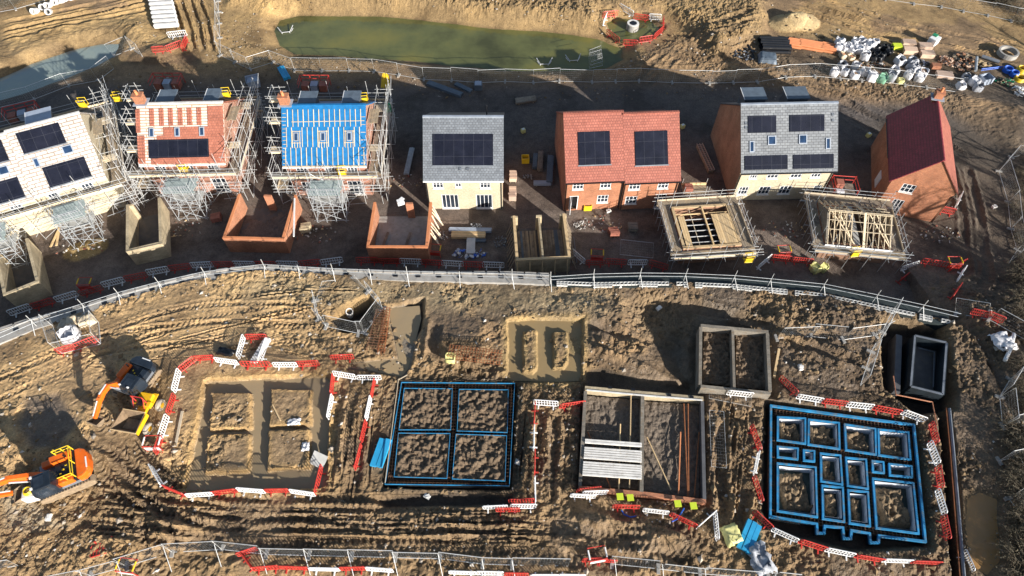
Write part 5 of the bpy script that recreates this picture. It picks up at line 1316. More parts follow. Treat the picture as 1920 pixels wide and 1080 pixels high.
# G: deep box, shade put into its near black wall colour
oG = G(1733, 690, TZ); oG.z = TZ - 2.0
footG = thing('garage_footing', 'deep shade-darkened concrete box open at the top in a pit', 'foundation', oG)
zG = TZ + .15
b = MB(); wseg(b, [(1716, 629), (1775, 642), (1768, 739), (1708, 724), (1716, 629)], TZ - 2, zG, .3); b.build('concrete_wall', 'liner_shade', footG, org=oG)
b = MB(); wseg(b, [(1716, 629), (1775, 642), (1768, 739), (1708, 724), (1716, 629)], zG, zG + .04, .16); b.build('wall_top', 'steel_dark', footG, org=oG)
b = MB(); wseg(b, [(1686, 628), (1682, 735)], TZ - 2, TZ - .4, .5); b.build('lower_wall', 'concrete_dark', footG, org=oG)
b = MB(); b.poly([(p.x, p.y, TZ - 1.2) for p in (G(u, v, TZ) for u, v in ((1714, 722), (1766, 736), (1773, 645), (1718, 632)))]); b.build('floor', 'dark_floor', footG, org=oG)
b = MB(); b.tube([G(u, v, TZ - .9) for u, v in ((1722, 652), (1752, 660), (1750, 726))], .05, 5); b.build('pipe_run', 'steel_dark', footG, org=oG)
b = MB(); b.tube([G(u, v, TZ + .1) for u, v in ((1675, 705), (1680, 740), (1748, 754), (1757, 798))], .06, 6); tag(b.build('drain_pipe', 'brick_orange', org=G(1680, 740, TZ), loc=G(1680, 740, TZ)), 'thin orange pipe bending round the deep shade-darkened concrete box', 'pipe')
b = MB(); b.tube([G(u, v, TZ + .05) for u, v in ((1780, 766), (1788, 850), (1808, 1085))], .12, 8); tag(b.build('drain_pipe', 'steel_dark', org=G(1788, 850, TZ), loc=G(1788, 850, TZ)), 'long grey blue pipe edging the deep drain trench', 'pipe')
b = MB(); b.tube([G(u, v, TZ + .05) for u, v in ((1774, 765), (1782, 850), (1800, 1085))], .045, 6); tag(b.build('drain_pipe', 'rust', org=G(1782, 850, TZ), loc=G(1782, 850, TZ)), 'thin rusty pipe inside the deep drain trench edge', 'pipe')
# loose rebar cages
def loose_cage(label, px, w, h, mat):
    a, c = [GP(u, v) for u, v in px]; o = a.lerp(c, .5); r = cage(None, a, c, w, h, (0, 0, 0), mat, .26, z=max(a.z, c.z) + .1); 
    for v in r.data.vertices: v.co -= o
    r.location = o; tag(r, label, 'rebar cage', 'loose rebar cages')
loose_cage('dark steel rebar cage lying beside the rusty one near the pit', [(717, 585), (698, 662)], .9, .4, 'rebar')
loose_cage('narrow rusty rebar cage lying on the pale slab', [(727, 582), (715, 668)], .55, .35, 'rust')
loose_cage('wide rusty rebar cage with yellow bag at its end', [(840, 662), (942, 680)], 1.1, .5, 'rust')
# ------------------------------------------------------------------ plastic barriers
def barrier_proto(matn):
    L, Hh = 2.0, 1.0
    b = MB(); z0, z1 = .18, 1.02
    c = .1; pts = [(-L / 2 + c, 0, z0), (L / 2 - c, 0, z0), (L / 2, 0, z0 + c), (L / 2, 0, z1 - c), (L / 2 - c, 0, z1), (-L / 2 + c, 0, z1), (-L / 2, 0, z1 - c), (-L / 2, 0, z0 + c)]
    b.tube(pts, .045, 6, closed=True)
    for k in range(1, 9):
        x = -L / 2 + k * L / 9; b.box(x, 0, (z0 + z1) / 2, .05, .04, z1 - z0 - .06)
    b.box(0, 0, .62, L - .1, .036, .05)
    panel = b.mesh('barrier_panel_' + matn, matn)
    f = MB(); f.box(0, 0, .06, .1, .62, .07); f.box(0, 0, .14, .06, .1, .16); foot = f.mesh('barrier_foot_' + matn, matn)
    return panel, foot
BAR = {'w': barrier_proto('white'), 'r': barrier_proto('red')}
WORD = {'w': 'white', 'r': 'red'}
def barrier(p, q, c, label, group, lying=False):
    d = q - p; L = math.hypot(d.x, d.y); zd = max(-.2, min(.2, q.z - p.z)); zm = (p.z + q.z) / 2; p = Vector((p.x, p.y, zm - zd / 2)); q = Vector((q.x, q.y, zm + zd / 2)); m = p.lerp(q, .5)
    r = thing('barrier', label, 'barrier', (m.x, m.y, zm - .04), math.atan2(d.y, d.x), group)
    r.rotation_euler = (math.pi / 2 * .94 if lying else RS.uniform(-.06, .06), -math.atan2(zd, L) * .9, math.atan2(d.y, d.x))
    s = min(1.25, max(.7, L / 2.03)); r.scale = (s, 1, 1)
    put('panel', BAR[c][0], r); put('foot', BAR[c][1], r, (-.62, 0, 0)); put('foot', BAR[c][1], r, (.62, 0, 0))
    return r
def run(where, items, group=None):
    cnt = {'w': 0, 'r': 0}; tot = {'w': sum(1 for i in items if i[4] == 'w'), 'r': sum(1 for i in items if i[4] == 'r')}
    for u0, v0, u1, v1, c in items:
        k = ORD[cnt[c]] + ' ' if tot[c] > 1 else ''; cnt[c] += 1
        barrier(GP(u0, v0), GP(u1, v1), c, f'{k}{WORD[c]} plastic barrier {where}', group or f'barriers {where.split(",")[0]}')
def chain(pts, cols): return [(*pts[i], *pts[i + 1], cols[i]) for i in range(len(cols))]
def ctr(lst, w=41):
    out = []
    for u, v, s, c in lst: out.append((u - w / 2, v - s * w / 2 + 7, u + w / 2, v + s * w / 2 + 7, c))
    return out
run('along the shaded road, counted from the west', ctr([(43, 580, -.34, 'w'), (86, 568, -.3, 'r'), (130, 555, -.3, 'w'), (176, 543, -.28, 'r'), (217, 528, -.26, 'w'), (259, 518, -.2, 'r'), (300, 507, -.18, 'w'), (341, 500, -.12, 'r'), (382, 496, -.05, 'w'), (421, 494, 0, 'r'), (461, 494, .02, 'w'), (501, 494, .02, 'r'), (542, 494, .02, 'w'), (583, 492, -.1, 'r'), (624, 489, -.14, 'w'), (690, 487, .0, 'r'), (732, 488, .02, 'r'), (771, 489, .04, 'w'), (811, 491, .05, 'r'), (849, 493, .05, 'w'), (887, 495, .04, 'r'), (925, 496, .03, 'w')]), 'barriers along the shaded road')
run('below the red roofed houses and garage decks, from the west', [(1072, 476, 1096, 497, 'w'), (1098, 498, 1132, 498, 'r'), (1134, 496, 1173, 498, 'r'), (1176, 498, 1212, 498, 'w'), (1216, 498, 1250, 508, 'r'), (1417, 508, 1443, 486, 'w'), (1443, 489, 1480, 492, 'r'), (1481, 492, 1520, 496, 'r'), (1684, 513, 1721, 497, 'w'), (1722, 497, 1775, 502, 'r'), (1682, 532, 1702, 514, 'r'), (1776, 510, 1802, 498, 'r'), (1788, 540, 1803, 505, 'w'), (1779, 565, 1796, 540, 'r')], 'barriers below the garage decks')
run('round the flooded footing, clockwise from the west side', chain([(331, 739), (341, 699), (369, 677), (406, 675)], 'wrr') + [(407, 680, 450, 686, 'w'), (452, 688, 513, 689, 'r'), (515, 689, 560, 689, 'w'), (560, 689, 601, 687, 'r'), (607, 880, 593, 930, 'r'), (593, 932, 546, 925, 'w'), (545, 923, 500, 924, 'r'), (500, 926, 449, 922, 'w'), (449, 923, 403, 929, 'r'), (403, 930, 352, 933, 'w'), (351, 933, 311, 916, 'r'), (311, 915, 289, 877, 'w'), (297, 852, 306, 828, 'r'), (306, 825, 319, 783, 'w'), (319, 780, 331, 744, 'r')], 'barriers round the flooded footing')
run('in the small pen by the flooded footing', [(450, 676, 461, 636, 'w'), (464, 638, 503, 638, 'r'), (505, 643, 491, 681, 'w')])
run('standing alone by the rebar cages', [(622, 676, 665, 675, 'r')])
run('round the spoil strip beside the blue edged trench, clockwise', [(618, 789, 626, 746, 'w'), (624, 744, 628, 709, 'r'), (627, 706, 669, 713, 'w'), (671, 713, 716, 713, 'w'), (704, 717, 698, 748, 'r'), (698, 750, 689, 791, 'w'), (689, 794, 680, 832, 'r'), (679, 837, 667, 884, 'r')], 'barriers round the spoil strip')
run('in the line between the two square footings, from the north', [(1001, 760, 1047, 763, 'w'), (1048, 764, 1094, 763, 'r'), (1003, 764, 1001, 801, 'r'), (1001, 803, 1000, 848, 'w'), (1003, 850, 1002, 895, 'r'), (1002, 896, 1003, 946, 'w'), (955, 954, 1004, 954, 'w'), (906, 955, 953, 953, 'w'), (955, 946, 1004, 944, 'r'), (930, 960, 975, 960, 'r')], 'barriers between the square footings')
run('below the walled footing, from the west', [(1068, 932, 1115, 935, 'w'), (1090, 929, 1137, 927, 'w'), (1079, 922, 1123, 920, 'r'), (1148, 953, 1198, 955, 'r'), (1204, 960, 1253, 965, 'w'), (1254, 967, 1303, 990, 'r'), (1304, 992, 1337, 963, 'w'), (1336, 966, 1341, 1016, 'w')], 'barriers below the walled footing')
run('lying by the raised block box', [(1360, 741, 1407, 746, 'w')])
run('in the line west of the blue formwork, from the north', [(1404, 803, 1421, 849, 'r'), (1419, 851, 1411, 893, 'w'), (1409, 896, 1425, 944, 'r'), (1409, 960, 1441, 993, 'r')], 'barriers west of the foam formwork')
run('in the line north of the blue formwork, from the west', [(1459, 713, 1492, 744, 'r'), (1490, 748, 1538, 756, 'w'), (1538, 757, 1582, 763, 'r'), (1583, 764, 1632, 769, 'w'), (1632, 769, 1676, 784, 'r'), (1677, 783, 1727, 793, 'w')], 'barriers north of the foam formwork')
run('in the line east of the blue formwork, from the north', [(1739, 798, 1750, 836, 'r'), (1734, 836, 1752, 876, 'w'), (1751, 878, 1757, 920, 'r'), (1751, 922, 1765, 968, 'w'), (1761, 970, 1770, 1015, 'r'), (1784, 1044, 1798, 1084, 'w')], 'barriers east of the foam formwork')
run('in the line south of the blue formwork, from the west', chain([(1444, 996), (1493, 1018), (1543, 1034), (1597, 1045), (1648, 1054), (1703, 1056), (1757, 1058)], 'wrwrwr'), 'barriers south of the foam formwork')
run('along the bottom edge of the site, from the west', [(455, 1042, 479, 1034, 'r'), (461, 1046, 478, 1070, 'r'), (476, 1071, 528, 1067, 'r'), (528, 1067, 582, 1069, 'r'), (583, 1070, 639, 1071, 'w'), (640, 1070, 688, 1069, 'r'), (688, 1070, 739, 1074, 'w'), (842, 1076, 893, 1078, 'w'), (893, 1078, 945, 1079, 'w'), (946, 1080, 991, 1081, 'r'), (994, 1082, 1045, 1082, 'w'), (1045, 1081, 1095, 1082, 'w'), (1095, 1054, 1122, 1053, 'r'), (1122, 1053, 1148, 1055, 'r')], 'barriers along the bottom edge')
run('round the concrete manhole by the pond, clockwise', [(1128, 63, 1136, 37, 'w'), (1129, 31, 1158, 25, 'r'), (1159, 26, 1188, 22, 'w'), (1190, 19, 1219, 21, 'r'), (1220, 20, 1240, 37, 'w'), (1243, 40, 1243, 57, 'r'), (1243, 59, 1224, 76, 'r'), (1223, 78, 1197, 82, 'r'), (1196, 83, 1167, 91, 'r'), (1166, 90, 1130, 66, 'r')], 'barriers round the pond manhole')
run('in the pen below the white pipe stack', [(318, 73, 355, 72, 'w'), (312, 98, 343, 88, 'r'), (287, 100, 310, 98, 'r'), (343, 100, 355, 76, 'r')])
run('in front of the wire fenced skip', [(116, 664, 142, 656, 'r'), (142, 658, 188, 640, 'r')])
run('leaning at the corner of the maroon roofed house', [(1786, 398, 1800, 366, 'w'), (1757, 398, 1785, 404, 'r')])
run('far out by the end of the honeycomb wall', [(1822, 592, 1846, 596, 'r'), (1847, 597, 1872, 606, 'r')])
p, q = GP(170, 1020), GP(223, 1004); barrier(p, q, 'r', 'red plastic barrier lying flat in the mud by the bottom fence', None, True)
# small red and yellow gate frames
def gate_frame(u, v, label, yel=True, sign=False):
    p = GP(u, v); r = thing('gate_frame', label, 'barrier gate', p, RS.uniform(-.2, .2), 'folding gate frames')
    b = MB(); b.tube([(-.62, 0, 0), (-.62, 0, 1.0), (.62, 0, 1.0), (.62, 0, 0)], .04, 6); b.build('frame', 'red', r)
    b = MB(); b.tube([(-.62, 0, .95), (-.62, .9, 1.0), (.62, .9, 1.0), (.62, 0, .95)], .04, 6); b.build('arm', 'red', r)
    for s in (-1, 1):
        b = MB(); b.tube([(s * .62, .1, 1.04), (s * .62, .75, 1.07)], .06, 6); b.build('reflector', 'yellow' if yel else 'white', r)
    b = MB(); b.box(0, -.02, .55, 1.15, .03, .5); b.build('panel', 'white' if sign else 'red', r)
for u, v, t, y, s in ((165, 545, 'red gate frame with yellow reflectors on the west road barriers', 1, 0), (815, 482, 'red gate frame with yellow reflectors beside the planked brick garage', 1, 0), (1118, 491, 'red gate frame with yellow reflectors below the red roofed houses', 1, 0), (1467, 484, 'red gate frame with yellow reflectors between the two garage decks', 1, 0), (1784, 506, 'red gate frame with yellow reflectors at the east end of the road', 1, 0), (292, 846, 'red gate frame with white sign west of the flooded footing', 0, 1), (244, 1078, 'red gate frame with white sign at the bottom fence, near the diggers', 1, 1), (1120, 1056, 'red gate frame with white sign at the bottom fence, below the walled footing', 0, 1)):
    gate_frame(u, v, t, y, s)

# ------------------------------------------------------------------ wire mesh fences
def fence_panel_mesh():
    L, h = 3.4, 2.0; b = MB(); b.tube([(0, 0, .1), (L, 0, .1), (L, 0, h), (0, 0, h)], .026, 6, closed=True)
    for k in range(1, 18): b.box(k * L / 18, 0, h / 2 + .05, .0028, .0028, h - .1)
    for k in range(1, 6): b.box(L / 2, 0, .1 + k * (h - .1) / 6, L, .0028, .0028)
    return b.mesh('fence_panel', 'steel_bright')
FPM = fence_panel_mesh()
fb = MB(); fb.box(0, 0, .07, .7, .25, .15); FBM = fb.mesh('foot_block', 'concrete')
def fence(label, px, group=None, stays=False, foot=True, close=False):
    pts = [GP(u, v) for u, v in px] 
    if close: pts.append(pts[0])
    r = thing('wire_fence', label, 'fence', pts[0], 0, group); o = pts[0]
    for a, c in zip(pts[:-1], pts[1:]):
        L = (c - a).length; n = max(1, round(L / 3.45))
        for i in range(n):
            p, q = a.lerp(c, i / n) - o, a.lerp(c, (i + 1) / n) - o; d = q - p
            f = put('fence_panel', FPM, r, p); f.rotation_euler = (RS.uniform(-.07, .07), -math.atan2(d.z, math.hypot(d.x, d.y)), math.atan2(d.y, d.x)); f.scale = (d.length / 3.4, 1, 1)
            if foot: put('foot_block', FBM, r, p, math.atan2(d.y, d.x) + math.pi / 2)
            if stays and i % 2 == 0: pole(r, 'stay_pole', p + Vector((0, 0, 1.6)), p + Vector((.3, -1.3, 0)), 'steel', .024)
    return r
fence('wire mesh panel fence between the pond and the back road', [(413, 105), (470, 131), (512, 118), (553, 133), (604, 134), (655, 134), (702, 135), (748, 142), (795, 150), (847, 152), (897, 156), (947, 154), (1000, 156), (1049, 153), (1110, 155), (1198, 153), (1260, 156), (1330, 157), (1420, 154), (1473, 146), (1528, 144), (1575, 148), (1656, 155), (1737, 165), (1790, 173)])
fence('wire mesh panel fence running along the grey ditch', [(-10, 205), (65, 187), (130, 162), (185, 152), (214, 130)])
fence('wire mesh panels bent round the end of the ditch', [(214, 105), (248, 92), (268, 107)])
fence('wire mesh fence standing end on beside the rutted track', [(410, 3), (412, 45), (414, 100)])
fence('wire mesh fence in the top corner above the concrete pipe rings', [(-8, 25), (30, 18), (85, 2)])
fence('wire mesh fence along the top of the storage yard corner', [(1660, 0), (1713, 8), (1765, 14), (1806, 22), (1852, 30), (1895, 40), (1940, 44)])
fence('wire mesh fence ring round the open manhole pit', [(592, 565), (598, 600), (612, 613), (672, 626), (684, 626), (718, 580), (695, 562), (662, 556)], close=True)
fence('wire mesh pen enclosing the white skip and bags', [(100, 612), (118, 664), (190, 646), (186, 606)], foot=False)
fence('zigzag wire mesh fence above the leafy spoil beside the deep pit', [(1455, 635), (1520, 632), (1580, 638), (1640, 630), (1652, 624), (1675, 580)])
fence('wire mesh fence leaning along the west edge of the deep pit', [(1652, 626), (1632, 660), (1622, 692), (1612, 724)])
fence('wire mesh fence along the bottom edge, west run', [(-10, 1068), (35, 1061)])
fence('wire mesh fence along the bottom edge, main run', [(97, 1095), (172, 1080), (239, 1062), (324, 1036), (417, 1031), (500, 1040), (580, 1042), (660, 1044), (742, 1046), (825, 1048), (905, 1058), (960, 1060), (1065, 1062)], stays=True)
fence('wire mesh fence along the bottom edge, east run', [(1147, 1058), (1234, 1067), (1312, 1076), (1440, 1086), (1480, 1090)], stays=True)
fence('wire mesh fence skirting the bramble bank by the maroon house', [(1935, 288), (1895, 296), (1872, 322), (1889, 380), (1894, 430), (1906, 470), (1890, 495)])
fence('wire mesh fence skirting the bank beyond the honeycomb wall', [(1790, 590), (1853, 600), (1925, 640)])
fence('wire mesh fence along the dark hedge by the brown puddle', [(1930, 690), (1893, 712), (1873, 745), (1878, 800), (1912, 792), (1930, 830)])
fence('wire mesh panels standing in the dark hedge corner', [(1872, 865), (1912, 856), (1930, 910)])
fence('wire mesh fence at the bottom of the dark hedge', [(1890, 935), (1915, 970), (1935, 1020)])
for (u0, v0, u1, v1, t) in ((1326, 740, 1396, 752, 'wire mesh panel lying flat by the raised block box'), (1162, 480, 1200, 484, 'wire mesh panel lying flat on dark gravel before the red houses'), (1328, 770, 1332, 905, 'wire mesh panel lying beside the walled footing')):
    p, q = GP(u0, v0), GP(u1, v1); d = q - p; o = put('fence_panel', FPM, None, (p.x, p.y, max(p.z, q.z) + .12)); o.rotation_euler = (-1.5, 0, math.atan2(d.y, d.x)); tag(o, t, 'fence panel')
    if u0 == 1326: o.scale = (1, 1, .42); o.location.y -= .5
    if v1 > 800: o.scale = (1.4, .6, .6)
# broken fence panels in the pond
for k, (u, v, rz, t) in enumerate(((536, 62, .2, 'bent steel frame lying in the pond by the west bank'), (1020, 122, 0, 'steel frame half sunk in the middle of the dark pond water'), (1075, 115, .1, 'steel frame half sunk nearest the leaning panels in the pond'))):
    p = G(u, v, -1.0); r = thing('sunken_barrier', t, 'frame', p, rz, 'frames sunk in the pond')
    b = MB(); b.tube([(-1.0, .8, .5), (-.5, 0, .15), (.6, 0, .15), (1.1, .9, .5)], .05, 5); b.tube([(-.9, .75, .1), (-.45, -.1, -.1), (.55, -.1, -.1), (1.0, .8, .1)], .05, 5); b.build('tube_frame', 'steel_bright', r)
    for x in (-.5, .55): pole(r, 'cross_bar', (x, 0, .15), (x, -.1, -.1), 'steel_bright', .045)
r = thing('leaning_panels', 'stack of wire panels leaning out of the pond water', 'fence panels', GP(1118, 130))
for k in range(3):
    o = put('fence_panel', FPM, r, (-.9 + .1 * k, .2 * k, .2 + .35 * k)); o.rotation_euler = (-.5, .1, .45 + .1 * k); o.scale = (.6, 1, .8)

# ------------------------------------------------------------------ machines
def crawler(b, x0, x1, y0, y1, h):
    n = 8; pr = []
    for k in range(n + 1): a = math.pi / 2 + math.pi * k / n; pr.append((x0 + h / 2 + math.cos(a) * h / 2, h / 2 + math.sin(a) * h / 2))
    for k in range(n + 1): a = -math.pi / 2 + math.pi * k / n; pr.append((x1 - h / 2 + math.cos(a) * h / 2, h / 2 + math.sin(a) * h / 2))
    b.ngon_x(pr, y0, y1)
def bevel(o, w=.06, s=2):
    m = o.modifiers.new('bevel', 'BEVEL'); m.width = w; m.segments = s; m.limit_method = 'ANGLE'; return o
def boom_shape(b, pts, ws, y, t):
    """curved plate boom: side profile along pts with depth ws, thickness t about y"""
    up_, dn = [], []
    for i, p in enumerate(pts):
        p = Vector((p[0], 0, p[1])); d = Vector((pts[min(i + 1, len(pts) - 1)][0] - pts[max(i - 1, 0)][0], 0, pts[min(i + 1, len(pts) - 1)][1] - pts[max(i - 1, 0)][1])).normalized(); n = Vector((-d.z, 0, d.x))
        up_.append(p + n * ws[i] / 2); dn.append(p - n * ws[i] / 2)
    b.ngon_x([(p.x, p.z) for p in dn + up_[::-1]], y - t / 2, y + t / 2)
def excavator(label, loc, rz, boom, stick, bucket, s=1.0, rails=True, cab_big=False, body='orange'):
    r = thing('excavator', label, 'digger', loc, rz, 'diggers on the muddy terrace'); r.scale = (s, s, s)
    for sg in (-1, 1):
        b = MB(); crawler(b, -1.95, 1.95, sg * 1.05 - .3, sg * 1.05 + .3, .85); t = bevel(b.build('crawler_track', 'crawler', r), .04)
        k = MB()
        for i in range(17): k.box(-1.7 + i * .21, sg * 1.05, .875, .09, .6, .05)
        k.build('track_pads', 'rubber', t)
    b = MB(); b.box(0, 0, .5, 2.4, 1.5, .5); b.build('undercarriage', 'crawler', r)
    # upper body with a rounded counterweight
    b = MB(); pts = [(1.45, -1.2), (1.45, 1.2), (-1.2, 1.2)]
    for k in range(7): a = math.pi / 2 + math.pi * k / 6; pts.append((-1.5 + .6 * math.cos(a), 1.2 * math.sin(a)))
    pts.append((-1.2, -1.2)); b.prism(pts, .95, 1.3); bevel(b.build('deck', 'steel_dark', r), .03)
    b = MB(); pts = [(-1.25, 1.24), (-1.62, 1.2), (-1.95, .98), (-2.12, .6), (-2.18, 0), (-2.12, -.6), (-1.95, -.98), (-1.62, -1.2), (-1.25, -1.24)]
    b.prism(pts, 1.0, 1.78); cwt = bevel(b.build('counterweight', body, r), .07, 2)
    q = MB(); q.box(-2.0, .2, 1.79, .1, .9, .02); q.build('stripe', 'white', cwt)
    b = MB(); b.box(-.5, 0, 1.45, 1.4, 2.36, .5); bevel(b.build('engine_cover', 'black', r), .05)
    b = MB(); b.box(-.3, -.95, 1.65, 1.5, .62, .7); b.box(.75, -.98, 1.5, .7, .5, .45); bevel(b.build('side_tank', 'orange', r), .06)
    b = MB(); b.box(-.5, .95, 1.62, 1.0, .6, .62); bevel(b.build('side_cover', body, r), .06)
    for k in range(3): q = MB(); q.box(-.6 + .2 * k, -.2 + .3 * k, 1.79, .14, .1, .06); q.build('filler_cap', 'yellow', r)
    b = MB(); b.lathe([(.07, 1.7), (.07, 2.35), (.0, 2.36)], 8, (-.75, -.75, 0)); b.build('exhaust', 'black', r)
    # cab
    cw = .62 if not cab_big else .74
    b = MB(); b.ngon_x([(.0, 1.25), (1.5, 1.25), (1.62, 1.9), (1.35, 2.82), (.05, 2.85), (-.05, 2.2)], .28, .28 + 2 * cw); cab = bevel(b.build('cab', 'cabpaint', r), .06)
    b = MB(); y0, y1 = .36, .2 + 2 * cw
    b.poly([(1.645, y0, 1.95), (1.645, y1, 1.95), (1.39, y1, 2.74), (1.39, y0, 2.74)][::1]); b.build('windscreen', 'glass', cab)
    b = MB(); y = .285 + 2 * cw
    b.poly([(1.35, y, 1.9), (.15, y, 1.9), (.15, y, 2.65), (1.2, y, 2.65)]); b.build('side_window', 'glass', cab)
    b = MB(); b.box(.8, .28 + cw, 2.86, .7, .8, .03); b.build('roof_hatch', 'glass', cab)
    for (x, yy) in ((1.3, .4), (1.3, 1.3)):
        b = MB(); b.box(x, yy, 2.88, .14, .16, .1); b.build('work_lamp', 'white', cab)
    if rails:
        b = MB(); P_ = [(-1.25, -.95), (-1.25, .95), (-.1, .95)]
        for z in (2.3, 2.65): b.tube([(-.1, -1.2, z), (-1.25, -1.2, z), (-1.25, 1.15, z), (-.35, 1.15, z)], .035, 6)
        for x, y in ((-1.25, -1.2), (-1.25, 0), (-1.25, 1.15), (-.7, 1.15), (-.1, -1.2), (-.7, -1.2)): b.tube([(x, y, 1.85), (x, y, 2.65)], .035, 6)
        for x, y in ((-.1, -1.2),): b.tube([(x, y, 2.65), (x, y - .3, 2.4), (x, y - .3, 1.3)], .03, 6)
        b.build('hand_rail', 'yellow', r)
    b = MB(); yb = -.12; boom_shape(b, boom, [.42, .5, .52, .5, .42, .36][:len(boom)], yb, .36); bo = bevel(b.build('boom', 'orange', r), .03)
    c = MB(); c.tube([(boom[0][0] + .35, yb - .26, boom[0][1] - .1), (boom[2][0], yb - .26, boom[2][1] - .05)], .07, 8); c.tube([(boom[0][0] + .35, yb + .26, boom[0][1] - .1), (boom[2][0], yb + .26, boom[2][1] - .05)], .07, 8); c.build('lift_ram', 'steel', bo)
    c = MB(); m = boom[len(boom) // 2]; c.tube([(m[0], yb, m[1] + .4), (stick[0][0] - .1, yb, stick[0][1] + .38)], .075, 8); c.build('stick_ram', 'steel', bo)
    l = MB(); m0, m1 = boom[-3], boom[-2]
    b = MB(); boom_shape(b, stick, [.44, .46, .34, .26][:len(stick)], yb, .3); st = bevel(b.build('stick', 'orange', r), .03)
    c = MB(); c.tube([(stick[1][0], yb, stick[1][1] + .34), (stick[-1][0] - .05, yb, stick[-1][1] + .42)], .055, 8); c.build('bucket_ram', 'steel_bright', st)
    bx, bz, ba = bucket; b = MB(); n = 9; pr = []
    for k in range(n): a = ba + math.pi * 1.15 * k / (n - 1); pr.append((bx + .46 * math.cos(a), bz + .46 * math.sin(a)))
    inn = [(bx + (p[0] - bx) * .86, bz + (p[1] - bz) * .86) for p in pr]
    for k in range(n - 1):
        b.ngon_x([pr[k], pr[k + 1], inn[k + 1], inn[k]], yb - .55, yb + .55)
    for y in (yb - .55, yb + .52):
        b.ngon_x(pr, y, y + .03)
    b.build('bucket', 'crawler', r)
    return r
M['tan_box'] = flat('muddy_skip', (0.20, 0.135, 0.08), .9, var=.4, scale=3)
M['cabpaint'] = glassy('dark_cab', (0.02, 0.028, 0.04), .18)
def lettering(parent, spec, mat, o, u, v, h):
    """blocky capitals from strokes on a 4x6 grid, laid along u with height along v"""
    G_ = {'H': '00-06 40-46 03-43', 'I': '00-06', 'T': '06-46 20-26', 'A': '00-26 26-40 13-33', 'C': '46-06 06-00 00-40', 'D': '00-06 06-35 35-31 31-00', 'O': '00-06 06-46 46-40 40-00', 'S': '46-06 06-03 03-43 43-40 40-00', 'N': '00-06 06-40 40-46', 'V': '06-20 20-46', 'E': '00-06 06-46 03-33 00-40', 'L': '06-00 00-40'}
    b = MB(); x = 0
    for ch in spec:
        for s_ in G_[ch].split():
            p, q = [(int(t[0]), int(t[1])) for t in s_.split('-')]
            b.bar(o + u * ((x + p[0]) * h / 6) + v * (p[1] * h / 6), o + u * ((x + q[0]) * h / 6) + v * (q[1] * h / 6), h * .13, .012)
        x += 2 if ch == 'I' else 5.6
    return b.build('lettering', mat, parent)
e2 = excavator('orange digger with yellow rooftop handrails at the west edge, arm folded back', G(132, 897, TZ), R(206), [(.9, 1.6), (1.6, 2.3), (2.7, 3.0), (3.8, 3.1), (5.6, 2.6)], [(5.8, 2.9), (5.4, 2.4), (4.6, 1.7), (3.5, 1.0)], (3.3, .55, 2.5), 1.0)
e2.location.z = TZ - .02
e1 = excavator('orange digger with dark blue cab reaching over the yellow dumper', G(262, 722, TZ), R(250), [(.9, 1.6), (1.3, 2.6), (1.9, 3.3), (2.6, 3.3), (3.2, 3.0)], [(3.0, 3.2), (3.4, 2.9), (4.0, 2.4), (4.6, 2.0)], (4.7, 1.75, 3.2), .88, rails=False, cab_big=True, body='cabpaint')
e1.location.z = TZ
# yellow dumper
dm = thing('dumper', 'yellow dumper with open tan skip being loaded by the digger', 'dumper', G(270, 786, TZ), R(260)); dm.scale = (.9, .9, .9)
b = MB(); b.box(-.8, 0, .85, 2.4, .9, .35); b.box(-1.35, 0, 1.25, 1.2, 1.3, .5); bevel(b.build('chassis', 'yellow_paint', dm), .05)
b = MB(); b.box(-1.5, .62, 1.1, 1.3, .5, .1); b.box(-1.5, -.62, 1.1, 1.3, .5, .1); b.box(-.9, .7, 1.35, .5, .35, .45); bevel(b.build('mudguard', 'yellow_paint', dm), .03)
b = MB()
for f, z0, z1 in ((0, 1.0, 1.95),):
    out = [(.05, -1.05), (1.95, -1.2), (1.95, 1.2), (.05, 1.05)]; low = [(.45, -.75), (1.5, -.8), (1.5, .8), (.45, .75)]
    for k in range(4):
        j = (k + 1) % 4; A, B_, C_, D_ = (*low[k], .95), (*low[j], .95), (*out[j], 1.9), (*out[k], 1.9)
        b.poly([A, B_, C_, D_]); ins = lambda p, q: (p[0] * .95 + .05 * 1.0, p[1] * .95, p[2] + q)
        b.poly([ins(D_, 0), ins(C_, 0), ins(B_, .08), ins(A, .08)]); b.poly([D_, C_, ins(C_, 0), ins(D_, 0)])
    b.poly([(*p, .95) for p in low[::-1]])
b.build('skip', 'tan_box', dm); b = MB(); b.box(1.98, 0, 1.88, .08, 2.4, .08); b.box(.03, 0, 1.88, .08, 2.1, .08); b.build('skip_rim', 'timber', dm)
b = MB(); b.poly([(p[0] * .93 + .08, p[1] * .92, 1.12) for p in [(.45, -.75), (1.5, -.8), (1.5, .8), (.45, .75)]]); b.build('skip_floor', 'crawler', dm)
b = MB(); b.box(1.0, 1.16, 1.6, 1.9, .06, .5); b.build('skip_side', 'yellow_paint', dm)
for x, y in ((.95, 1.15), (.95, -1.15), (-1.35, 1.15), (-1.35, -1.15)):
    b = MB(); b.lathe([(.0, -.2), (.3, -.2), (.5, -.19), (.56, -.1), (.56, .1), (.5, .19), (.3, .2), (.0, .2)], 18, (x, y, .55), 'y'); w_ = b.build('wheel', 'tyre_mud', dm, smooth=False)
    b = MB(); b.lathe([(0, .215 if y > 0 else -.215), (.26, .21 if y > 0 else -.21), (.26, .1 if y > 0 else -.1)], 12, (x, y, .55), 'y'); b.build('rim', 'yellow_paint', w_)
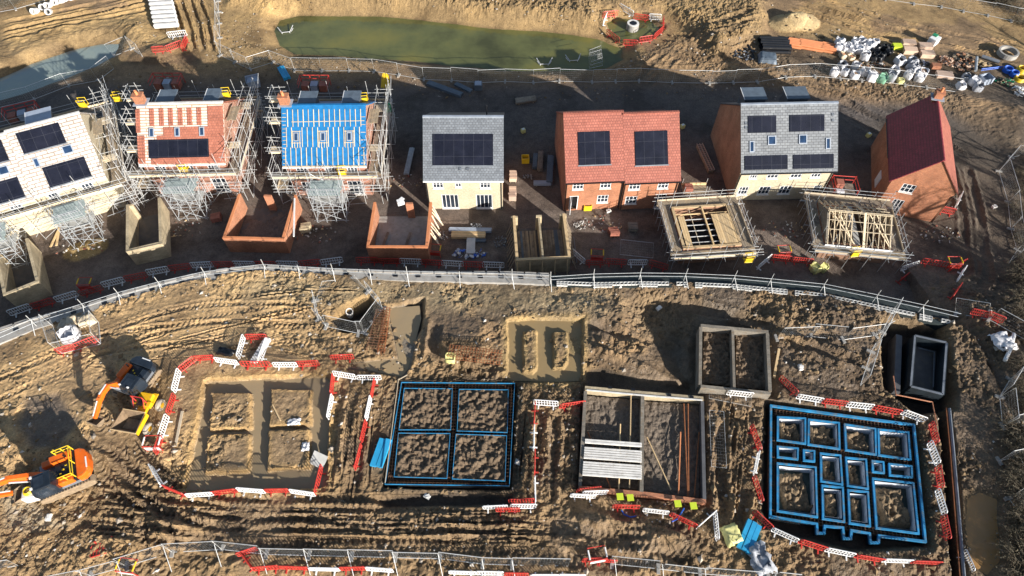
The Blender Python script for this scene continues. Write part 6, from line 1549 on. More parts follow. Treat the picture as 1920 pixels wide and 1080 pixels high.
b = MB(); b.tube([(-1.0, -.5, 1.4), (-1.0, -.5, 2.6), (-1.0, .5, 2.6), (-1.0, .5, 1.4)], .05, 8); b.tube([(-1.0, -.5, 2.3), (-.4, -.5, 1.4)], .04, 6); b.tube([(-1.0, .5, 2.3), (-.4, .5, 1.4)], .04, 6); b.build('roll_bar', 'red', dm)
b = MB(); b.box(-.85, 0, 1.6, .45, .5, .15); b.box(-1.1, 0, 1.85, .12, .5, .5); b.build('seat', 'black', dm)
b = MB(); b.tube([(-.3 + .16 * math.cos(a), .16 * math.sin(a), 1.85 + .06 * math.cos(a)) for a in np.linspace(0, 6.28, 12, endpoint=False)], .025, 5, closed=True); b.tube([(-.3, 0, 1.85), (-.15, 0, 1.4)], .03, 5); b.build('steering_wheel', 'black', dm)
p = G(74, 928, TZ); t_ = thing('fuel_tank', 'pale metal tank carrying a coil of yellow hose beside the digger', 'tank', p, R(16))
b = MB(); b.box(0, 0, .5, 1.5, 1.0, .9); bevel(b.build('tank_body', 'white_conc', t_), .08)
b = MB()
for k in range(4): b.tube([(-.25 + (.34 - .03 * k) * math.cos(a), .05 + (.34 - .03 * k) * math.sin(a), 1.0 + .06 * k) for a in np.linspace(0, 6.28, 16, endpoint=False)], .04, 5, closed=True)
b.build('hose_coil', 'yellow', t_)
# ------------------------------------------------------------------ storage yard and loose things
def P3(u, v): return (1540 + u / 7.2, 50 + v / 7.2)
def P4(u, v): return (1760 + u / 6.75, 60 + v / 6.75)
def bag_mesh(seed, mat, fill, full=.75, w=.95, h=.95):
    rg = random.Random(seed); n = 16; rings = [(0, .9), (.15, 1.04), (.5, 1.08), (.8, 1.0), (1.0, .96), (1.04, .9)]
    b = MB()
    for z, k in rings:
        for j in range(n):
            a = 2 * math.pi * j / n; sq = 1 / max(abs(math.cos(a)), abs(math.sin(a))) ** .75; r = w / 2 * k * sq * (1 + rg.uniform(-.13, .13))
            b.v.append((r * math.cos(a), r * math.sin(a), z * h + (rg.uniform(-.12, .1) if z > .7 else 0)))
    for i in range(len(rings) - 1):
        for j in range(n): b.f.append((i * n + j, i * n + (j + 1) % n, (i + 1) * n + (j + 1) % n, (i + 1) * n + j)); b.m.append(0)
    k0 = len(b.v)
    for j in range(n): x, y, z = b.v[(len(rings) - 1) * n + j]; b.v.append((x * .84, y * .84, h * full))
    for j in range(n): b.f.append(((len(rings) - 1) * n + j, (len(rings) - 1) * n + (j + 1) % n, k0 + (j + 1) % n, k0 + j)); b.m.append(0)
    for sx in (-1, 1):
        b.tube([(sx * w * .42, -w * .35, h * .98), (sx * w * .5, 0, h * 1.22), (sx * w * .42, w * .35, h * .98)], .03, 5)
    bm_ = b.mesh('bag', mat, True)
    f = MB()
    for j in range(n): x, y, z = b.v[k0 + j]; f.v.append((x * .99, y * .99, h * full - .02))
    f.v.append((rg.uniform(-.1, .1), rg.uniform(-.1, .1), h * full + rg.uniform(.02, .16)))
    for j in range(n): f.f.append((j, (j + 1) % n, n)); f.m.append(0)
    return bm_, f.mesh('bag_fill', fill, True)
BAGS = [bag_mesh(1, 'bag', 'bag', .9), bag_mesh(2, 'bag', 'black', .6), bag_mesh(3, 'bag', 'rubblefill', .8), bag_mesh(4, 'bag_grey', 'black', .55), bag_mesh(5, 'black', 'black', .8, .8, .75), bag_mesh(6, 'bag_green', 'bag_green', .9), bag_mesh(7, 'bag_yellow', 'bag_yellow', .9), bag_mesh(8, 'bag', 'bag_grey', .7), bag_mesh(9, 'timber_pale', 'copper', .8, .9, .6)]
def bag(pt, k, label, group, s=1.0):
    p = GP(pt[0], pt[1] + 4); r = thing('bulk_bag', label, 'bag', (p.x + RS.uniform(-.15, .15), p.y + RS.uniform(-.15, .15), p.z - .05), RS.uniform(0, 6), group); r.rotation_euler = (RS.uniform(-.22, .22), RS.uniform(-.22, .22), RS.uniform(0, 6)); e = s * RS.uniform(.92, 1.1); r.scale = (e, e, e * RS.uniform(.85, 1.1))
    put('sack', BAGS[k][0], r); put('contents', BAGS[k][1], r)
G1 = 'full white bags heaped beside the orange pipes'
for i, (q, k) in enumerate([((215, 240), 0), ((220, 290), 0), ((285, 300), 7), ((345, 265), 0), ((410, 215), 7), ((525, 210), 7), ((610, 230), 0), ((700, 225), 2), ((385, 335), 7), ((460, 290), 0), ((510, 330), 0), ((580, 290), 7), ((650, 285), 7)]):
    bag(P3(*q), k, ORD[i] + ' white bulk bag of the heap from the orange pipes end', G1)
bag(P3(575, 415), 2, 'white bulk bag filled with rubble in front of the black sacks', None, 1.15)
for i, q in enumerate([(680, 320), (750, 295), (835, 280), (735, 375), (800, 405), (875, 350), (760, 440), (695, 425), (905, 300)]): bag(P3(*q), 4, ORD[i] + ' shiny black sack of the heap from the white bags', 'black sacks heaped in the storage yard')
for i, q in enumerate([(270, 375), (400, 400)]): bag(P3(*q), 8, ('pale crate of orange fittings nearer the orange pipes', 'pale crate of orange fittings nearer the black sacks')[i], 'crates of orange fittings')
G2 = 'open white bags in the row behind the yard fence'
for i, (q, k) in enumerate([((160, 625), 1), ((280, 510), 3), ((300, 615), 7), ((435, 525), 1), ((430, 655), 2), ((580, 630), 1), ((660, 705), 0), ((960, 610), 1), ((930, 690), 3), ((1150, 670), 1), ((1290, 690), 0), ((1260, 585), 7), ((1360, 605), 2), ((1040, 480), 1), ((1215, 480), 3), ((1190, 550), 3)]):
    bag(P3(*q), k, ORD[i] + ' gaping white bulk bag in the fence row from the west', G2, 1.12 if i == 13 else 1.0)
bag(P3(790, 715), 5, 'green and yellow bag slumped against the yard fence', None); bag(P3(1040, 738), 6, 'small pale yellow bag against the yard fence', None, .7)
for i, (q, k) in enumerate([((310, 575), 3), ((250, 680), 1), ((400, 625), 0), ((450, 700), 3)]): bag(P4(*q), k, ORD[i] + ' white bulk bag of the group below the rusty scrap', 'white bags below the rusty scrap')
def pallet(pt, w, d, h, mat, label, group=None, rz=-.1, layers=1, name='paving_pack', cat='pallet'):
    p = GP(*pt); r = thing(name, label, cat, p, rz, group)
    b = MB()
    for y in (-.4, 0, .4): b.box(0, y * d, .06, w, .1, .12)
    b.build('pallet_base', 'board', r)
    b = MB(); n = max(2, int(d / .22))
    for k in range(n): b.box(RS.uniform(-.03, .03), -d / 2 + (k + .5) * d / n, .12 + h / 2, w, d / n - .025, h)
    b.build('load', mat, r); return r
pallet(P3(1005, 300), 1.15, .9, .5, 'lime', 'lime green wrapped pack among the bulk bags', None, -.05)
for i, (q, t) in enumerate([((1160, 255), 'pink paving pack nearest the lime green pack, at the back'), ((1180, 355), 'pink paving pack in the middle of the yard, in front of the lime pack'), ((1380, 300), 'striped pink paving pack at the back of the yard'), ((1410, 405), 'dark striped paving pack beside the open bags')]):
    pallet(P3(*q), 1.7, 1.05, .55, 'pallet_pink', t, 'paving packs in the yard')
pallet(P3(1650, 675), 2.0, 1.2, .35, 'pallet_pink', 'slatted pink pallet standing alone by the yard fence', None, -.15)
pallet(P3(1525, 565), 1.1, .8, .5, 'brick_orange', 'small stack of orange bricks beside the scrap pile', None, -.1, name='brick_stack', cat='bricks')
def scrap(pt, rx, ry, n, mats, label, L=.5, r=.06, name='scrap_pile', cat='scrap pile', flat_=.5, up=.6, seed=1):
    rg = random.Random(seed); p = GP(*pt); R_ = thing(name, label, cat, p)
    for mi, m in enumerate(mats):
        b = MB()
        for k in range(n // len(mats)):
            a, q = rg.uniform(0, 6.28), math.sqrt(rg.random()); x, y = rx * q * math.cos(a), ry * q * math.sin(a); z = up * (1 - q) * rg.random() + .08; d = Vector((rg.uniform(-1, 1), rg.uniform(-1, 1), rg.uniform(-.4, .4) * flat_)).normalized() * L * rg.uniform(.5, 1.1)
            if rg.random() < .5: b.tube([Vector((x, y, z)) - d / 2, Vector((x, y, z)) + d / 2], r * rg.uniform(.6, 1.4), 6)
            else: b.box(x, y, z, L * rg.uniform(.3, .9), L * rg.uniform(.2, .6), rg.uniform(.04, .16), rg.uniform(0, 3))
        o = b.build('scrap_pieces', m, R_); o['kind'] = 'stuff'
    return R_
scrap(P3(1690, 470), 1.1, 1.0, 60, ['copper', 'pallet_pink'], 'heap of copper coloured pipe fittings behind the slatted pallet', .4, .08, 'fittings_pile', seed=2)
scrap(P4(310, 330), 1.3, 1.1, 60, ['copper', 'board', 'rubber'], 'heap of rusty and tan scrap in the yard corner, at the back', .6, .07, seed=3)
scrap(P4(310, 450), 1.3, .8, 50, ['copper', 'pallet_pink', 'rubber'], 'heap of rusty and tan scrap above the white bags', .6, .08, seed=4)
scrap(P3(600, 520), 2.6, .7, 110, ['rubber', 'board', 'white_conc', 'copper'], 'low litter of offcuts between the two rows of bags', .4, .05, 'offcut_heap', 'offcuts', seed=14, up=.3)
scrap(P3(1300, 500), 1.6, .7, 70, ['black', 'bag_grey', 'rubber'], 'dark litter of torn bags behind the brick stack', .5, .06, 'offcut_heap', 'offcuts', seed=15, up=.35)
scrap(P4(840, 640), 1.2, .7, 50, ['rubber', 'green', 'board'], 'dark scrap heap below the blue coils', .5, .07, seed=16)
scrap((1395, 100), 1.5, 1.6, 70, ['black', 'rubber', 'steel_dark'], 'dark scatter of pipe offcuts west of the black pipes', .5, .06, 'offcut_heap', 'offcuts', seed=17, up=.3)
scrap(P4(555, 420), .9, .7, 24, ['rubber', 'timber'], 'dark tangle of scrap beside the grey tube', .7, .08, seed=5)
scrap(P4(1030, 760), 1.0, 1.0, 40, ['white', 'white_conc'], 'heap of white offcuts at the east frame edge', .6, .06, seed=6)
def pipes(label, p0, p1, n, layers, r, mat, name='pipe', group=None, along=True, cat='pipe', gap=2.2, zoff=0.0, pile='pipe_bundle'):
    a, c = GP(*p0), GP(*p1); d = c - a; d.z = 0; t = Vector((-d.y, d.x, 0)).normalized(); o = a.lerp(c, .5); R_ = thing(pile, label, 'pipe stack', o)
    for l in range(layers):
        for i in range(n - l):
            e = RS.uniform(-.15, .15); off = t * ((i - (n - l - 1) / 2) * gap * r) + d.normalized() * e; z = r + l * r * 1.75
            b = MB(); b.tube([-d / 2 + off + Vector((0, 0, z)), d / 2 + off + Vector((0, 0, z))], r, 10, caps=False); b.tube([-d / 2 + off + Vector((0, 0, z)), d / 2 + off + Vector((0, 0, z))], r * .86, 10, caps=False); b.build(name, mat, R_)
    return R_
pipes('bundle of black plastic pipes strapped beside the orange pipes', (1424, 86), (1476, 92), 6, 2, .24, 'black')
for i, (x0, x1, y0, y1) in enumerate(((1477, 1502, 82, 86), (1499, 1544, 84, 92), (1540, 1566, 90, 95))): pipes(('short west', 'long middle', 'east')[i] + ' bundle of orange clay pipes in the storage yard', (x0, y0), (x1, y1), 6, 2, .15, 'pipe_orange', group='orange pipe bundles')
b = MB(); b.tube([GP(1403, 83), GP(1413, 106)], .15, 10); o = GP(1408, 95); tag(b.build('black_pipe', 'black', org=o, loc=o), 'single black pipe lying west of the black pipe bundle', 'pipe'); 
def sheet(name, label, cat, pt, w, d, h, mat, rz, crump=.15, seed=1):
    rg = random.Random(seed); p = GP(*pt); n = 9; b = MB()
    for j in range(n + 1):
        for i in range(n + 1):
            u, v = i / n * 2 - 1, j / n * 2 - 1; e = 1 - max(abs(u), abs(v)); b.v.append((u * w / 2 + rg.uniform(-1, 1) * crump * .4, v * d / 2 + rg.uniform(-1, 1) * crump * .4, h * min(1, e * 4.5) + rg.uniform(0, crump)))
    for j in range(n):
        for i in range(n): k = j * (n + 1) + i; b.f.append((k, k + 1, k + n + 2, k + n + 1)); b.m.append(0)
    o = b.build(name, mat, loc=p, smooth=True); o.rotation_euler.z = rz; o.location.z = p.z + .03
    return tag(o, label, cat)
sheet('tarpaulin', 'slate blue tarpaulin over a heap beside the black pipes', 'tarpaulin', (1438, 112), 2.4, 2.0, .6, 'tarp', -.2, .12, 3)
sheet('plastic_sheet', 'clear crumpled plastic film dumped beside the blue foam stack', 'plastic film', (1424, 1050), 1.5, 2.1, .3, 'bag_grey', .3, .4, 4)
sheet('plastic_sheet', 'white crumpled plastic film beside the white pipe at the east bank', 'plastic film', (1878, 643), 1.6, 1.8, .3, 'bag', .3, .35, 5)
sheet('plastic_sheet', 'scrap of white film lying on the flooded footing soil, upper', 'plastic film', (552, 792), 1.1, .55, .06, 'bag', .1, .12, 6)
sheet('plastic_sheet', 'scrap of pale film lying on the flooded footing soil, lower', 'plastic film', (573, 838), .6, .7, .06, 'bag', .1, .12, 7)
b = MB(); b.tube([GP(1899, 628) + Vector((0, 0, .2)), GP(1893, 655) + Vector((0, 0, .15)), GP(1882, 678) + Vector((0, 0, .15))], .16, 10); o = GP(1893, 655); tag(b.build('white_pipe', 'white', org=o, loc=o), 'short white pipe lying by the film at the east bank', 'pipe')
# coils and rings
def coil(pt, R0, r, n, mat, label, tilt=0):
    p = GP(*pt); b = MB()
    for k in range(n): b.tube([((R0 - .05 * (k % 3)) * math.cos(a), (R0 - .05 * (k % 3)) * math.sin(a), .08 + k * r * 1.6) for a in np.linspace(0, 2 * math.pi, 22, endpoint=False)], r, 6, closed=True)
    tag(b.build('pipe_coil', mat, loc=p), label, 'pipe coil')
coil(P4(860, 500), .55, .07, 5, 'blue', 'blue pipe coil in the yard corner, left of its twin'); coil(P4(940, 550), .5, .07, 5, 'blue', 'blue pipe coil touching the yellow coils'); coil(P4(1035, 500), .6, .06, 6, 'yellow', 'yellow pipe coil at the frame edge, behind the other'); coil(P4(1010, 610), .6, .06, 5, 'yellow', 'yellow pipe coil in front of its twin at the frame edge')
b = MB(); o = GP(*P4(650, 480)); b.tube([GP(*P4(520, 500)) + Vector((0, 0, .4)), GP(*P4(800, 460)) + Vector((0, 0, .3))], .07, 6); b.tube([GP(*P4(520, 512)) + Vector((0, 0, .3)), GP(*P4(780, 470)) + Vector((0, 0, .2))], .06, 6); tag(b.build('blue_pipe', 'blue', org=o, loc=o), 'straight blue pipes lying above the white bags', 'pipe')
b = MB(); o = GP(*P4(455, 430)); b.tube([GP(*P4(455, 360)) + Vector((0, 0, .5)), GP(*P4(452, 515)) + Vector((0, 0, .3))], .17, 10); tag(b.build('grey_pipe', 'steel', org=o, loc=o), 'short pale grey pipe standing out of the scrap', 'pipe')
b = MB(); o = GP(*P4(640, 370)); b.tube([GP(*P4(530, 330)) + Vector((0, 0, .3)), GP(*P4(750, 405)) + Vector((0, 0, .3))], .22, 10); tag(b.build('dark_pipe', 'steel_dark', org=o, loc=o), 'dark grey blue pipe below the big concrete ring', 'pipe')
def cring(pt, R0, h, label, rz=0, group=None, lid=False, mat='concrete', z=None):
    p = GP(*pt); 
    if z is not None: p.z = z
    r = thing('concrete_ring', label, 'concrete ring', p, rz, group); b = MB(); b.lathe([(R0, 0), (R0, h), (R0 * .8, h), (R0 * .8, 0)], 24); b.build('ring', mat, r)
    if lid: b = MB(); b.box(0, 0, h + .03, R0 * 1.05, R0 * 1.05, .05, .7); b.build('cover', 'black', r); b = MB(); b.lathe([(R0 * .96, h + .001), (R0 * .96, h + .06), (R0 * .62, h + .06), (R0 * .62, h + .001)], 24); b.build('collar', 'white_conc', r)
    return r
cring(P4(860, 290), 1.25, .6, 'big grey concrete ring lying open in the yard corner')
cring((1184, 62), .85, 1.1, 'round concrete manhole with square black cover in the small pool', lid=True, z=-.7)
p = GP(*P4(565, 635)); r = thing('crate', 'open pale blue plastic crate beside the white bags', 'crate', p, .3); b = MB()
for s in (-1, 1): b.box(s * .7, 0, .45, .06, 1.2, .9); b.box(0, s * .57, .45, 1.34, .06, .9)
b.build('sides', 'tarp_pale', r); b = MB(); b.box(0, 0, .3, 1.3, 1.06, .1); b.build('floor', 'bag_grey', r)
p = GP(1747, 82); r = thing('container', 'small white tank with green lid at the back of the yard', 'tank', p, .7); b = MB(); b.box(0, 0, .5, 1.3, 1.1, 1.0); bevel(b.build('tank_body', 'white', r), .08); b = MB(); b.box(.3, .25, 1.06, .6, .6, .14); b.build('lid', 'green', r)
# top left: white pipes and rings
A_ = GP(313, 52)
for k in range(7):
    p = GP(315 - k * 1.6, 54 - k * 7.6); r = thing('concrete_pipe', ORD[k] + ' pale concrete pipe of the stack, counted up from the pen', 'pipe', (p.x, p.y, p.z + .25 + .04 * k), .12, 'pale concrete pipes stacked by the track')
    b = MB(); b.box(0, 0, .3, 3.3, .62, .6); bevel(b.build('pipe_body', 'white_conc', r), .16, 3); b = MB(); b.tube([(-1.66, 0, .3), (-1.7, 0, .3)], .2, 12); b.build('pipe_mouth', 'concrete_dark', r)
for k, (u, v) in enumerate(((67, 27), (83, 19), (92, 16), (94, 28), (105, 10), (114, 7), (125, 3), (136, 1))):
    p = GP(u, v); r = thing('pipe_ring', ORD[k] + ' short pale pipe ring of the row, from the west', 'pipe ring', p, RS.uniform(-.4, .4), 'short pipe rings by the top fence'); b = MB()
    b.lathe([(.36, -.5), (.42, -.5), (.42, .5), (.30, .5), (.30, -.5), (.36, -.5)], 16, (0, 0, .42), 'y'); b.build('ring', 'white_conc', r); b = MB(); b.tube([(0, .3, .42), (0, .32, .42)], .3, 14); b.build('bore', 'black', r)
    r.rotation_euler.x = -.5
# by the back road
def slabstack(label, pt, L, w, h, mat, rz, n=4, name='sheet_stack', cat='sheets'):
    p = GP(*pt); r = thing(name, label, cat, p, rz)
    for k in range(n): b = MB(); b.box(RS.uniform(-.05, .05), (k - (n - 1) / 2) * w / n, h / 2, L, w / n - .03, h * RS.uniform(.85, 1.1)); b.build('sheet', mat, r)
    return r
slabstack('bright blue stack of long sheets by the pond fence', (533, 139), 2.6, .9, .4, 'sheet_blue', -1.05)
slabstack('long grey blue steel trough lying by the pond fence', (834, 169), 5.0, .8, .35, 'tarp', -.5, 5, 'steel_trough', 'trough'); slabstack('shorter grey blue steel trough lying by the pond fence', (869, 166), 2.5, .6, .3, 'tarp', -.62, 3, 'steel_trough', 'trough')
p = GP(897, 166); r = thing('crate', 'small grey blue crate at the end of the troughs', 'crate', p); b = MB(); b.box(0, 0, .4, 1.0, 1.0, .8); bevel(b.build('box', 'tarp', r), .05); b = MB(); b.box(0, 0, .83, .8, .8, .06); b.build('lid', 'tarp_pale', r)
p = GP(724, 158); r = thing('hose_heap', 'heap of yellow hose hung over the pond fence', 'hose', p); b = MB()
for k in range(14):
    x = -.45 + k * .07; b.tube([(x * .6, .7, .9 + RS.uniform(-.2, .3)), (x, .1, .7 + RS.uniform(-.1, .2)), (x * 1.2, -.6 - RS.uniform(0, .4), .1)], .05, 5)
b.build('hose', 'yellow', r)
def skip(label, pt, rz, mat, w=1.7, d=1.4, h=1.1):
    p = GP(*pt); r = thing('tipping_bin', label, 'bin', p, rz); b = MB()
    for s in (-1, 1): b.ngon_x([(-w / 2 * .7, .1), (w / 2 * .8, .1), (w / 2, h), (-w / 2, h)], s * d / 2 - .04, s * d / 2 + .04)
    b.poly([(-w / 2 * .7, -d / 2, .1), (-w / 2 * .7, d / 2, .1), (-w / 2, d / 2, h), (-w / 2, -d / 2, h)]); b.poly([(w / 2 * .8, d / 2, .1), (w / 2 * .8, -d / 2, .1), (w / 2, -d / 2, h), (w / 2, d / 2, h)])
    b.build('bin_shell', mat, r); b = MB(); b.box(0, 0, h * .8, w * .86, d * .92, .05); b.build('bin_load', mat, r); return r
skip('pale blue grey tipping bin behind the two scaffolded houses', (478, 160), .35, 'tarp_pale'); 
for i, (u, v, t) in enumerate(((318, 164, 'red loading frame with brick packs behind the clay tiled house'), (592, 168, 'red loading frame with brick packs behind the blue roofed house'), (48, 222, 'red loading frame with packs behind the pale roofed houses'))):
    p = GP(u, v); r = thing('loading_rack', t, 'frame', p, (.0, .0, .4)[i], 'red loading frames behind the scaffolded houses'); b = MB()
    for z in (1.0, 1.5): b.tube([(-1.8, .9, z), (1.8, .9, z)], .05, 6); b.tube([(-1.8, -.9, z), (-1.8, .9, z)], .05, 6); b.tube([(1.8, -.9, z), (1.8, .9, z)], .05, 6)
    for x in (-1.8, -.6, .6, 1.8): b.tube([(x, .9, 0), (x, .9, 1.5)], .05, 6)
    b.build('frame_tubes', 'red', r); 
    for k, m in enumerate(('purple', 'tarp_pale', 'purple')): b = MB(); b.box(-1.1 + k * 1.1, 0, .5, .9, 1.0, .9); b.build('brick_pack', m, r)
# between the houses
def pack(label, pt, L, w, h, mat, rz, group=None, n=5, cat='timber pack', name='timber_pack'):
    p = GP(*pt); r = thing(name, label, cat, p, rz, group); b = MB()
    for y in (-.35, .35): b.box(y * L, 0, .05, .1, w, .1)
    b.build('bearer', 'board', r)
    for k in range(n): b = MB(); b.box(RS.uniform(-.08, .08), -w / 2 + (k + .5) * w / n, .1 + h / 2, L, w / n - .015, h * RS.uniform(.8, 1.05)); b.build('plank_bundle', mat, r)
    return r
pack('brown plank pack standing between the cream and red houses', (1013, 306), 2.9, .6, .5, 'board_grey', 1.5); pack('grey blue plank pack beside the brown one between the houses', (1003, 306), 2.2, .5, .45, 'tarp', 1.5); pack('long dark plank pack against the red roofed house side', (1031, 322), 4.2, .7, .5, 'tarp', 1.5)
pack('pale pipe pack on dark ground between the houses', (1017, 347), 1.9, .5, .4, 'tarp_pale', 0); pack('pale block pack by the corner of the cream house', (961, 368), .8, 1.6, .7, 'pallet_pink', 0); pack('second pale block pack behind it by the cream house', (962, 335), .8, 1.3, .6, 'pallet_pink', 0)
pack('long bundle of grey green pipes before the cream house', (882, 434), 4.5, .5, .3, 'tarp_pale', -.02); pack('stack of sawn timber below the grey green pipes', (878, 444), 3.6, .8, .35, 'timber', -.02); pack('short grey pipes below the sawn timber', (893, 453), 2.0, .4, .2, 'tarp', -.02)

pack('white slatted rack of offcuts near the road barriers', (883, 463), 2.1, .9, .25, 'white_conc', 1.57, n=9); 
scrap((880, 476), 1.7, .6, 60, ['tarp_pale', 'blue', 'white_conc'], 'low heap of blue and white offcuts near the road barriers', .5, .03, 'offcut_heap', 'offcuts', seed=8, up=.25)
scrap((829, 441), .9, .7, 50, ['concrete', 'white_conc', 'steel_dark'], 'heap of grey broken bits beside the brick garage', .22, .03, 'rubble_heap', 'rubble', seed=9, up=.3); scrap((938, 454), .8, .8, 44, ['concrete', 'steel_dark'], 'heap of dark grey bits beside the timber floored garage', .22, .03, 'rubble_heap', 'rubble', seed=10, up=.3)
scrap((892, 424), .6, .4, 36, ['white', 'concrete'], 'small heap of white bits before the cream house', .22, .03, 'rubble_heap', 'rubble', seed=11, up=.2); scrap((1087, 424), .8, .6, 50, ['white_conc', 'concrete'], 'small heap of white bits before the open red house door', .2, .03, 'rubble_heap', 'rubble', seed=12, up=.2)
scrap((990, 333), .6, .5, 30, ['concrete', 'steel_dark'], 'small heap of grey bits between the houses', .2, .03, 'rubble_heap', 'rubble', seed=13, up=.2)
for k in range(4): pole(ta, 'leaning_pole', (2.95 + k * .22, -1.9, .05), (2.9 + k * .25, 1.5, .08), 'steel_dark', .04)
for k, (u, v, t) in enumerate(((985, 303, 'yellow open crate between the cream and red houses'), (1101, 391, 'yellow open crate beside the open red house door'))):
    p = GP(u, v); r = thing('crate', t, 'crate', p, .05, 'yellow crates'); b = MB()
    for s in (-1, 1): b.box(s * .4, 0, .4, .06, .75, .75); b.box(0, s * .35, .4, .74, .06, .75)
    b.build('sides', 'yellow', r); b = MB(); b.box(0, 0, .2, .7, .6, .05); b.build('floor', 'timber', r)
for k, (u, v, t) in enumerate(((981, 248, 'small pale yellow box behind the stack of pipes by the cream house'), (1279, 240, 'small pale yellow box by the red roofed house corner'), (1627, 256, 'small pale yellow box beside the maroon roofed house'))):
    p = GP(u, v); r = thing('junction_box', t, 'box', p, .5, 'small pale yellow boxes'); b = MB(); b.box(0, 0, .25, .5, .45, .5); bevel(b.build('box', 'bag_yellow', r), .04); b = MB(); b.box(0, 0, .52, .3, .25, .05); b.build('lid', 'white', r)
for k in range(9):
    pack_ = None
r = thing('trellis_stack', 'long brown slatted rack stacked along the cream terrace gable', 'rack', GP(1321, 300), R(99)); b = MB()
for k in range(15): b.box(-2.1 + k * .3, 0, .45, .07, .7, .08)
for y in (-.33, 0, .33): b.box(0, y, .55, 4.4, .06, .08)
b.build('slats', 'pallet_pink', r); b = MB(); b.box(0, 0, .2, 4.3, .66, .36); b.build('pallet_load', 'board_grey', r)
r = thing('loading_platform', 'timber loading platform with brick pack behind the half boarded garage deck', 'platform', Vector((c1_.location.x - .2, c1_.location.y + 5.4, 0)), .02)
for k in range(5): b = MB(); b.box(0, -.5 + k * .25, 2.1 + .0, 2.6, .23, .04); b.build('platform_board', 'board', r)
b = MB(); b.box(-.7, 0, 2.35, .8, .8, .45); b.build('brick_pack', 'purple', r); b = MB(); b.box(0, .6, 2.3, 2.7, .05, .3); b.build('toe_board', 'timber', r)
for x in (-1.3, 1.3):
    for y in (-.6, .6): pole(r, 'leg', (x, y, 0), (x, y, 3.1), 'steel_bright')
r = thing('loading_platform', 'red framed loading platform with brick pack between cream terrace and maroon house', 'platform', Vector((35.6, 49.0, 0)), -.1)
b = MB(); b.box(0, 0, 2.0, 2.4, 1.8, .06); b.build('platform_board', 'board_grey', r); b = MB(); b.box(-.45, .3, 2.4, .75, .8, .75); b.build('brick_pack', 'purple', r); b = MB(); b.box(-.45, -.55, 2.15, .9, .6, .25); bevel(b.build('sack', 'bag', r), .08)
b = MB()
for z in (2.5, 3.0): b.tube([(-1.2, -.9, z), (-1.2, .9, z), (1.2, .9, z), (1.2, -.9, z)], .045, 6)
for x, y in ((-1.2, -.9), (-1.2, .9), (1.2, .9), (1.2, -.9)): b.tube([(x, y, 0), (x, y, 3.1)], .045, 6)
b.build('frame_tubes', 'red', r)
# yellow ladder gates up on the scaffolds
def ygate(u, v, z, label):
    p = G(u, v, z); r = thing('ladder_gate', label, 'gate', p, .1, 'yellow ladder gates on the scaffolds'); b = MB()
    b.tube([(-.4, 0, 0), (-.4, 0, .9), (.4, 0, .9), (.4, 0, 0)], .05, 6, closed=True); b.box(0, 0, .55, .75, .04, .1); b.tube([(-.4, .5, 0), (-.4, .5, .9), (.4, .5, .9), (.4, .5, 0)], .05, 6, closed=True); b.build('gate_frame', 'yellow', r)
    b = MB(); b.box(0, .25, .05, .76, .46, .06); b.box(0, .02, .3, .7, .03, .5); b.build('trap_door', 'yellow', r)
for a_ in ((157, 201, 6.1, 'yellow ladder gate at the gable of the pale roofed houses'), (222, 190, 6.1, 'yellow ladder gate by the chimney of the clay tiled house'), (425, 182, 6.1, 'yellow ladder gate at the far gable corner of the clay tiled house'), (345, 321, 4.0, 'yellow ladder gate on the front lift of the clay tiled house'), (683, 192, 6.1, 'yellow ladder gate at the gable corner of the blue roofed house'), (642, 329, 4.0, 'yellow ladder gate on the front lift of the blue roofed house'), (1403, 492, 2.2, 'yellow ladder gate on the half boarded garage scaffold'), (1602, 481, 2.2, 'yellow ladder gate on the roof truss garage scaffold')): ygate(*a_)
p = Vector((-14.6 + .6, 58.9, 4.2)); b = MB(); b.box(0, 0, .4, .6, .5, .8); b.box(0, .1, .9, .5, .4, .3, .3); tag(b.build('green_bag', 'green', loc=p), 'dark green bag on the scaffold gable of the blue roofed house', 'bag')
for k, (u, v) in enumerate(((1527, 509), (1543, 507))): bag((u, v - 4), 6, ('yellow bag on the road below the roof truss garage, nearer the red gate', 'yellow bag on the road below the roof truss garage, nearer the scaffold corner')[k], 'yellow bags below the roof truss garage', .9)
# rubble, packs and litter in the front yards
pack('red brick pack on the yard before the red roofed houses', (1150, 440), 1.0, .9, .7, 'purple', .1, None, 3, 'bricks', 'brick_pack'); pack('grey block pack on the yard before the red roofed houses', (1185, 430), 1.0, .9, .6, 'block_grey', -.1, None, 3, 'blocks', 'block_pack')
pack('cream block pack beside the loading tower of the blue roofed house', (575, 432), 1.0, .9, .7, 'block_cream', .2, None, 3, 'blocks', 'block_pack'); pack('red brick pack beside the first brick garage', (408, 412), 1.0, .9, .6, 'purple', .3, None, 3, 'bricks', 'brick_pack')
pack('grey scaffold tube pile on the ground west of the cream house', (768, 305), 4.2, .6, .3, 'steel', 1.5, None, 8, 'tubes', 'tube_pile'); pack('pile of scaffold boards on the dark road behind the cream house', (985, 190), 2.6, 1.0, .25, 'board_grey', .2, None, 5, 'boards', 'board_pile')
for q, n_, sd_, t in (((590, 440), 44, 41, 'litter of brick bits between the brick garages'), ((1130, 420), 50, 42, 'litter of brick bits before the joined red roofed houses'), ((760, 340), 40, 43, 'litter of brick bits west of the cream house'), ((340, 430), 44, 44, 'litter of brick bits below the clay tiled house tower'), ((1470, 430), 44, 45, 'litter of bits on the ground between the garage decks'), ((1760, 440), 44, 46, 'litter of bits before the maroon roofed house'), ((150, 470), 30, 47, 'litter of bits beside the tan sand patch')):
    scrap(q, 2.4, 1.2, n_, ['concrete', 'purple', 'timber', 'white_conc'], t, .28, .025, 'rubble_litter', 'rubble', seed=sd_, up=.06)
